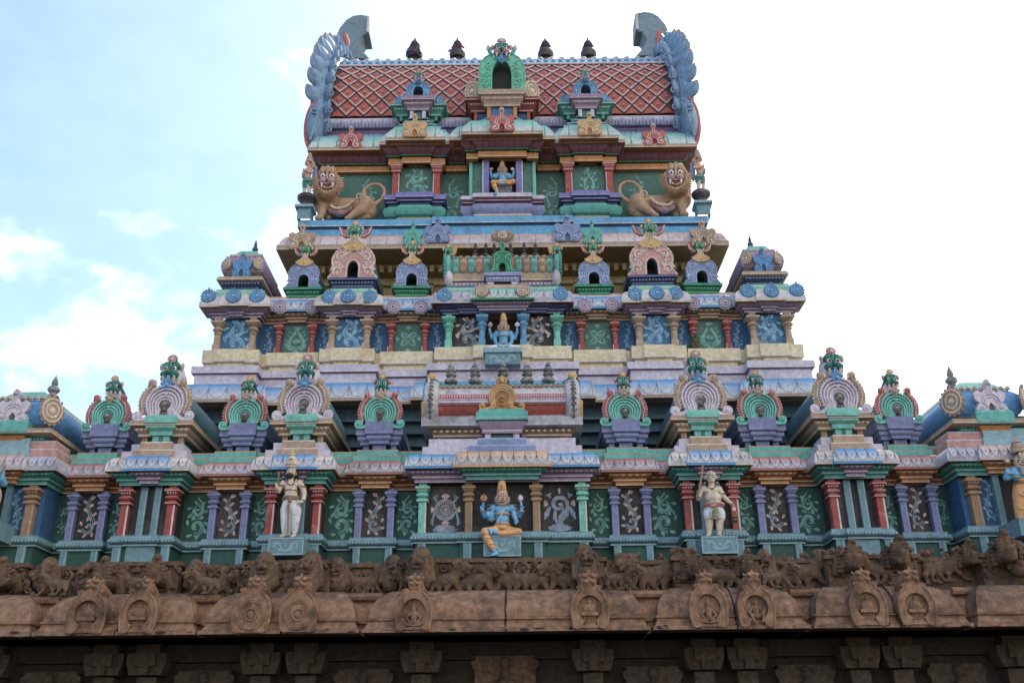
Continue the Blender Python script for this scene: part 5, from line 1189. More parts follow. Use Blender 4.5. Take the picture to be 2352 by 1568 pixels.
# medallions on the middle tier eave
MP = {}
def med(px, py, Y, key, m, l_, lb, s, r=.205):
    if key not in MP: b = MB(FRONT); medallion(b, r, m, l_); o_ = b.build('rosette', None); MP[key] = o_
    else: o_ = MP[key].copy(); C.objects.link(o_)
    o_.location = (s*abs(X_(px, py, Y)), Y, Z_(px, py, Y)); tag(o_, lb, 'rosette', 'rosettes on the middle tier eave')
for s in (-1, 1):
    sd_ = 'left' if s < 0 else 'right'
    for px, d in ((479, 'outermost'), (537, 'middle'), (591, 'inner')): med(px, 681, 2.16-.1*(px == 537), 'b', 'blue', 'bluep', f'blue ring rosette, {d} of three on the {sd_} corner eave of the middle tier', s)
    for px, d in ((757, 'outer'), (800, 'middle'), (848, 'inner')): med(px, 683-(px == 800)*2, 2.16-.1*(px == 800), 'b', 'blue', 'bluep', f'blue ring rosette, {d} of three under the {sd_} pink shrine', s)
    for px, d in ((644, 'outer'), (718, 'inner')): med(px, 706, 2.5, 'l', 'lav', 'lavd', f'lavender ring rosette, {d} of two on the {sd_} outer blue eave', s)
    for px, d in ((904, 'outer'), (967, 'inner')): med(px, 706, 2.5, 'l', 'lav', 'lavd', f'lavender ring rosette, {d} of two on the {sd_} eave beside the centre bay', s)
    med(1021, 679, 2.08, 'b', 'blue', 'bluep', f'blue ring rosette at the {sd_} end of the centre bay eave', s); med(1107, 670, 1.94, 't', 'tan', 'cream', f'tan shell rosette on the {sd_} of the green centre eave', s, .19)

# ------------------------------------------------------------------ roof: gilded arch shrines, end ornaments, kalashas
def roof_shrine(x, label, big):
    Yf = 3.9 if big else 4.15
    px = 1151 if big else 960
    base = zk32+.02; t = thing('roof_shrine', label, 'shrine', (x, Yf, base), None if big else 'small blue arched shrines on the red roof')
    zf = lambda py: Z_(px, py, Yf)-base
    if big:
        A, B, D, E, top, hw = zf(262), zf(243), zf(214), zf(211), zf(123), .63
        c1, c2_, c3_ = 'tan', 'redd', 'redr'
    else:
        A, B, D, E, top, hw = zf(262), zf(252), zf(228), zf(225), zf(192), .36
        c1, c2_, c3_ = 'lavd', 'teald', 'teal'
    # stepped grey foot
    b = MB(); n = 4
    for i in range(n):
        z0_ = -.15+(A+.15)*i/n; z1_ = -.15+(A+.15)*(i+1)/n; w_ = hw*(2.0 if big else 2.4)-.14*i
        b.us(-w_, w_, .25+.06*i, 3, [(0, z0_), (0, z1_-.07), (.05, z1_-.06), (.05, z1_-.04, 'steell'), (.05, z1_), (-.3, z1_+.002)], 'steel' if i % 2 else 'steell')
        b.us(-w_*.62, w_*.62, .08+.06*i, .3, [(0, z0_+.01), (0, z1_-.06), (.05, z1_-.05), (.05, z1_-.03, 'steell'), (.05, z1_+.01), (-.3, z1_+.012)], 'steel')
    b.build('stepped_foot', t)
    # side wings
    b = MB(); w_ = hw*(1.55 if big else 1.9)
    b.box(-w_+.05, w_-.05, .42, 3, A, B, 'blued' if big else 'teald'); h = D-B
    for k in (-1, 1): b.box(k*(w_-.1)-.05, k*(w_-.1)+.05, .36, .5, A, B, 'red' if big else 'teal')
    b.us(-w_, w_, .4, 3, [(-.02, B), (.05, B), (.05, B+h*.1, 'winglite'), (.05, B+h*.14), (.07, B+h*.3), (.16, B+h*.5), (.17, B+h*.65), (.24, B+h*.7), (.24, B+h*.76, 'winglite'), (.24, B+h*.8), (.24, D-.02), (-.1, D)], c2_ if big else 'teal'); b.beads(-w_-.1, w_+.1, .245, B+h*.5, .09, .03, .03, 'winglite')
    b.build('side_cornice', t)
    b = MB(); zt_ = zf(171) if big else zf(206)
    b.box(-w_+.02, w_-.02, .4, 3, D, zt_, 'blue' if big else 'gold')
    for k in (-1, 1):
        M0 = b.M; b.M = Matrix.Translation((k*(w_+.0), .42, (D+zt_)/2)) @ Matrix.Rotation(k*R_(30), 4, 'Z') @ FRONT @ Matrix.Scale(1.35, 4, (0, 1, 0)); medallion(b, (zt_-D)*.42, 'tan' if big else 'blue', 'cream' if big else 'bluep'); b.M = M0
    b.build('side_vault', t)
    # front cornice
    b = MB(); w2 = hw*.84
    b.box(-w2+.04, w2-.04, .14, .5, A-.1, B+.02, 'panelb' if big else 'panelg')
    for k in (-1, 1): b.box(k*(w2-.1)-.06, k*(w2-.1)+.06, .08, .3, A-.1, B+.02, 'orange' if big else 'lav')
    b.us(-w2, w2, .1, .6, [(-.02, B+.02), (.05, B+.02), (.05, B+.05, 'winglite'), (.05, B+.07), (.08, B+h*.35), (.15, B+h*.5), (.16, B+h*.65), (.2, B+h*.72), (.24, B+h*.74, 'winglite'), (.24, B+h*.78), (.24, E), (-.1, E+.003)], c1); b.beads(-w2-.08, w2+.08, -.05, B+h*.52, .06, .02, .04, 'winglite')
    b.build('front_cornice', t)
    H = top-E; W = 1.54 if big else .8
    pl, rg = ('green', 'greenl') if big else ('blue', 'bluep')
    g_, o = gable2(W, H, W*.225, H*.78 if big else H*.72, pl if not big else 'mint', rg, 'gable', t, 4, .2, flare=False); g_.location = (0, -.08, E)
    for ch in t.children:
        if ch.name.startswith('niche_back'): ch.location = (0, -.08, E)
    v = MB(); v.extr([(p[0]*.95, E+p[1]*.97) for p in o], .55, 3, 'greyblue'); v.build('vault', t, 50)
    b = MB(); zh = zf(152) if False else (zf(134) if big else zf(190)); s_ = .56 if big else .34
    kirti(b, 0, -.08, zh, s_, 'teald', 'teal', 'pinkcheek', 'tan', 'pink'); plume(b, 0, -.2, zh+.08, s_*.7, 'blue', 'bluep')
    if big:
        for k in (-1, 1):
            b.tube([(k*.15, -.05, zh+.02), (k*.34, -.04, zh+.1), (k*.42, -.03, zh+.3), (k*.38, -.03, zh+.42)], [.06, .09, .07, .04], 'teal', 7); b.extr([(k*.42, zh+.2), (k*.52, zh+.4), (k*.46, zh+.56), (k*.38, zh+.42)], -.03, .03, 'gold')
    b.build('guardian_mask', t)
roof_shrine(0, 'large green arched shrine with a dark opening in the middle of the red lattice roof', True)
xq = abs(X_(961, 210, 4.15))
for s in (-1, 1): roof_shrine(s*xq, f'small blue arched shrine on the {"left" if s < 0 else "right"} half of the red lattice roof', False)
for i, px in enumerate((953, 1051, 1253, 1351)):
    Yk = YR-.2; z = Z_(px, 137, Yk); H = Z_(px, 86, Yk)-z
    lb = ['brown-black pot finial wrapped in dark garland on the roof ridge, leftmost of four', 'brown-black pot finial tied with a red cloth on the roof ridge', 'brown-black pot finial on the roof ridge just right of the green mask', 'brown-black pot finial on the roof ridge, rightmost of four'][i]
    t = thing('kalasha_finial', lb, 'finial', (X_(px, 110, Yk), Yk, z), 'pot finials on the roof ridge')
    r = .32
    b = MB(); b.lathe((0, 0, 0), [(r*.7, -1.3), (r*.6, -.2), (r*.55, 0), (r*.9, .04), (r*1.02, H*.17), (r, H*.28), (r*.8, H*.4), (r*.6, H*.46)], 'metal', 16); b.build('pot', t)
    b = MB()
    for j in range(3): b.lathe((0, 0, H*.43+j*H*.07), [(r*.55, 0), (r*(.78-.09*j), H*.02), (r*(.78-.09*j), H*.05), (r*.5, H*.07)], 'metal', 14)
    for j in range(3):
        for k in range(16): a = 2*pi*k/16; b.ell((r*(.78-.09*j)*math.cos(a), r*(.78-.09*j)*math.sin(a), H*.465+j*H*.07), (.018, .018, .03), 'eyeb', 4, 3)
    b.build('collar', t)
    b = MB(); b.lathe((0, 0, H*.64), [(r*.42, 0), (r*.54, H*.05), (r*.48, H*.11), (r*.24, H*.2), (.004, H*.38)], 'metalr', 12); b.build('bud', t)
    if i < 2:
        b = MB(); rn = random.Random(i)
        for k in range(14 if i == 0 else 7):
            a = rn.uniform(pi*.9, pi*1.9); zz = H*(.42 if i else .38); b.tube([(r*.9*math.cos(a), r*.9*math.sin(a), zz), (r*1.15*math.cos(a+.1), r*1.1*math.sin(a+.1), zz-H*rn.uniform(.08, .3 if i == 0 else .1)), (r*1.1*math.cos(a), r*1.1*math.sin(a), zz-H*(rn.uniform(.2, .38) if i == 0 else .06))], .03, 'violdk' if i == 0 and k % 3 else ('red' if i else 'metal'), 5)
        b.build('garland' if i == 0 else 'cloth', t)
# roof end ornaments
def roof_end(s):
    side = 'left' if s < 0 else 'right'
    t = thing('roof_end_ornament', f'blue flame-leaved ornament with a curved grey-green horn on the {side} end of the red roof', 'ornament', (s*XR, YR-RR, 0), 'leafy gable ornaments of the roof ends')
    o = t.location
    A = lambda a, d=0, dx=0: (dx*s, rp(a, d)[0]-o.y, rp(a, d)[1])
    x0 = 0
    b = MB()    # broad carved band hugging the vault
    ang = [R_(a) for a in range(-14, 181, 9)]
    for k, (dx, d, r) in enumerate(((.12, .10, .2), (.34, .22, .26))):
        b.tube([A(a, d, dx) for a in ang], r, 'leaf', 10, up=(1,0,0))
    # closed end wall
    vs = [A(a, .1, .2) for a in ang]; b.add(vs, [tuple(range(len(vs)))], 'leaf')
    for i, a in enumerate(ang[:12]):
        b.M = Matrix.Translation(A(a, .30, .02)) @ Vector((-s*.25, -math.cos(a)*.35, .9)).to_track_quat('Z', 'Y').to_matrix().to_4x4(); b.lathe((0, 0, 0), [(.4, -.2), (.9, 0), (1, .14), (.7, .32), (.1, .46)], 'leaf', 9, 0, .12, .2); b.M = Matrix()
        c = A(a, .30, -.12)
        b.tube([(c[0]+q[0]*s, c[1]-.12, c[2]+q[1]*1.4) for q in spiral(0, 0, .13, .03, -.5, 1.1, 10)], .028, 'leafl', 5)
    b.build('carved_band', t)
    # flame leaves around the rim
    for i, a in enumerate([R_(v) for v in (2, 11, 20, 29, 38, 47, 56, 64)]):
        L_ = .54+.045*i
        m_ = MB(); c = Vector(A(a, .42, .36)); d = Vector((s*(.5-.05*i), -math.cos(a)*.3, .62+math.sin(a)*.5)).normalized()
        q = d.to_track_quat('Z', 'Y').to_matrix()
        m_.M = Matrix.Translation(c) @ q.to_4x4(); LP = [(.5, -.35), (.8, -.1), (.98, .15), (1.0, .35), (.9, .55), (.66, .74), (.42, .86)]; m_.lathe((0, 0, 0), [(a_, b_*L_) for a_, b_ in LP], 'leaf', 10, 0, .14, .30); m_.lathe((0, 0, 0), [(.42, .855*L_), (.3, .93*L_), (.1, 1.02*L_), (.01, 1.06*L_)], 'golddk' if i < 7 else 'gold', 10, 0, .14, .30); m_.tube([(.1, -.16, 0), (.03, -.24, .5*L_), (0, -.14, .85*L_)], .022, 'leafl', 5); m_.tube([(-.1, -.16, 0), (-.03, -.24, .5*L_)], .018, 'leafl', 5); m_.M = Matrix()
        m_.tube([tuple(c+d*L_*.1+Vector((0, -.3, 0))), tuple(c+d*L_*.5+Vector((0, -.24, 0))), tuple(c+d*L_*.8+Vector((0, -.1, 0)))], .02, 'leafl', 5)
        m_.build('flame_leaf', t)
    # lower curl with red rim
    b = MB(); zc_ = Z_(715, 305, 5); 
    b.ell((s*.32, -.25, zc_+.05), (.30, .55, .86), 'leaf', 14, 10); b.ell((s*.25, -.2, zc_-.7), (.26, .4, .5), 'leaf', 12, 8)
    for q in ((.62, .05), (.64, -.3)): pass
    b.tube([(s*(.28+.34*math.cos(R_(a))), -.42, zc_+.0+1.0*math.sin(R_(a))) for a in range(-84, 86, 12)], [.04]+[.07]*13+[.04], 'redr', 7)
    for i in range(6): b.tube([(s*(.0+.04*i), -.78+.02*i, zc_+.55-.16*i), (s*(.16+.03*i), -.83+.03*i, zc_+.3-.16*i), (s*(.24+.03*i), -.72, zc_-.05-.14*i)], .03, 'leafl', 5)
    b.tube([(s*(.3+q_[0]), -.8, zc_+.35+q_[1]) for q_ in spiral(0, 0, .2, .04, 1, 1.3, 14)], .03, 'leafl', 5)
    b.build('lower_curl', t)
    # upper leaves, red tongue, tall gold-tipped flame
    b = MB(); at = R_(62)
    c = A(at, .5, .1)
    b.tube([(s*.05, c[1], c[2]-.3), (s*.12, c[1]-.1, c[2]+.15), (s*.02, c[1], c[2]+.55), (-s*.02, c[1]+.1, c[2]+.85)], [.2, .24, .18, .04], 'leaf', 9)
    b.tube([(-s*.12, c[1]-.2, c[2]-.3), (-s*.06, c[1]-.2, c[2]+.3), (s*.02, c[1]-.15, c[2]+.65), (s*.0, c[1]-.1, c[2]+.8)], [.06, .11, .1, .03], 'redr', 7)
    b.tube([(s*.3, c[1]+.9, c[2]+.3), (s*.28, c[1]+.9, c[2]+.9), (s*.42, c[1]+.8, c[2]+1.25)], [.3, .22, .08], 'leaf', 9); b.tube([(s*.36, c[1]+.7, c[2]+1.05), (s*.44, c[1]+.7, c[2]+1.32)], [.1, .03], 'gold', 7)
    for j in range(4): b.ell((s*(.24+.12*j), c[1]-.3, c[2]+.22+.0*j), (.1, .16, .34-.03*j), 'leafl' if j == 1 else 'leaf', 9, 7)
    b.build('top_leaves', t)
    # horn: a thick curved slab leaning inwards
    yh = 3.6; Yw = YR-RR+yh
    def P_(px, py): p = F(px, py, Yw); return (-s*(p.x+XR), p.z)    # read on the left horn
    prof = [P_(*p) for p in ((768, 150), (775, 105), (785, 82), (800, 64), (815, 55), (832, 52.5), (848, 55), (853, 72), (852, 96), (838, 97), (830, 108), (826, 116), (836, 135), (852, 152))]
    b = MB(); b.extr(prof, yh-.45, yh+.45, 'hornm'); b.build('horn', t, 40)
    b = MB(); p1, p2 = P_(849, 60), P_(851, 95); sg = -s
    b.box(min(p1[0]-.02*sg, p1[0]+.08*sg), max(p1[0]-.02*sg, p1[0]+.08*sg), yh-.55, yh+.35, p2[1], p1[1], 'petpale'); b.build('horn_tip', t)
for s in (-1, 1): roof_end(s)
# ================================================================== FIGURES: capsules fused into one skin by voxel remesh
def capsule(mb, p0, p1, r0, r1, m='stone', seg=12):
    p0, p1 = Vector(p0), Vector(p1); d = p1-p0; L_ = d.length
    if L_ < 1e-5: return mb.ell(tuple(p0), (r0, r0, r0), m, 12, 8)
    q = d.to_track_quat('Z', 'Y').to_matrix(); pts = []
    for i in range(1, 5): a = pi/2*i/4; pts.append((r0*math.sin(a), -r0*math.cos(a)))
    for i in range(0, 4): a = pi/2*i/4; pts.append((r1*math.cos(a), L_+r1*math.sin(a)))
    vs = []; fs = []
    for (r, z) in pts:
        for k in range(seg): a = 2*pi*k/seg; vs.append(tuple(p0+q @ Vector((r*math.cos(a), r*math.sin(a), z))))
    n = len(pts)
    for j in range(n-1):
        for k in range(seg): l = (k+1) % seg; fs.append((j*seg+k, j*seg+l, (j+1)*seg+l, (j+1)*seg+k))
    fs.append(tuple(range(seg-1, -1, -1))); fs.append(tuple(range((n-1)*seg, n*seg)))
    return mb.add(vs, fs, m)
def fuse(name, prims, voxel, parent, smooth=6):
    """prims: (material, p0, p1, r0, r1) or (material, centre, None, (rx,ry,rz), None); returns ONE continuous mesh"""
    mb = MB()
    for (m, a, b_, r0, r1) in prims:
        if b_ is None: mb.ell(tuple(a), r0, 'stone', 14, 10)
        else: capsule(mb, a, b_, r0, r1)
    o = mb.build(name+'_raw', None)
    md = o.modifiers.new('r', 'REMESH'); md.mode = 'VOXEL'; md.voxel_size = voxel; md.use_smooth_shade = True
    sm = o.modifiers.new('s', 'SMOOTH'); sm.factor = .5; sm.iterations = smooth
    dg = bpy.context.evaluated_depsgraph_get(); dg.update()
    me = bpy.data.meshes.new_from_object(o.evaluated_get(dg)); me.name = name
    old = o.data; bpy.data.objects.remove(o); bpy.data.meshes.remove(old)
    n = len(me.polygons); c = np.empty(n*3, np.float32); me.polygons.foreach_get('center', c); c = c.reshape(-1, 3)
    best = np.full(n, 1e9, np.float32); idx = np.zeros(n, np.int32); keys = []
    for (m, a, b_, r0, r1) in prims:
        if m not in keys: keys.append(m)
        a = np.array(tuple(a), np.float32)
        if b_ is None:
            q = (c-a)/np.array(r0, np.float32); d = (np.linalg.norm(q, axis=1)-1)*min(r0)
        else:
            b3 = np.array(tuple(b_), np.float32); ab = b3-a; t = np.clip(((c-a) @ ab)/max(1e-9, float(ab @ ab)), 0, 1)
            d = np.linalg.norm(c-(a+t[:, None]*ab), axis=1)-(r0+(r1-r0)*t)
        k = d < best; best[k] = d[k]; idx[k] = keys.index(m)
    me.materials.clear()
    for k in keys: me.materials.append(MATS[k])
    me.polygons.foreach_set('material_index', idx); me.polygons.foreach_set('use_smooth', [True]*n); me.update()
    o = bpy.data.objects.new(name, me); C.objects.link(o)
    if parent: o.parent = parent
    return o
class Fig:
    """reads a figure off an enlarged crop: crop x,y -> photo px -> the plane the statue stands in"""
    def __init__(s, x0, y0, k, Y, ox, oy):
        s.x0, s.y0, s.k, s.Y = x0, y0, k, Y
        s.O = F(x0+k*ox, y0+k*oy, Y); s.u = abs(X_(x0+k*ox+1, y0+k*oy, Y)-X_(x0+k*ox, y0+k*oy, Y))*k
        s.pr = []
    def p(s, x, y, d=0): return F(s.x0+s.k*x, s.y0+s.k*y, s.Y+d)-s.O
    def ch(s, m, *pts):
        """chain of tapering limbs: points (x, y, depth, radius)"""
        for a, b in zip(pts, pts[1:]): s.pr.append((m, s.p(*a[:3]), s.p(*b[:3]), a[3]*s.u, b[3]*s.u))
        return s
    def bl(s, m, x, y, d, rx, ry, rz): s.pr.append((m, s.p(x, y, d), None, (rx*s.u, ry*s.u, rz*s.u), None)); return s
    def hand(s, m, x, y, d, dx, dy, size, thumb=1, curl=0.0):
        """palm with four unequal fingers and a thumb; (dx, dy) points along the fingers"""
        q = math.hypot(dx, dy); dx, dy = dx/q, dy/q; nx, ny = -dy, dx
        s.bl(m, x, y, d, size*.55, size*.3, size*.6)
        for i, ln in enumerate((.8, 1.0, .95, .7)):
            o = (i-1.5)*.32*size; bx, by = x+nx*o+dx*size*.35, y+ny*o+dy*size*.35
            mx, my = bx+dx*size*ln*.5+nx*o*.1, by+dy*size*ln*.5+ny*o*.1
            s.ch(m, (bx, by, d, size*.155), (mx, my, d-.02*curl, size*.14), (mx+dx*size*ln*(.5-.35*curl), my+dy*size*ln*(.5-.35*curl), d-.07*curl, size*.11))
        s.ch(m, (x+nx*thumb*size*.35, y+ny*thumb*size*.35, d, size*.17), (x+nx*thumb*size*.75+dx*size*.2, y+ny*thumb*size*.75+dy*size*.2, d-.02, size*.15), (x+nx*thumb*size*.8+dx*size*.55, y+ny*thumb*size*.8+dy*size*.55, d-.02, size*.12))
        return s
    def go(s, name, parent, voxel, smooth=5): o = fuse(name, s.pr, voxel, parent, smooth); s.pr = []; return o
def eyes(f, parent, pts, r, d, brow=True, lip=None, lipm='wing'):
    b = MB()
    for (x, y) in pts:
        b.ell(tuple(f.p(x, y, d)), (r*f.u, r*.5*f.u, r*.62*f.u), 'eyew', 10, 6); b.ell(tuple(f.p(x, y, d-r*.42*f.u)), (r*.42*f.u, r*.3*f.u, r*.42*f.u), 'eyeb', 8, 5)
        if brow: b.tube([tuple(f.p(x-r*1.3, y-r*.9, d)), tuple(f.p(x, y-r*1.7, d-.004)), tuple(f.p(x+r*1.3, y-r*.9, d))], r*.2*f.u, 'eyeb', 5)
    if lip: b.tube([tuple(f.p(lip[0]-lip[2], lip[1], d+.002)), tuple(f.p(lip[0], lip[1]+2, d-.012)), tuple(f.p(lip[0]+lip[2], lip[1], d+.002))], [lip[2]*.18*f.u, lip[2]*.34*f.u, lip[2]*.18*f.u], lipm, 6)
    return b.build('face_paint', parent)
def ring(b, f, x, y, d, rx, ry, r, m, tilt=0, a0=0, a1=360, n=18):
    """ornament ring lying round a limb: half ellipse seen from the front"""
    pts = []
    for i in range(n+1):
        a = R_(a0+(a1-a0)*i/n); c = f.p(x, y, d); pts.append((c.x+rx*f.u*math.cos(a), c.y+ry*f.u*math.sin(a), c.z+tilt*f.u*math.sin(a)))
    b.tube(pts, r*f.u, m, 6, up=(0, 0, 1))
def lionface(f, t, x, y, d, s, mane='lion', depth=1.0, big=False):
    """snarling lion mask on a figure: s = half width in crop px"""
    b = MB(); P3 = lambda a, c, e=0: tuple(f.p(x+a*s, y+c*s, d-e*s*f.u)); u = s*f.u
    for k in (-1, 1):
        b.ell(P3(k*.45, -.75, .55), (.3*u, .25*u, .38*u), mane, 10, 7); b.ell(P3(k*.42, -.38, .78), (.26*u, .12*u, .24*u), 'eyeb', 10, 6); b.ell(P3(k*.42, -.38, .88), (.21*u*(1.2 if big else 1), .1*u, .2*u*(1.2 if big else 1)), 'eyew', 10, 6); b.ell(P3(k*.42, -.37, .97), (.11*u, .06*u, .12*u), 'eyeb', 8, 5)
        b.ell(P3(k*.38, .12, 1.0 if big else .95), ((.38 if big else .34)*u, .34*u, (.32 if big else .26)*u), 'lionl' if not big else 'pinkcheek', 10, 7)
        b.tube([P3(k*.1, .1, 1.15), P3(k*.38, .04, 1.28), P3(k*.72, .16, .95), P3(k*.9, .4, .6)], .055*u, 'redr', 6)
        b.lathe(P3(k*.52, .42, 1.05), [(.004*u, -.42*u), (.08*u, -.2*u), (.13*u, .05*u), (.1*u, .12*u)], 'ivory', 8); b.lathe(P3(k*.3, .72, .9), [(.09*u, -.05*u), (.06*u, .12*u), (.004*u, .26*u)], 'ivory', 7)
        b.ell(P3(k*1.02, -.25, .2), (.16*u, .12*u, .2*u), mane, 9, 6); b.ell(P3(k*1.03, -.25, .33), (.1*u, .04*u, .12*u), 'pinkcheek', 8, 5)
    b.ell(P3(0, .48, .62), (.62*u, .3*u, .3*u), 'redd', 12, 7); b.ell(P3(0, .62, .72), (.3*u, .2*u, .12*u), 'redr', 9, 6)
    b.tube([P3(-.66, .5, .6), P3(-.35, .74, .85), P3(0, .8, .92), P3(.35, .74, .85), P3(.66, .5, .6)], .09*u, mane, 7)
    for k in range(-2, 3): b.box(*(lambda q: (q[0]-.05*u, q[0]+.05*u, q[1]-.04*u, q[1]+.05*u, q[2]-.1*u, q[2]+.02*u))(P3(k*.12, .30, 1.0)), 'ivory')
    b.ell(P3(0, -.05, 1.15), (.17*u, .2*u, .16*u), mane, 9, 6); b.tube([P3(0, -.1, 1.0), P3(0, -.6, .75), P3(0, -1.05, .55)], [.1*u, .13*u, .16*u], mane, 7)
    b.build('face', t)
    b = MB(); rn = random.Random(3); rows = ((1.05, .3), (1.22, .1)) if not big else ((1.0, .45), (1.15, .25), (1.28, .1))
    for R0, e in rows:
        n = 26
        for i in range(n):
            a = R_(-18+216*i/(n-1)); cx, cz = math.cos(a)*R0, math.sin(a)*R0*1.0+.28
            L_ = .3+.12*rn.random(); w1 = rn.uniform(-.25, .25)
            b.tube([P3(cx*.86, cz*.86, e+.25), P3(cx+w1*.2, cz, e+.28), P3(cx*1.0+math.cos(a)*L_*.6-w1*.3, cz+math.sin(a)*L_*.6+.08, e+.12), P3(cx+math.cos(a)*L_+w1*.3, cz+math.sin(a)*L_+.12, e)], [.1*u, .1*u, .07*u, .02*u], mane, 5)
    b.build('mane', t)

# ---- lions of the upper tier
def lion():
    f = Fig(660.3, 315.8, .1282, 4.45, 900, 1470)
    t = thing('lion_statue', 'tan lion with looped tail lying under the left end of the upper eave, pedestal figure beside it', 'statue', f.O, 'tan lions on the blue ledge')
    f.ch('lion', (650, 1010, -.05, 200), (660, 1180, 0, 215), (900, 1240, .05, 165), (1150, 1240, .05, 160), (1400, 1260, .05, 200), (1420, 1330, .1, 190))
    f.ch('lion', (640, 1150, -.12, 150), (630, 1300, -.18, 85), (590, 1420, -.25, 62)).ch('lion', (590, 1430, -.25, 60), (540, 1445, -.32, 52))
    f.ch('lion', (760, 1200, .1, 90), (770, 1380, .1, 60), (740, 1440, 0, 48))
    f.ch('lion', (1400, 1200, -.08, 165), (1340, 1290, -.14, 120), (1200, 1370, -.2, 78), (1110, 1430, -.26, 55)).ch('lion', (1110, 1435, -.26, 52), (1060, 1448, -.3, 42)).ch('lion', (1360, 1330, 0, 100), (1420, 1420, 0, 70), (1250, 1445, -.02, 40))
    f.ch('lion', (1510, 1210, 0, 70), (1590, 1185, 0, 45), (1690, 1110, 0, 36), (1740, 1000, 0, 34), (1725, 910, 0, 33), (1650, 850, 0, 32), (1560, 835, 0, 31), (1460, 865, 0, 31), (1390, 925, 0, 34), (1360, 1000, 0, 46), (1370, 1060, 0, 50), (1405, 1080, 0, 26))
    f.ch('lion', (715, 850, -.15, 200), (715, 720, -.18, 200), (650, 950, -.05, 200)); f.ch('lion', (640, 590, -.25, 62), (640, 560, -.25, 52)); f.ch('lion', (810, 590, -.25, 62), (810, 560, -.25, 52)); f.ch('lion', (720, 620, -.2, 60), (725, 540, -.22, 42), (728, 505, -.22, 14))
    f.go('body', t, .022, 5)
    lionface(f, t, 712, 755, -.40, 188, 'lion', big=True)
    g = Fig(660.3, 315.8, .1282, 4.45, 900, 1470); g.ch('pinkcheek', (800, 1310, -.14, 70), (950, 1330, -.16, 105), (1090, 1270, -.14, 75)); g.bl('redd', 860, 1270, -.17, 110, 90, 50); g.go('saddle_cloth', t, .022, 3)
    b = MB(); pts = [(780, 1215), (820, 1250), (880, 1265), (960, 1262), (1040, 1240), (1110, 1195), (1180, 1130)]
    b.tube([tuple(g.p(x, y, -.33)) for x, y in pts], .045, 'lionl', 7)
    for i in range(18): k = i/17*6; j = min(5, int(k)); w_ = k-j; b.ell(tuple(g.p(pts[j][0]*(1-w_)+pts[j+1][0]*w_, pts[j][1]*(1-w_)+pts[j+1][1]*w_+14, -.35)), (.03, .03, .03), 'lionl', 6, 4)
    b.tube([(q[0], g.p(0, 0, -.3).y, q[1]) for q in [(g.p(1310, 1150).x+p_[0], g.p(1310, 1150).z+p_[1]) for p_ in spiral(0, 0, .13, .04, 0, 1.1, 12)]], .022, 'lionl', 5)
    b.build('harness_trim', t)
    return t
ln = lion()
ln['label'] = 'tan lion with looped tail lying on the blue ledge under the left eave end'
dup(ln, (-ln.location.x-.05, ln.location.y, ln.location.z), 'tan lion with looped tail lying on the blue ledge under the right eave end', flip=True)

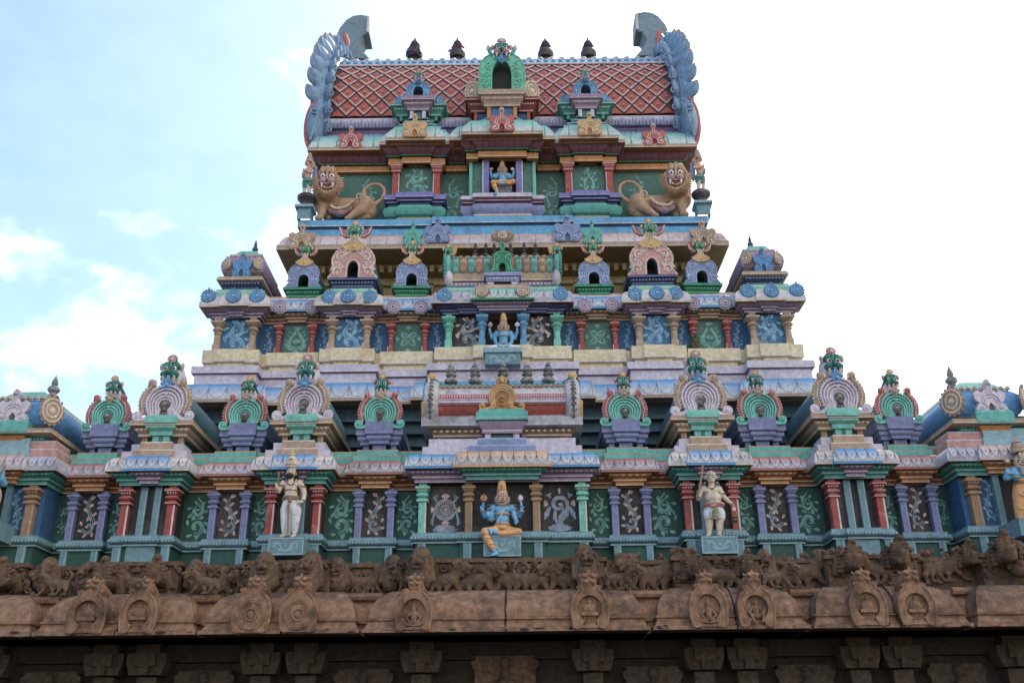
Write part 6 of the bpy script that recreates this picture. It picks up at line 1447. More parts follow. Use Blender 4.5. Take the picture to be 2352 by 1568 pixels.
# ---- praying winged figures on dark pedestals
def praying():
    f = Fig(660.3, 315.8, .1282, 3.98, 350, 1050)
    t = thing('praying_statue', 'winged praying figure with a tall crown on a dark pedestal at the left roof corner', 'statue', f.O, 'praying winged figures beside the lions')
    f.ch('skinp', (300, 1020, .05, 24), (300, 920, .05, 34), (305, 800, .04, 48)).ch('skinp', (300, 1030, 0, 22), (270, 1042, -.04, 16)).ch('skinp', (390, 1020, 0, 28), (385, 920, 0, 40), (375, 800, 0, 52)).ch('skinp', (385, 1030, 0, 24), (340, 1040, -.06, 18))
    f.ch('skin', (360, 780, 0, 66), (365, 700, 0, 58), (370, 610, 0, 66), (390, 560, 0, 46), (380, 520, 0, 26), (370, 470, 0, 46)); f.bl('skin', 350, 465, -.02, 42, 50, 52); f.ch('skin', (330, 480, -.02, 12), (316, 484, -.02, 8))
    f.ch('skin', (420, 575, -.04, 32), (430, 630, -.08, 26), (340, 610, -.14, 20), (300, 590, -.16, 17)).ch('skin', (330, 580, .06, 28), (290, 660, .06, 24), (275, 720, 0, 20), (270, 640, -.1, 17)); f.ch('skin', (296, 590, -.16, 14), (292, 560, -.16, 10), (290, 538, -.16, 6)).ch('skin', (288, 600, -.15, 12), (284, 565, -.15, 9)).ch('skin', (300, 600, -.17, 9), (308, 575, -.18, 7)).ch('skin', (282, 610, -.14, 10), (276, 580, -.14, 7))
    f.go('body', t, .013, 4)
    f.ch('garm', (340, 770, 0, 68), (310, 870, .02, 44)).ch('garm', (370, 770, 0, 72), (395, 850, 0, 56)); f.go('shorts', t, .014, 3)
    b = MB(); c = f.p(395, 430); b.lathe(tuple(c), [(.11, -.05), (.125, .0), (.11, .06), (.09, .08), (.105, .1), (.085, .17), (.07, .19), (.08, .21), (.05, .27), (.01, .34)], 'tan', 12); b.ell(tuple(f.p(455, 500, .02)), (.09, .08, .14), 'tan', 9, 6); b.build('crown', t)
    f.bl('bluelav', 490, 700, .1, 52, 30, 190); f.bl('bluelav', 500, 560, .08, 45, 30, 60); f.go('wing', t, .02, 3)
    b = MB(); b.tube([tuple(f.p(430, 590, -.09)), tuple(f.p(445, 570, -.09)), tuple(f.p(440, 545, -.06))], .022, 'tan', 6); b.tube([tuple(f.p(300, 755, -.12)), tuple(f.p(360, 765, -.15)), tuple(f.p(430, 760, -.1))], .028, 'tan', 6); b.tube([tuple(f.p(430, 560, -.05)), tuple(f.p(455, 480, -.03)), tuple(f.p(430, 430, -.03))], .03, 'tan', 6); b.ell(tuple(f.p(344, 455, -.10)), (.012, .01, .008), 'eyeb', 6, 4); b.tube([tuple(f.p(330, 440, -.10)), tuple(f.p(350, 436, -.11))], .005, 'eyeb', 4); b.build('ornaments', t)
    b = MB(); c = f.p(350, 1055); zt = c.z; dz = f.p(350, 1280).z-zt
    b.lathe((c.x, c.y, dz+zt), [(.24, 0), (.2, -dz*.25), (.16, -dz*.38), (.2, -dz*.5), (.29, -dz*.7), (.3, -dz*.9), (.26, -dz)], 'pedest', 14); b.build('pedestal', t)
    b = MB(); z1 = f.p(350, 1280).z; z0 = zl1-f.O.z; b.us(c.x-.2, c.x+.2, c.y-.22, c.y+.25, [(0, z0), (0, z1-.12), (.08, z1-.09), (.08, z1-.07, 'steell'), (.08, z1-.0), (-.2, z1+.01)], 'steel'); b.build('plinth', t)
    return t
pr_ = praying(); dup(pr_, (-pr_.location.x+.08, pr_.location.y, pr_.location.z), 'winged praying figure with a tall crown on a dark pedestal at the right roof corner', flip=True)

# ---- seated blue lion-faced figures
def block(t, f, x0, x1, y0, y1, Yf, Yb, m='steel', edge='steell', motif='band', seed=1):
    b = MB(); a = F(f.x0+f.k*x0, f.y0+f.k*y0, Yf)-f.O; c = F(f.x0+f.k*x1, f.y0+f.k*y1, Yf)-f.O; yo = f.O.y
    b.box(a.x, c.x, Yf-yo, Yb-yo, c.z, a.z, m)
    for (q0, q1, r0, r1) in ((a.x, c.x, a.z-.03, a.z+.002), (a.x, c.x, c.z-.002, c.z+.03)): b.box(q0-.003, q1+.003, Yf-yo-.012, Yf-yo+.01, r0, r1, edge)
    for q in (a.x, c.x): b.box(q-.003 if q == a.x else q-.03, q+.03 if q == a.x else q+.003, Yf-yo-.010, Yf-yo+.01, c.z, a.z, edge)
    if motif: scroll(b, (a.x+c.x)/2, (a.z+c.z)/2, (c.x-a.x)*.8, (a.z-c.z)*.8, Yf-yo-.006, edge, edge, motif, 1, seed)
    return b.build('seat_block', t)
def seated(key):
    if key == 1:
        f = Fig(1004.8, 1062.3, .1465, -1.0, 1015, 1135)
        t = thing('seated_statue', 'large blue four-armed lion-faced figure in orange seated on the central block', 'statue', f.O)
        f.ch('bluesk', (1015, 660, 0, 55), (1015, 730, 0, 100)); f.bl('bluesk', 1015, 735, -.02, 140, 85, 80); f.bl('bluesk', 955, 735, -.07, 62, 50, 50); f.bl('bluesk', 1075, 735, -.07, 62, 50, 50)
        f.ch('bluesk', (1015, 800, 0, 108), (1020, 900, -.02, 112), (1020, 950, 0, 110))
        f.ch('bluesk', (885, 695, .02, 50), (815, 740, .06, 44), (745, 830, .08, 42), (745, 850, .06, 38), (715, 790, 0, 36), (700, 730, -.04, 34)); f.hand('bluesk', 700, 715, -.06, .1, -1, 46, -1, .6); f.ch('bluesk', (708, 690, -.05, 13), (712, 615, -.05, 11)).ch('bluesk', (725, 690, -.05, 13), (728, 615, -.05, 11))
        f.ch('bluesk', (875, 700, -.02, 48), (850, 790, -.03, 42), (845, 890, -.06, 46), (820, 880, -.14, 40), (800, 830, -.2, 36)); f.hand('bluesk', 796, 825, -.24, -.05, -1, 54, 1, 0)
        f.ch('bluesk', (1150, 695, .02, 50), (1215, 740, .06, 44), (1280, 830, .08, 42), (1300, 800, .04, 36), (1315, 750, -.03, 34)); f.hand('bluesk', 1322, 715, -.06, -.1, -1, 46, 1, .6); f.ch('bluesk', (1305, 690, -.05, 13), (1302, 612, -.05, 11)).ch('bluesk', (1322, 690, -.05, 13), (1320, 612, -.05, 11))
        f.ch('bluesk', (1160, 700, -.02, 48), (1195, 780, -.04, 42), (1205, 840, -.08, 40), (1225, 880, -.16, 34)); f.hand('bluesk', 1232, 895, -.2, 0, 1, 52, -1, 0)
        f.ch('orcloth', (1020, 1000, 0, 125), (950, 1065, -.05, 95), (850, 1075, -.15, 78), (745, 1085, -.26, 72), (775, 1190, -.32, 66), (840, 1290, -.36, 54), (885, 1355, -.38, 42)); f.ch('orcloth', (1060, 1060, -.05, 95), (1180, 1080, -.14, 72), (1275, 1082, -.24, 60), (1150, 1105, -.28, 50), (980, 1108, -.3, 44))
        f.ch('bluesk', (885, 1355, -.38, 34), (905, 1395, -.4, 32), (925, 1420, -.4, 38)).ch('bluesk', (930, 1425, -.4, 38), (870, 1440, -.5, 30), (835, 1448, -.54, 16)).ch('bluesk', (980, 1108, -.3, 30), (900, 1085, -.32, 40), (830, 1065, -.34, 32), (800, 1045, -.34, 18))
        for i in range(5): f.ch('bluesk', (860-i*4, 1040+i*18, -.37, 12), (812+i*6, 1045+i*20, -.4, 9)); f.ch('bluesk', (850+i*14, 1435, -.48, 12), (836+i*14, 1452, -.56, 9))
        f.go('body', t, .0135, 4)
        lionface(f, t, 1015, 545, -.08, 80, 'face')
        f.ch('face', (1015, 560, 0, 96), (1015, 500, 0, 92), (1015, 460, .02, 78)); f.go('head', t, .016, 3)
        b = MB(); c = f.p(1010, 450); top = f.p(1003, 287); H = top.z-c.z; u = f.u
        b.lathe(tuple(c), [(82*u, 0), (84*u, H*.05), (74*u, H*.12), (76*u, H*.3), (66*u, H*.6), (58*u, H*.85), (56*u, H*.93), (60*u, H*.97), (54*u, H)], 'gold', 16)
        for i in range(10): a = pi+pi*i/9; b.ell((c.x+76*u*math.cos(a), c.y+76*u*math.sin(a), c.z+H*.12), (9*u, 8*u, 10*u), 'golddk', 6, 4)
        b.ell(tuple(f.p(1005, 370, -.19)), (.03, .02, .04), 'golddk', 8, 5); b.build('crown', t)
        b = MB(); c = f.p(727, 560, -.05); b.lathe((c.x, c.y+.03, c.z), [(.01, 0)], 'gold', 4); M0 = b.M; b.M = Matrix.Translation(c) @ FRONT; medallion(b, 55*u, 'pink', 'gold'); b.M = M0; b.build('discus', t)
        f.bl('gablelav', 1300, 555, -.05, 46, 40, 52); f.ch('gablelav', (1300, 520, -.05, 24), (1295, 498, -.05, 8)).ch('gablelav', (1300, 600, -.05, 20), (1312, 625, -.05, 10)); f.go('conch', t, .012, 2)
        b = MB()
        for (x, y, d, rx, ry) in ((1015, 825, -.02, 122, 118), (1015, 810, -.01, 120, 114)): ring(b, f, x, y, d, rx, ry, 11, 'tan', a0=180, a1=360)
        for (x, y, d, r) in ((706, 765, -.03, 40), (1318, 768, -.02, 40), (855, 895, -.09, 50), (1212, 850, -.1, 42)): ring(b, f, x, y, d, r, r, 9, 'tan')
        for k in (-1, 1): ring(b, f, 1015+k*180, 745, .0, 62, 60, 12, 'tand'); ring(b, f, 1015+k*175, 675, .02, 55, 55, 12, 'tand')
        b.tube([tuple(f.p(1100, 680, -.13)), tuple(f.p(1030, 745, -.2)), tuple(f.p(1010, 800, -.2)), tuple(f.p(985, 860, -.215)), tuple(f.p(930, 940, -.17))], .012, 'winglite', 6)
        for (x, y, d, r) in ((735, 1150, -.3, 72), (795, 1215, -.33, 64), (850, 1300, -.36, 54), (1230, 1090, -.22, 1),): 
            if r > 2: ring(b, f, x, y, d, r*.97, r*.97, 6, 'brown', tilt=-22)
        ring(b, f, 885, 1345, -.38, 44, 44, 9, 'winglite', tilt=-14)
        b.ell(tuple(f.p(1020, 1010, -.17)), (.10, .05, .05), 'gold', 9, 6); ring(b, f, 1020, 975, .0, 122, 122, 16, 'tan', a0=180, a1=360); b.build('jewellery', t)
        block(t, f, 725, 1310, 1138, 1462, -1.3, -.6, motif='band')
    elif key == 2:
        f = Fig(890, 516.8, .2197, 2.05, 1210, 1315)
        t = thing('seated_statue', 'blue four-armed lion-faced figure sitting cross-legged in the middle tier niche', 'statue', f.O)
        f.ch('bluesk', (1213, 1100, 0, 30), (1213, 1130, 0, 50)); f.bl('bluesk', 1213, 1138, 0, 72, 42, 38); f.ch('bluesk', (1213, 1160, 0, 52), (1212, 1215, 0, 48), (1212, 1255, 0, 52))
        for k in (-1, 1):
            x = lambda v: 1213+k*v
            f.ch('bluesk', (x(70), 1125, .02, 26), (x(105), 1160, .05, 21), (x(118), 1185, .04, 20), (x(130), 1150, 0, 17), (x(140), 1120, -.03, 15)); f.hand('bluesk', x(142), 1100, -.04, k*.0, -1, 22, k, .4); f.ch('bluesk', (x(142), 1090, -.04, 6), (x(142), 1058, -.04, 5))
            f.ch('bluesk', (x(72), 1130, -.02, 26), (x(88), 1180, -.02, 21), (x(84), 1225, -.05, 19), (x(45), 1262, -.16, 15)); f.hand('bluesk', x(30), 1266, -.19, -k, .1, 20, 1, .3)
        f.go('body', t, .014, 4)
        f.ch('cloth', (1213, 1275, 0, 50), (1100, 1285, -.1, 32), (1055, 1290, -.14, 26), (1130, 1298, -.22, 20), (1200, 1300, -.24, 18)).ch('cloth', (1213, 1275, 0, 50), (1320, 1283, -.1, 32), (1370, 1290, -.14, 26), (1290, 1298, -.24, 20), (1225, 1302, -.26, 17)); f.go('draped_legs', t, .016, 3)
        f.ch('face', (1212, 1065, 0, 46), (1212, 1030, 0, 42)); f.go('head', t, .016, 3); lionface(f, t, 1212, 1055, -.05, 42, 'face')
        b = MB(); c = f.p(1212, 1008); H = f.p(1210, 928).z-c.z; u = f.u; b.lathe(tuple(c), [(40*u, 0), (41*u, H*.1), (34*u, H*.25), (34*u, H*.5), (28*u, H*.8), (22*u, H)], 'gold', 12); b.build('crown', t)
        b = MB(); 
        for x, m in ((1075, 'pink'), (1355, 'gablelav')): b.ell(tuple(f.p(x, 1042, -.04)), (26*u, 14*u, 26*u), m, 9, 6); b.lathe(tuple(f.p(x, 1022, -.04)), [(10*u, 0), (2*u, 16*u)], m, 6)
        b.build('emblems', t)
        b = MB(); ring(b, f, 1213, 1172, 0, 58, 58, 6, 'tan', a0=180, a1=360); ring(b, f, 1212, 1255, 0, 58, 58, 9, 'tan', a0=180, a1=360)
        for x in (1073, 1353): ring(b, f, x, 1125, -.02, 18, 18, 5, 'tan')
        b.build('jewellery', t)
    else:
        f = Fig(1062.3, 315.8, .1099, 4.3, 830, 1000)
        t = thing('seated_statue', 'small blue lion-faced figure with orange legs seated in the purple-framed upper niche', 'statue', f.O)
        f.bl('bluesk', 830, 785, 0, 112, 70, 62); f.ch('bluesk', (830, 720, 0, 50), (830, 790, 0, 80), (835, 880, -.02, 88), (835, 930, 0, 80))
        for k in (-1, 1):
            x = lambda v: 830+k*v
            f.ch('bluesk', (x(105), 770, .02, 42), (x(180), 840, .05, 36), (x(215), 850, .03, 34), (x(225), 800, -.02, 30), (x(232), 760, -.04, 28)); f.hand('bluesk', x(238), 735, -.05, 0, -1, 40, k, .4)
            f.ch('bluesk', (x(110), 780, -.02, 42), (x(140), 850, -.04, 36), (x(165), 830, -.12, 32)); f.hand('bluesk', x(165), 810, -.15, 0, -1, 44, -k, 0)
        f.ch('orcloth', (830, 945, 0, 88), (740, 950, -.12, 62), (640, 940, -.24, 58), (680, 1040, -.28, 52), (715, 1110, -.3, 38)).ch('orcloth', (850, 950, -.02, 75), (960, 940, -.15, 62), (1060, 920, -.24, 56), (950, 965, -.28, 40)); f.ch('bluesk', (715, 1120, -.3, 32), (715, 1160, -.32, 38), (680, 1178, -.42, 30)).ch('bluesk', (860, 960, -.28, 30), (790, 960, -.3, 34), (770, 920, -.3, 26))
        f.go('body', t, .015, 4)
        f.ch('face', (832, 690, 0, 78), (828, 620, 0, 68)); f.go('head', t, .02, 3); lionface(f, t, 830, 650, -.05, 70, 'face')
        b = MB(); c = f.p(828, 590); H = f.p(825, 492).z-c.z; u = f.u; b.lathe(tuple(c), [(66*u, 0), (60*u, H*.2), (50*u, H*.5), (34*u, H*.8), (18*u, H)], 'gold', 12); b.build('crown', t)
        b = MB()
        for x, m in ((600, 'pink'), (1045, 'gablelav')): b.ell(tuple(f.p(x, 660, -.05)), (42*u, 20*u, 36*u), m, 9, 6)
        b.build('emblems', t)
        b = MB(); ring(b, f, 832, 830, 0, 92, 90, 10, 'tan', a0=180, a1=360); 
        for (x, y, d, r) in ((650, 990, -.26, 56), (690, 1060, -.28, 48)): ring(b, f, x, y, d, r, r, 7, 'golddk', tilt=-14)
        b.build('jewellery', t)
        block(t, f, 750, 1035, 995, 1170, 4.12, 4.6, 'finial', 'finial', None)
for k in (1, 2, 3): seated(k)

# ---- standing crowned, bearded man
def king():
    f = Fig(459.4, 1004.9, .2197, -1.05, 935, 1035)
    t = thing('standing_statue', 'cream crowned man with a black beard and white dhoti on a left pedestal', 'statue', f.O)
    f.ch('skinp', (948, 470, 0, 30), (950, 430, 0, 30)); f.bl('skinp', 955, 360, -.01, 52, 52, 66)
    f.bl('skinp', 950, 498, 0, 88, 48, 46); f.bl('skinp', 915, 490, -.05, 40, 28, 28); f.bl('skinp', 985, 490, -.05, 40, 28, 28); f.ch('skinp', (950, 520, 0, 66), (952, 580, -.02, 68), (952, 640, 0, 76))
    f.ch('skinp', (868, 478, 0, 36), (840, 520, -.01, 29), (822, 560, -.05, 27), (808, 530, -.12, 22), (800, 500, -.15, 18)); f.hand('skinp', 802, 486, -.16, -.2, -1, 26, -1, .7)
    f.ch('skinp', (1040, 475, 0, 38), (1078, 530, .01, 31), (1092, 590, 0, 28), (1082, 650, -.06, 24), (1055, 672, -.12, 20)); f.hand('skinp', 1035, 668, -.15, -1, -.35, 28, -1, .3)
    f.ch('skinp', (950, 640, 0, 60), (900, 780, 0, 36), (884, 985, 0, 24)).ch('skinp', (950, 640, 0, 60), (1000, 780, 0, 36), (985, 985, 0, 24))
    f.ch('skinp', (882, 990, 0, 24), (875, 1022, -.02, 22), (838, 1032, -.12, 14)).ch('skinp', (985, 990, 0, 24), (985, 1022, -.02, 22), (955, 1034, -.14, 14))
    f.go('body', t, .0125, 4)
    f.ch('cloth', (950, 665, 0, 84), (900, 760, 0, 62), (893, 860, 0, 52), (885, 975, .01, 36)).ch('cloth', (950, 665, 0, 84), (1000, 760, 0, 62), (993, 860, 0, 52), (985, 975, .01, 36)); f.go('dhoti', t, .014, 3)
    b = MB()
    for k in (-1, 1):
        cx = 948+k*47
        for j, y in enumerate((710, 735, 760, 785, 830, 870, 905, 935)): w_ = 36-j*1.5; b.tube([tuple(f.p(cx-w_, y-16, -.085+.01*(j > 3))), tuple(f.p(cx-w_*.5, y+8, -.125+.012*(j > 3))), tuple(f.p(cx, y+14, -.135+.015*(j > 3))), tuple(f.p(cx+w_*.5, y+8, -.125+.012*(j > 3))), tuple(f.p(cx+w_, y-16, -.085+.01*(j > 3)))], .008, 'cloth', 6)
    b.build('dhoti_folds', t)
    b = MB(); b.tube([tuple(f.p(928, 690, -.17)), tuple(f.p(922, 800, -.14)), tuple(f.p(920, 900, -.12)), tuple(f.p(920, 1020, -.12))], .026, 'wing', 6, flat=.5); 
    for k in (-1, 1): b.tube([tuple(f.p(924+k*18, 700, -.15)), tuple(f.p(920+k*18, 1015, -.11))], .014, 'clothg', 6)
    b.build('sash', t)
    b = MB(); ring(b, f, 952, 650, 0, 88, 86, 14, 'tand', a0=150, a1=390); ring(b, f, 952, 625, 0, 82, 80, 9, 'tan', a0=150, a1=390); ring(b, f, 952, 560, 0, 76, 74, 8, 'tand', a0=150, a1=390); b.ell(tuple(f.p(938, 655, -.2)), (.05, .03, .05), 'tand', 8, 5)
    b.tube([tuple(f.p(900, 445, -.06)), tuple(f.p(925, 485, -.13)), tuple(f.p(950, 495, -.14)), tuple(f.p(980, 480, -.13)), tuple(f.p(1005, 445, -.06))], .016, 'tand', 6); ring(b, f, 850, 505, -.01, 34, 34, 7, 'tand'); ring(b, f, 1075, 515, .01, 36, 36, 7, 'tand'); ring(b, f, 1076, 655, -.08, 26, 26, 6, 'tand')
    b.tube([tuple(f.p(1010, 430, -.08)), tuple(f.p(985, 500, -.15)), tuple(f.p(950, 590, -.16))], .007, 'cloth', 5); b.ell(tuple(f.p(933, 573, -.165)), (.008, .006, .01), 'eyeb', 6, 4); b.build('jewellery', t)
    b = MB(); b.tube([tuple(f.p(812, 480, -.17)), tuple(f.p(822, 420, -.17)), tuple(f.p(822, 375, -.17))], .014, 'tand', 6); b.ell(tuple(f.p(822, 378, -.17)), (.03, .02, .05), 'tand', 8, 6); b.build('staff', t)
    f.bl('hair', 940, 395, -.07, 44, 34, 30); f.ch('hair', (915, 385, -.08, 10), (940, 374, -.12, 11), (968, 385, -.08, 10)); f.ch('hair', (940, 400, -.08, 28), (943, 428, -.06, 10)); f.ch('hair', (1000, 350, .04, 26), (1015, 400, .04, 26)).ch('hair', (905, 350, .04, 20), (900, 395, .04, 16)).ch('hair', (900, 400, .04, 16), (1010, 400, .05, 20)); f.go('beard_and_hair', t, .011, 3)
    eyes(f, t, ((930, 335), (970, 335)), 11, -.112)
    b = MB(); c = f.p(955, 308); H = f.p(965, 120).z-c.z; u = f.u
    b.lathe(tuple(c), [(56*u, -.02), (60*u, H*.04), (62*u, H*.12), (54*u, H*.18), (56*u, H*.34), (48*u, H*.48), (36*u, H*.58), (30*u, H*.62), (40*u, H*.65), (38*u, H*.68), (26*u, H*.71), (29*u, H*.76), (18*u, H*.8), (20*u, H*.85), (9*u, H*.9), (2*u, H)], 'skinp', 16)
    for i in range(12): a = pi+pi*i/11; b.ell((c.x+60*u*math.cos(a), c.y+60*u*math.sin(a), c.z+H*.1), (6*u, 6*u, 9*u), 'tand', 6, 4)
    b.tube([(c.x+q[0], c.y-57*u, c.z+H*.3+q[1]) for q in spiral(0, 0, 20*u, 20*u, 0, .5, 8)], 5*u, 'tand', 5); b.ell(tuple(f.p(903, 382, .0)), (.02, .02, .045), 'tan', 7, 5); b.ell(tuple(f.p(1006, 380, .0)), (.02, .02, .045), 'tan', 7, 5); b.build('crown', t)
    block(t, f, 722, 1072, 1046, 1222, -1.38, -.5, motif='band', seed=4)
king()
# ---- bald boy holding an umbrella pole and a pot
def boy():
    f = Fig(1378.1, 1004.9, .2197, -1.05, 1190, 1022)
    t = thing('standing_statue', 'cream bald boy with a round belly holding a pole and a small pot', 'statue', f.O)
    f.bl('skinp', 1160, 405, -.01, 58, 58, 64); f.bl('skinp', 1163, 445, -.03, 42, 42, 34); f.ch('skinp', (1165, 500, 0, 34), (1165, 460, 0, 34)); f.ch('skinp', (1161, 430, -.13, 7), (1161, 412, -.11, 5))
    f.bl('skinp', 1163, 550, 0, 98, 50, 48); f.bl('skinp', 1125, 555, -.05, 44, 34, 32); f.bl('skinp', 1212, 555, -.05, 44, 34, 32); f.bl('skinp', 1180, 632, -.04, 92, 76, 72); f.bl('skinp', 1190, 690, 0, 88, 60, 50)
    f.ch('skinp', (1085, 535, 0, 34), (1050, 580, 0, 27), (1025, 640, -.05, 23), (1022, 610, -.11, 20), (1028, 590, -.14, 17)); f.hand('skinp', 1025, 575, -.16, -.2, -1, 24, 1, .6)
    f.ch('skinp', (1245, 535, 0, 34), (1290, 610, .0, 28), (1340, 660, -.06, 23), (1385, 695, -.12, 18)); f.hand('skinp', 1402, 730, -.15, .15, 1, 28, 1, .4)
    f.ch('skinp', (1142, 800, 0, 52), (1142, 900, 0, 42), (1140, 995, 0, 27), (1140, 1012, -.02, 22), (1122, 1020, -.12, 15)).ch('skinp', (1250, 800, 0, 50), (1250, 900, 0, 42), (1245, 995, 0, 27), (1245, 1012, -.02, 22), (1262, 1020, -.12, 15))
    f.bl('skinp', 1098, 418, .0, 9, 10, 20); f.bl('skinp', 1222, 418, .0, 9, 10, 20)
    f.go('body', t, .0125, 4)
    f.ch('cloth', (1190, 720, 0, 94), (1140, 790, 0, 64), (1140, 820, 0, 58)).ch('cloth', (1190, 720, 0, 94), (1250, 790, 0, 62), (1258, 832, 0, 54)); f.go('loincloth', t, .014, 3)
    b = MB(); b.tube([tuple(f.p(1205, 720, -.19)), tuple(f.p(1200, 790, -.17)), tuple(f.p(1202, 850, -.15))], .05, 'brown', 7, flat=.5)
    for k in (-1, 1): b.tube([tuple(f.p(1200+k*16, 735, -.18)), tuple(f.p(1200+k*45, 775, -.17)), tuple(f.p(1200+k*30, 820, -.15))], .026, 'clothg', 6, flat=.5); b.tube([tuple(f.p(1195+k*98, 828, -.0)), tuple(f.p(1195+k*60, 842, -.12)), tuple(f.p(1195+k*24, 835, -.14))], .012, 'gold', 5)
    b.build('sash', t)
    b = MB(); ring(b, f, 1192, 700, 0, 100, 86, 16, 'pink', a0=150, a1=390); ring(b, f, 1192, 722, 0, 100, 88, 12, 'wing', a0=150, a1=390, tilt=6); b.ell(tuple(f.p(1180, 712, -.21)), (.06, .03, .03), 'pink', 8, 5); b.build('waist_cloth', t)
    b = MB(); b.tube([tuple(f.p(1105, 500, -.05)), tuple(f.p(1140, 525, -.12)), tuple(f.p(1175, 530, -.13)), tuple(f.p(1215, 505, -.06))], .01, 'tand', 5); b.ell(tuple(f.p(1172, 530, -.13)), (.025, .02, .025), 'tand', 7, 5)
    b.tube([tuple(f.p(1215, 505, -.07)), tuple(f.p(1212, 570, -.16)), tuple(f.p(1225, 640, -.2)), tuple(f.p(1200, 690, -.17))], .008, 'cloth', 5); ring(b, f, 1284, 590, 0, 30, 30, 7, 'relief'); ring(b, f, 1382, 690, -.11, 20, 20, 6, 'tand'); ring(b, f, 1023, 622, -.09, 22, 22, 6, 'tand')
    for x, y in ((1126, 565), (1236, 563)): b.ell(tuple(f.p(x, y, -.13)), (.012, .01, .012), 'pot', 7, 5)
    b.ell(tuple(f.p(1190, 650, -.215)), (.012, .008, .014), 'eyeb', 8, 5)
    for x in (1100, 1222): b.ell(tuple(f.p(x, 468, .0)), (.022, .022, .028), 'tan', 8, 5)
    for k in (-12, 12, 0): b.tube([tuple(f.p(1160+k, 395, -.135)), tuple(f.p(1160+k*1.5, 350, -.10))], .0035, 'eyeb', 4)
    b.build('ornaments', t)
    eyes(f, t, ((1140, 410), (1190, 408)), 12, -.122, True, (1170, 460, 16))
    b = MB(); b.tube([tuple(f.p(1022, 600, -.17)), tuple(f.p(1040, 540, -.17)), tuple(f.p(1078, 272, -.17))], .022, 'brown', 7); b.build('pole', t)
    b = MB(); c = f.p(1410, 890, -.15); u = f.u; b.lathe(tuple(c), [(20*u, 0), (30*u, 10*u), (34*u, 28*u), (26*u, 42*u), (18*u, 50*u), (26*u, 58*u), (24*u, 62*u), (14*u, 64*u)], 'pot', 12); b.tube([tuple(f.p(1390, 830, -.15)), tuple(f.p(1400, 790, -.15)), tuple(f.p(1412, 775, -.15)), tuple(f.p(1422, 790, -.15)), tuple(f.p(1430, 830, -.15))], .01, 'pot', 5); b.tube([tuple(f.p(1432, 850, -.15)), tuple(f.p(1445, 826, -.15))], .014, 'pot', 6); b.build('water_pot', t)
    block(t, f, 1058, 1452, 1030, 1206, -1.42, -.5, motif='band', seed=7)
boy()
# ---- figures cut by the frame edges
def edge_right():
    f = Fig(2210.7, 976.1, .2015, -1.45, 680, 1095)
    t = thing('standing_statue', 'blue lion-headed figure in orange dhoti standing at the right edge of the lowest tier', 'statue', f.O)
    f.bl('bluesk', 690, 540, 0, 120, 70, 70); f.ch('bluesk', (690, 480, 0, 50), (690, 540, 0, 90), (690, 620, 0, 80), (690, 660, 0, 88))
    f.ch('bluesk', (600, 510, 0, 48), (560, 570, -.04, 42), (500, 600, -.1, 40), (510, 560, -.14, 32), (522, 530, -.15, 28)); f.hand('bluesk', 520, 520, -.16, -.1, -1, 38, -1, .5)
    f.ch('bluesk', (610, 520, -.02, 48), (600, 600, -.06, 40), (610, 600, -.16, 36), (610, 560, -.2, 32)); f.hand('bluesk', 608, 560, -.22, 0, -1, 36, 1, .2); f.ch('bluesk', (790, 520, 0, 48), (850, 600, 0, 40), (870, 560, -.1, 32)); f.hand('bluesk', 872, 540, -.12, 0, -1, 36, 1, .3); f; f.ch('bluesk', (690, 660, 0, 70), (650, 900, 0, 40), (640, 1075, 0, 30), (620, 1090, -.1, 22)).ch('bluesk', (690, 660, 0, 70), (745, 900, 0, 40), (760, 1075, 0, 30), (780, 1090, -.1, 22))
    f.go('body', t, .016, 4)
    f.ch('orcloth', (690, 690, 0, 108), (650, 800, 0, 80), (650, 920, 0, 66), (650, 1060, 0, 44)).ch('orcloth', (690, 690, 0, 108), (740, 800, 0, 80), (745, 920, 0, 66), (755, 1060, 0, 44)); f.go('dhoti', t, .018, 3)
    b = MB()
    for j, (x, y, r) in enumerate(((680, 740, 50), (680, 760, 30), (670, 900, 46), (670, 915, 28), (760, 760, 40), (765, 915, 40))): c = f.p(x, y, -.2); b.tube([(c.x+q[0], c.y+.03*abs(q[0])/r, c.z+q[1]*1.2) for q in spiral(0, 0, r*f.u, r*f.u*.8, pi, .5, 8)], .018, 'gold', 5)
    ring(b, f, 690, 670, 0, 98, 96, 22, 'tand', a0=150, a1=390); ring(b, f, 530, 560, -.15, 34, 34, 9, 'tan'); ring(b, f, 608, 600, -.17, 38, 38, 9, 'tan'); b.tube([tuple(f.p(640, 470, -.1)), tuple(f.p(680, 560, -.22)), tuple(f.p(760, 580, -.2))], .025, 'tand', 6); b.build('ornaments', t)
    f.ch('face', (680, 380, 0, 78), (665, 430, 0, 70)); f.go('head', t, .02, 3); lionface(f, t, 690, 385, -.06, 70, 'skinp')
    b = MB(); c = f.p(640, 320); H = f.p(600, 155).z-c.z; u = f.u; b.lathe(tuple(c), [(84*u, 0), (88*u, H*.1), (76*u, H*.2), (78*u, H*.5), (60*u, H*.62), (52*u, H*.66), (62*u, H*.7), (40*u, H*.76), (28*u, H*.86), (10*u, H*.94), (2*u, H)], 'tan', 14); b.build('crown', t)
    b = MB(); b.ell(tuple(f.p(507, 410, -.16)), (38*u, 24*u, 38*u), 'tan', 9, 6); b.ell(tuple(f.p(507, 410, -.22)), (18*u, 10*u, 18*u), 'skinp', 8, 5); b.build('discus', t)
    a = f.p(560, 1100); b = MB(); b.box(f.p(545, 1100).x, f.p(545, 1100).x+1.1, -.35, .9, f.p(0, 1300).z, f.p(0, 1100).z, 'steel'); b.build('seat_block', t)
edge_right()
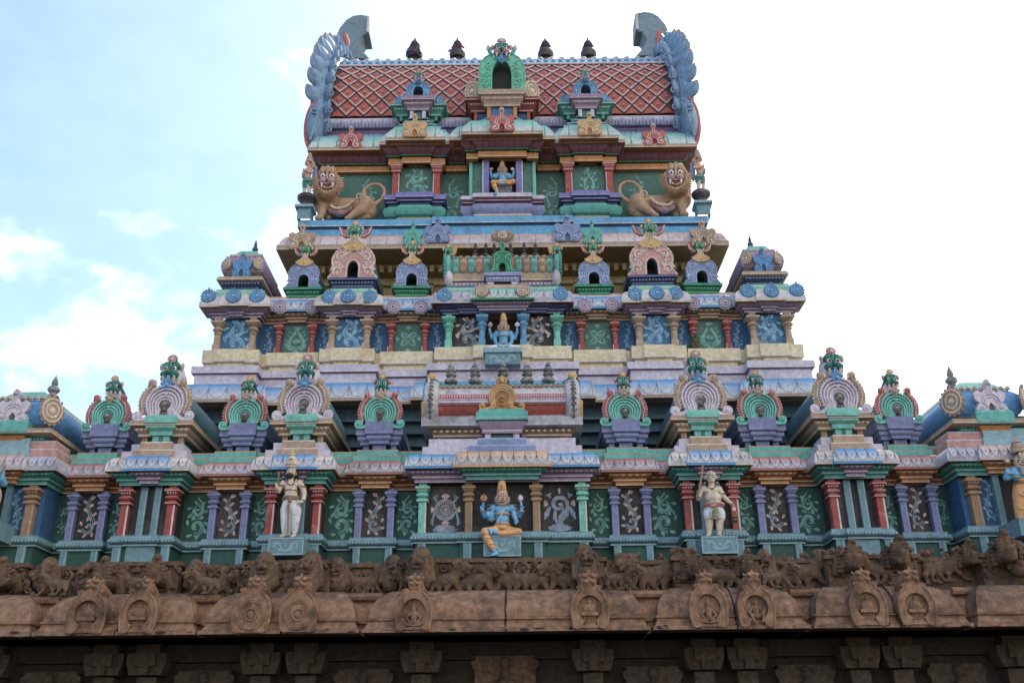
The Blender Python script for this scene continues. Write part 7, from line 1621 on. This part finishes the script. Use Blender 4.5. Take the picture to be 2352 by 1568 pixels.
def edge_left():
    f = Fig(-8, 976.1, .2015, -1.45, -70, 1095)
    t = thing('standing_statue', 'blue-armed archer figure holding a curved bow, cut by the left edge of the photo', 'statue', f.O)
    f.bl('bluesk', -80, 540, 0, 110, 70, 70); f.ch('bluesk', (-80, 470, 0, 46), (-80, 540, 0, 90), (-80, 660, 0, 86)); f.bl('skinp', -85, 390, 0, 62, 62, 72)
    f.ch('bluesk', (0, 500, 0, 44), (45, 560, -.03, 40), (85, 670, -.08, 38), (60, 620, -.2, 30), (70, 520, -.24, 26)); f.hand('bluesk', 75, 490, -.26, .2, -1, 34, 1, .7); f.ch('bluesk', (-165, 510, 0, 44), (-210, 600, 0, 38), (-180, 650, -.1, 30)); f.hand('bluesk', -170, 660, -.12, .5, 1, 34, 1, .3)
    f.go('body', t, .016, 4)
    f.ch('orcloth', (-80, 690, 0, 104), (-120, 820, 0, 78), (-120, 1060, 0, 48)).ch('orcloth', (-80, 690, 0, 104), (-35, 820, 0, 78), (-35, 1060, 0, 48)); f.go('dhoti', t, .018, 3)
    b = MB(); b.tube([tuple(f.p(x, y, -.3)) for x, y in ((95, 425), (90, 460), (70, 500), (40, 530), (10, 600), (18, 690), (40, 740), (50, 800), (30, 880), (0, 950), (-30, 1000))], .022, 'tan', 7); b.build('bow', t)
    b = MB(); c = f.p(-85, 335); u = f.u; b.lathe(tuple(c), [(66*u, 0), (70*u, 20*u), (60*u, 60*u), (50*u, 110*u), (20*u, 150*u), (2*u, 190*u)], 'tan', 12); b.tube([tuple(f.p(-30, 380, 0)), tuple(f.p(-10, 430, 0)), tuple(f.p(5, 470, -.02))], .06, 'tand', 7); b.build('crown', t)
    b = MB(); ring(b, f, 62, 600, -.06, 42, 42, 9, 'gold', tilt=8); b.build('bracelet', t)
    b = MB(); b.box(f.p(-300, 1100).x, f.p(60, 1100).x, -.35, .9, f.p(0, 1300).z, f.p(0, 1100).z, 'steel'); b.build('seat_block', t)
edge_left()
# ---- plant rooted in a crack of the middle tier
b = MB(); rn = random.Random(5); vy = 2.72
v0 = F(1598, 815, vy)
for i in range(46):
    t_ = rn.random(); c = F(1592+rn.uniform(-14, 12)*(1-abs(t_-.5)), 818-t_*46, vy-rn.uniform(.0, .18)); a = rn.uniform(0, 2*pi); s_ = rn.uniform(.05, .085)
    dx, dz = math.cos(a)*s_, math.sin(a)*s_; n_ = rn.uniform(-.03, .03)
    b.add([(c.x-v0.x, c.y-v0.y, c.z-v0.z), (c.x-v0.x+dx*.6-dz*.5, c.y-v0.y+n_, c.z-v0.z+dz*.6+dx*.5), (c.x-v0.x+dx*1.3, c.y-v0.y-n_, c.z-v0.z+dz*1.3), (c.x-v0.x+dx*.6+dz*.5, c.y-v0.y-.03, c.z-v0.z+dz*.6-dx*.5)], [(0, 1, 2, 3)], 'vine')
for i in range(5): b.tube([(0, 0, 0), (rn.uniform(-.1, .1), -.05, .25), (rn.uniform(-.2, .15), -.08, .5)], .008, 'vine', 4)
o_ = tag(b.build('wall_plant', None, 0), 'small leafy green plant growing beside a red column on the right of the middle tier', 'plant'); o_.location = v0
# ================================================================== STONE BASE
ST = thing('stone_base', 'brown carved stone storey with a heavy curved eave and a frieze of beasts', 'stone base', (0, 0, 0))
GX = lambda px, Y, py=1400: X_(px, py, Y)
YR0, YF0 = -1.2, -1.62                       # frieze: recess and block faces
zfb = Z_(1155, 1362, -1.9); zft = Z_(1155, 1289, YR0); zftb = Z_(1155, 1280, YF0)
b = MB(); b.box(-XW, XW, YR0, 3, zfb-.4, zft, 'stonef'); b.us(-XW, XW, YR0, 3, [(0, zft-.12), (.07, zft-.10), (.07, zft-.01), (-.3, zft+.01)], 'stonef'); b.build('frieze', ST)
FB = [(-60, 60), (215, 412), (566, 760), (921, 1388), (1548, 1745), (1900, 2108), (2255, 2420)]
for (a, c) in FB:
    x0, x1 = GX(a, YF0, 1300), GX(c, YF0, 1300); b = MB(); b.box(x0, x1, YF0, YR0, zfb-.3, zftb-.004, 'stonef'); b.us(x0, x1, YF0, YR0, [(0, zftb-.12), (.06, zftb-.1), (.06, zftb-.02), (-.2, zftb)], 'stonef'); b.us(x0, x1, YF0, YR0, [(0, zfb+.0), (.06, zfb+.02), (.05, zfb+.08), (0, zfb+.1)], 'stonef'); b.build('frieze_block', ST)
# heavy curved eave
YLp = -2.95; zl_, zr_, ze_ = Z_(1155, 1449, YLp), Z_(1155, 1421, YLp+.12), Z_(1155, 1357, YLp+1.0)
def eave(x0, x1, d, nm='eave_block', ends=True):
    h = ze_-zl_; pr = [(0, zl_+.0), (.0, zl_+.07), (-.07, zl_+.09), (-.13, zr_-.05), (-.13, zr_-.02), (-.09, zr_), (-.09, zr_+.03), (-.15, zr_+.05)]
    pr += [(-.15-(.80)*(1-math.cos(t*pi/2)), zr_+.05+(ze_-zr_-.05)*math.sin(t*pi/2)) for t in (.15, .3, .45, .6, .75, .88, 1)]+[(-1.6, ze_+.03)]
    b = MB(); n = len(pr)
    # sides flare outwards: bell-shaped ends
    vs = []
    for (o, z) in pr: w_ = max(o, -.62)*.75; vs += [(x0-w_*1 if ends else x0, 0, z), (x0-w_ if ends else x0, YLp+d-o, z), (x1+w_ if ends else x1, YLp+d-o, z), (x1+w_ if ends else x1, 0, z)]
    fs = [(i*4+k, i*4+k+1, i*4+k+5, i*4+k+4) for i in range(n-1) for k in range(3)]
    b.add(vs, fs, 'stone')
    if ends and x1-x0 > 2:                   # open joints between the stones, filled with dark dirt
        rj = random.Random(int(x0*100))
        for k in range(1):
            xj = x0+(x1-x0)*(rj.uniform(.46, .54) if x1-x0 < 5 else (.50, .515)[k])
            b.tube([(xj+rj.uniform(-.012, .012), YLp+d-o-.0, z) for (o, z) in pr[:-1]], [rj.uniform(.012, .032) for _ in pr[:-1]], 'eyeb', 5, up=(1,0,0), flat=.8)
        for k in range(int((x1-x0)*2.2)):    # chipped knobs along the rim
            xk = rj.uniform(x0+.1, x1-.1); b.ell((xk, YLp+d+.0, zl_+rj.uniform(.0, .07)), (rj.uniform(.03, .12), .02, rj.uniform(.015, .04)), 'stoneshadechip' if k % 2 else 'stone', 7, 4)
    b.add([(x0, YLp+d, zl_), (x1, YLp+d, zl_), (x1, 0, zl_), (x0, 0, zl_)], [(3, 2, 1, 0)], 'stoneshadechip'); b.build(nm, ST)  # soffit in the darkened stone, eave shade coloured in
eave(-XW, XW, .5, 'eave_recess', False)
EB = [(-280, 72), (74, 450), (454, 825), (829, 1495), (1500, 1865), (1870, 2240), (2246, 2620)]
for (a, c) in EB:
    x0, x1 = GX(a, YLp, 1440)+.01, GX(c, YLp, 1440)-.01; eave(x0, x1, 0)
    for s, xe in ():       # carved leaf at the rounded corners
        b = MB()
        for i in range(9): b.tube([(xe+s*(.28+.05*j), YLp+.30+.1*j-.02*i*0, zr_+.15+.07*i+.1*math.sin(i+j)) for j in range(4)], .02, 'stone', 5)
        b.tube([(xe+s*.2, YLp+.28, zr_+.2), (xe+s*.45, YLp+.26, zr_+.15), (xe+s*.62, YLp+.45, ze_-.2), (xe+s*.66, YLp+.62, ze_-.05)], .022, 'stone', 5); b.build('corner_leaf', ST)
# rim rolls in the gaps
for px in (84, 452, 827, 1498, 1867, 2243):
    x = GX(px, -2.2, 1370); b = MB(); b.tube([(x-.45, -2.15, ze_-.12), (x+.45, -2.15, ze_-.12)], .08, 'stone', 8); b.build('gap_stone', ST)
# stone lion face built of fused masses
def sface(pr, x, y, z, s):
    """x,y,z = centre of the face, s = half width"""
    q = lambda a, b_, c: (x+a*s, y+b_*s, z+c*s)
    pr.append(('stone', q(0, .2, 0), None, (.85*s, .8*s, .95*s), None))
    for k in (-1, 1):
        pr.append(('stone', q(k*.42, -.5, .42), None, (.36*s, .3*s, .28*s), None)); pr.append(('stone', q(k*.4, -.78, .2), None, (.17*s, .14*s, .15*s), None))
        pr.append(('stone', q(k*.36, -.72, -.32), None, (.38*s, .34*s, .24*s), None)); pr.append(('stone', q(k*.8, .0, .5), q(k*.95, .1, .78), .18*s, .08*s))
        pr.append(('stone', q(k*.5, -.72, -.52), q(k*.52, -.78, -.85), .12*s, .04*s))
    pr.append(('stone', q(0, -.85, -.08), None, (.2*s, .28*s, .2*s), None)); pr.append(('stone', q(0, -.5, .6), q(0, -.35, 1.0), .2*s, .12*s)); pr.append(('stone', q(-.5, -.5, -.86), q(.5, -.5, -.86), .14*s, .14*s))
# medallions on the eave
def medal(kind):
    t = MB(); u_ = .0089
    W_, H_ = .72, .98
    out = [(-.32, 0), (-.36, .12), (-.43, .36), (-.42, .56), (-.32, .74), (-.24, .80), (-.27, .88), (-.16, .92), (-.08, .86), (0, .9)]
    out = [(p[0]*1.0, p[1]*1.0) for p in out]; out = out+[(-p[0], p[1]) for p in reversed(out[:-1])]
    inn = [(.235*math.cos(R_(a))*1.15, .42+.25*math.sin(R_(a))*1.1) for a in range(-62, 243, 19)]
    inn = [(.2, .03)]+inn+[(-.2, .03)] if kind != 'disc' else None
    if inn: t.extr(out+[(.32, 0)][:0]+inn, 0, .5, 'stone')
    else: t.extr(out, 0, .5, 'stone')
    if kind == 'disc':
        for r, y in ((.3, -.02), (.26, -.01), (.12, -.02)): t.tube([(p[0], y, .36+p[1]) for p in spiral(0, 0, r, r, 0, 1, 26)], .022, 'stone', 6)
        t.ell((0, 0, .36), (.09, .06, .09), 'stone', 12, 7)
    else:
        t.box(-.3, .3, .12, .2, .0, .8, 'stone')
        if kind == 'temple':
            for (w_, z0, z1, d) in ((.2, .03, .08, .02), (.16, .08, .12, .05), (.13, .12, .28, .08), (.19, .28, .33, .0), (.17, .33, .36, .03)): t.box(-w_, w_, d, .14, z0, z1, 'stone')
            for k in range(5): t.box(-.12+k*.055, -.10+k*.055, .05, .1, .12, .28, 'stone')
            t.ell((0, .09, .43), (.15, .08, .12), 'stone', 14, 8); t.lathe((0, .08, .53), [(.04, 0), (.05, .03), (.02, .07), (.004, .12)], 'stone', 8)
        elif kind == 'figure':
            t.box(-.2, .2, .02, .14, .03, .09, 'stone'); capsule(t, (0, .08, .22), (0, .08, .38), .07, .08); t.ell((0, .06, .47), (.05, .06, .06), 'stone', 10, 7); t.lathe((0, .07, .5), [(.05, 0), (.03, .06), (.004, .14)], 'stone', 8)
            for k in (-1, 1): capsule(t, (k*.08, .07, .37), (k*.17, .06, .26), .03, .025); capsule(t, (k*.17, .06, .26), (k*.08, .03, .2), .025, .02); capsule(t, (k*.05, .06, .18), (k*.2, .02, .14), .045, .035); capsule(t, (k*.2, .02, .14), (0, .01, .11), .035, .025)
        else:
            capsule(t, (0, .08, .26), (-.01, .08, .42), .07, .08); t.ell((-.01, .06, .52), (.05, .06, .06), 'stone', 10, 7)
            capsule(t, (-.05, .07, .24), (-.17, .03, .33), .04, .035); capsule(t, (-.17, .03, .33), (-.05, .02, .1), .035, .025); capsule(t, (.05, .07, .24), (.18, .03, .36), .04, .035); capsule(t, (.18, .03, .36), (.12, .02, .12), .035, .025); capsule(t, (-.08, .07, .42), (-.18, .06, .3), .03, .02); capsule(t, (.07, .07, .42), (.2, .05, .28), .03, .02)
    for k in (-1, 1): t.tube([(k*p[0], -.0, .02+p[1]) for p in ((.36, .0), (.40, .2), (.41, .45), (.33, .68), (.2, .8))], .03, 'stone', 6); t.tube([(k*q[0], -.0, q[1]) for q in spiral(.22, .84, .06, .02, 0, 1, 8)], .022, 'stone', 5)
    return t
protos = {}
ML = [(200, 'temple'), (318, 'temple'), (577, 'disc'), (685, 'disc'), (950, 'figure'), (1355, 'temple'), (1628, 'figure'), (1738, 'dancer'), (1996, 'temple'), (2108, 'temple')]
hp = []; sface(hp, 0, 0, 0, .20); hp.append(('stone', (0, .15, .0), (0, .7, -.1), .19, .2)); hp.append(('stone', (0, 0, -.1), (0, .1, -.3), .15, .1))
hd_ = fuse('lion_mask', hp, .016, ST, 3); first = True
zm0 = Z_(1155, 1447, YLp-.06)
for i, (px, kd) in enumerate(ML):
    x = GX(px, YLp-.06, 1400)
    if kd not in protos: o_ = medal(kd).build('eave_medallion', ST); protos[kd] = o_
    else: o_ = protos[kd].copy(); C.objects.link(o_)
    o_.location = (x, YLp-.06, zm0+.01); rr = random.Random(i); k_ = rr.uniform(.82, .88); o_.scale = (k_, .78, rr.uniform(.86, .92))
    h_ = hd_ if first else hd_.copy()
    if not first: C.objects.link(h_)
    first = False; h_.parent = ST; h_.location = (x, YLp+.08, zm0+.93); h_.rotation_euler = (R_(-8), 0, R_(rr.uniform(-6, 6))); s_ = rr.uniform(.82, .95); h_.scale = (s_, s_, s_)
# frieze beasts
def beast(kind):
    pr = []
    if kind == 'lion':        # frontal lion over a rounded body
        sface(pr, 0, -.35, .28, .19); pr += [('stone', (0, -.05, .1), None, (.26, .36, .42), None), ('stone', (0, -.18, -.12), None, (.24, .3, .26), None), ('stone', (0, -.1, .42), None, (.2, .25, .22), None)]
        for k in (-1, 1): pr += [('stone', (k*.12, -.36, .0), (k*.05, -.46, -.06), .06, .05), ('stone', (k*.22, -.2, .35), (k*.26, -.15, -.1), .06, .07)]
    elif kind == 'sea':       # beast with curled upward snout
        pr += [('stone', (0, .1, .0), (0, -.25, .0), .24, .22), ('stone', (0, -.25, .0), (0, -.5, -.1), .2, .14), ('stone', (0, -.5, -.1), (0, -.62, .12), .13, .1), ('stone', (0, -.3, .15), (0, -.36, .42), .17, .13), ('stone', (0, -.36, .42), (.02, -.42, .62), .13, .1), ('stone', (.02, -.42, .62), (.02, -.5, .58), .1, .07)]
        for i in range(5): 
            for k in (-1, 1): pr.append(('stone', (k*.15, -.36-.02*i, .02+.1*i), None, (.065, .07, .055), None))
        for k in (-1, 1): pr += [('stone', (k*.17, -.24, .3), None, (.08, .08, .08), None), ('stone', (k*.2, .0, .2), (k*.26, .1, -.2), .1, .12)]
        for i in range(6): pr.append(('stone', (-.24+.01*i, -.1, -.2+.12*i), None, (.08, .1, .06), None))
    elif kind == 'beast':     # striding beast, head turned out
        pr += [('stone', (.35, 0, .0), (-.1, -.05, .05), .2, .2), ('stone', (-.1, -.05, .05), (-.3, -.15, .3), .18, .15), ('stone', (-.3, -.15, .3), (-.45, -.3, .38), .17, .13), ('stone', (-.45, -.3, .38), (-.6, -.36, .3), .12, .09), ('stone', (-.44, -.3, .3), (-.56, -.33, .16), .08, .06)]
        for (x0, x1) in ((-.2, -.4), (-.02, .08), (.3, .2), (.45, .5)): pr += [('stone', (x0, -.1, -.05), ((x0+x1)/2+.05, -.14, -.2), .09, .07), ('stone', ((x0+x1)/2+.05, -.14, -.2), (x1, -.12, -.36), .06, .05), ('stone', (x1, -.12, -.36), (x1-.1, -.16, -.37), .05, .04)]
        pr += [('stone', (.5, 0, .1), (.6, 0, .35), .06, .05), ('stone', (.6, 0, .35), (.48, 0, .5), .05, .05)]
        for i in range(9): a = R_(60+22*i); pr.append(('stone', (-.28+.2*math.cos(a), -.2, .3+.2*math.sin(a)), None, (.07, .07, .07), None))
        for k in (-1, 1): pr.append(('stone', (-.4+.06*k, -.4, .46), None, (.05, .05, .05), None))
    elif kind == 'dwarf':     # squat frontal figure with raised arms
        pr += [('stone', (0, 0, 0), None, (.17, .15, .19), None), ('stone', (0, -.02, .16), None, (.16, .13, .12), None), ('stone', (0, -.05, .34), None, (.12, .13, .13), None), ('stone', (0, 0, .2), (0, 0, .3), .07, .07)]
        for k in (-1, 1): pr += [('stone', (k*.14, 0, .2), (k*.27, -.03, .1 if k > 0 else .26), .06, .05), ('stone', (k*.27, -.03, .1 if k > 0 else .26), (k*.14, -.08, .0 if k > 0 else .42), .05, .045), ('stone', (k*.08, -.02, -.12), (k*.2, -.1, -.22), .09, .075), ('stone', (k*.2, -.1, -.22), (k*.12, -.06, -.4), .07, .05), ('stone', (k*.12, -.06, -.4), (k*.2, -.14, -.41), .05, .04)]
        for k in (-1, 1): pr += [('stone', (k*.05, -.17, .37), None, (.035, .03, .025), None)]
        pr.append(('stone', (0, -.18, .32), None, (.03, .04, .04), None))
    o_ = fuse('carved_'+{'lion': 'lion', 'sea': 'sea_beast', 'beast': 'striding_beast', 'dwarf': 'dwarf'}[kind], pr, .021, ST, 3)
    for m_ in (0,): o_.data.materials.clear(); o_.data.materials.append(MATS['stonef'])
    return o_
bp_ = {}
FZ = [(8, 1318, 'sea', 1, 1), (107, 1318, 'lion', 1, .95), (198, 1322, 'lion', 1, .85), (246, 1322, 'sea', 1, 1.05), (300, 1325, 'beast', .9, .8), (356, 1316, 'sea', 1, 1.0), (447, 1322, 'lion', .9, .9), (512, 1325, 'dwarf', 1, .95), (556, 1330, 'beast', .7, .7), (605, 1320, 'lion', 1, 1.08), (660, 1326, 'dwarf', 1, 1), (712, 1320, 'lion', 1, 1.1), (774, 1322, 'lion', 1, .9), (815, 1328, 'beast', 1, .8), (850, 1328, 'beast', -1, .75), (898, 1318, 'lion', 1, .92), (928, 1328, 'beast', .6, .7),
      (966, 1312, 'lion', 1, 1.1), (1030, 1326, 'beast', -.95, .85), (1105, 1326, 'beast', -1, .9), (1165, 1326, 'beast', 1, .85), (1232, 1326, 'beast', -1, .9), (1290, 1326, 'beast', 1, .85), (1344, 1308, 'lion', 1, 1.08), (1402, 1316, 'beast', -1, .95), (1440, 1330, 'dwarf', 1, .8), (1478, 1318, 'beast', 1, 1), (1530, 1316, 'beast', -1, 1.15), (1597, 1310, 'sea', .9, .95), (1650, 1322, 'beast', 1, .9), (1712, 1306, 'sea', .8, .85), (1762, 1312, 'lion', .9, .9), (1818, 1318, 'dwarf', 1, .95), (1862, 1316, 'beast', -1, 1.0),
      (1953, 1296, 'sea', 1, 1.0), (2010, 1310, 'beast', 1, .8), (2065, 1288, 'sea', 1, 1.0), (2140, 1304, 'dwarf', 1, .95), (2185, 1306, 'beast', -1, .85), (2228, 1290, 'sea', .9, .9), (2312, 1282, 'sea', 1, 1.05), (2348, 1300, 'lion', 1, .9)]
for i, (px, py, kd, fx, sc_) in enumerate(FZ):
    onb = any(a-8 <= px <= c+8 for a, c in FB); relief_ = kd in ('beast', 'dwarf'); Y_ = (YF0 if onb else YR0)-(.02 if relief_ else .12)
    if kd not in bp_: o_ = bp_[kd] = beast(kd)
    else: o_ = bp_[kd].copy(); C.objects.link(o_)
    rr = random.Random(i*7+1); o_.location = (GX(px, Y_-.15, py), Y_, Z_(1155, py, Y_-.15)-.0); o_.scale = (sc_*fx*.92, sc_*(.7 if relief_ else .8), sc_*(.68 if kd == 'sea' else .86)); o_.location.z -= .05; o_.rotation_euler = (0, R_(rr.uniform(-5, 5)), R_(rr.uniform(-12, 12)))
# foliage and knobs carved between the beasts
rn = random.Random(21)
for j in range(58):
    px = -20+j*41.5+rn.uniform(-8, 8); onb = any(a-4 <= px <= c+4 for a, c in FB); Y_ = (YF0 if onb else YR0)-.005; py = 1322-(10 if px > 1500 else 0)-(14 if px > 1900 else 0)
    c = F(px, py, Y_); b = MB(); zc_ = Z_(1155, py, Y_)
    for k in range(3):
        cx_, cz_, r_ = c.x+rn.uniform(-.14, .14), zc_+rn.uniform(-.22, .24), rn.uniform(.06, .12); b.tube([(p_[0], Y_-.03, p_[1]) for p_ in spiral(cx_, cz_, r_, .02, rn.uniform(0, 6), rn.choice((-1.2, 1.2)), 10)], .026, 'stonef', 5)
    for k in range(7): b.ell((c.x+rn.uniform(-.2, .2), Y_-.02, zc_+rn.uniform(-.3, .3)), (rn.uniform(.03, .07), .06, rn.uniform(.03, .09)), 'stonef', 7, 5, Matrix.Rotation(rn.uniform(-1, 1), 3, 'Y'))
    b.build('carved_foliage', ST)
# couchant beasts in the eave gaps
for i, px in enumerate((140, 488, 1452, 1812, 1545)):
    if px in (1545,): continue
    o_ = bp_['beast'].copy(); C.objects.link(o_); o_.location = (GX(px-20, -2.3, 1345), -2.25, ze_+.16); o_.scale = (.6*(-1 if i > 1 else 1), .6, .55)
# wall, pilasters and niches under the eave, its shade put into their dark stone colours
YW0 = -.95; zw_t = zl_+.3; zw_b = 0.0
b = MB(); b.box(-XW, XW, YW0, 3, zw_b, zw_t, 'stoneshadechip'); b.us(-XW, XW, YW0, 3, [(0, zl_-.34), (.16, zl_-.33), (.2, zl_-.2), (.3, zl_-.02), (.3, zl_+.05)], 'stoneshadechip'); b.build('base_wall', ST)
zc_t, zc_b, zc_s = Z_(1155, 1492, -1.35), Z_(1155, 1542, -1.35), Z_(1155, 1545, -1.35)
for px in (-20, 242, 340, 600, 703, 968, 1362, 1617, 1716, 1975, 2073, 2335):
    x = GX(px, -1.35, 1515); b = MB(); w_ = .40 if px not in (968, 1362) else .42
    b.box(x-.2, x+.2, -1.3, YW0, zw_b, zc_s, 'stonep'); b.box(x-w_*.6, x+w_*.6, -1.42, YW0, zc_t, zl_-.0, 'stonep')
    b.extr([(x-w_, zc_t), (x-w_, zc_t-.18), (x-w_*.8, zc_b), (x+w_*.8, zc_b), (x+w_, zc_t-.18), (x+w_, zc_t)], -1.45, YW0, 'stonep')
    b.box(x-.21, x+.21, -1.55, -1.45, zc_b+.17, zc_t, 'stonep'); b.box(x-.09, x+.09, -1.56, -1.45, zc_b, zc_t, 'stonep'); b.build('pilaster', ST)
for px in (118, 470, 835, 1160, 1500, 1850, 2200):
    x = GX(px, -1.2, 1540); b = MB(); big = px == 1160; w_ = .62 if big else .55
    top = Z_(1155, 1505 if big else 1532, -1.2)
    b.extr([(x-w_, 0.5), (x-w_, top-.28), (x-w_*1.1, top-.2), (x-w_*1.12, top-.1), (x-w_*.95, top-.06), (x-w_, top), (x+w_, top), (x+w_*.95, top-.06), (x+w_*1.12, top-.1), (x+w_*1.1, top-.2), (x+w_, top-.28), (x+w_, .5)], -1.18, YW0, 'stonef' if big else 'stonep')
    b.lathe((x, -1.22, top-.62), [(.2, 0), (.22, .1), (.1, .2), (.12, .26), (.06, .34), (.11, .42), (.08, .5), (.1, .56), (.03, .6)], 'stonef' if big else 'stonep', 10); b.build('niche', ST)
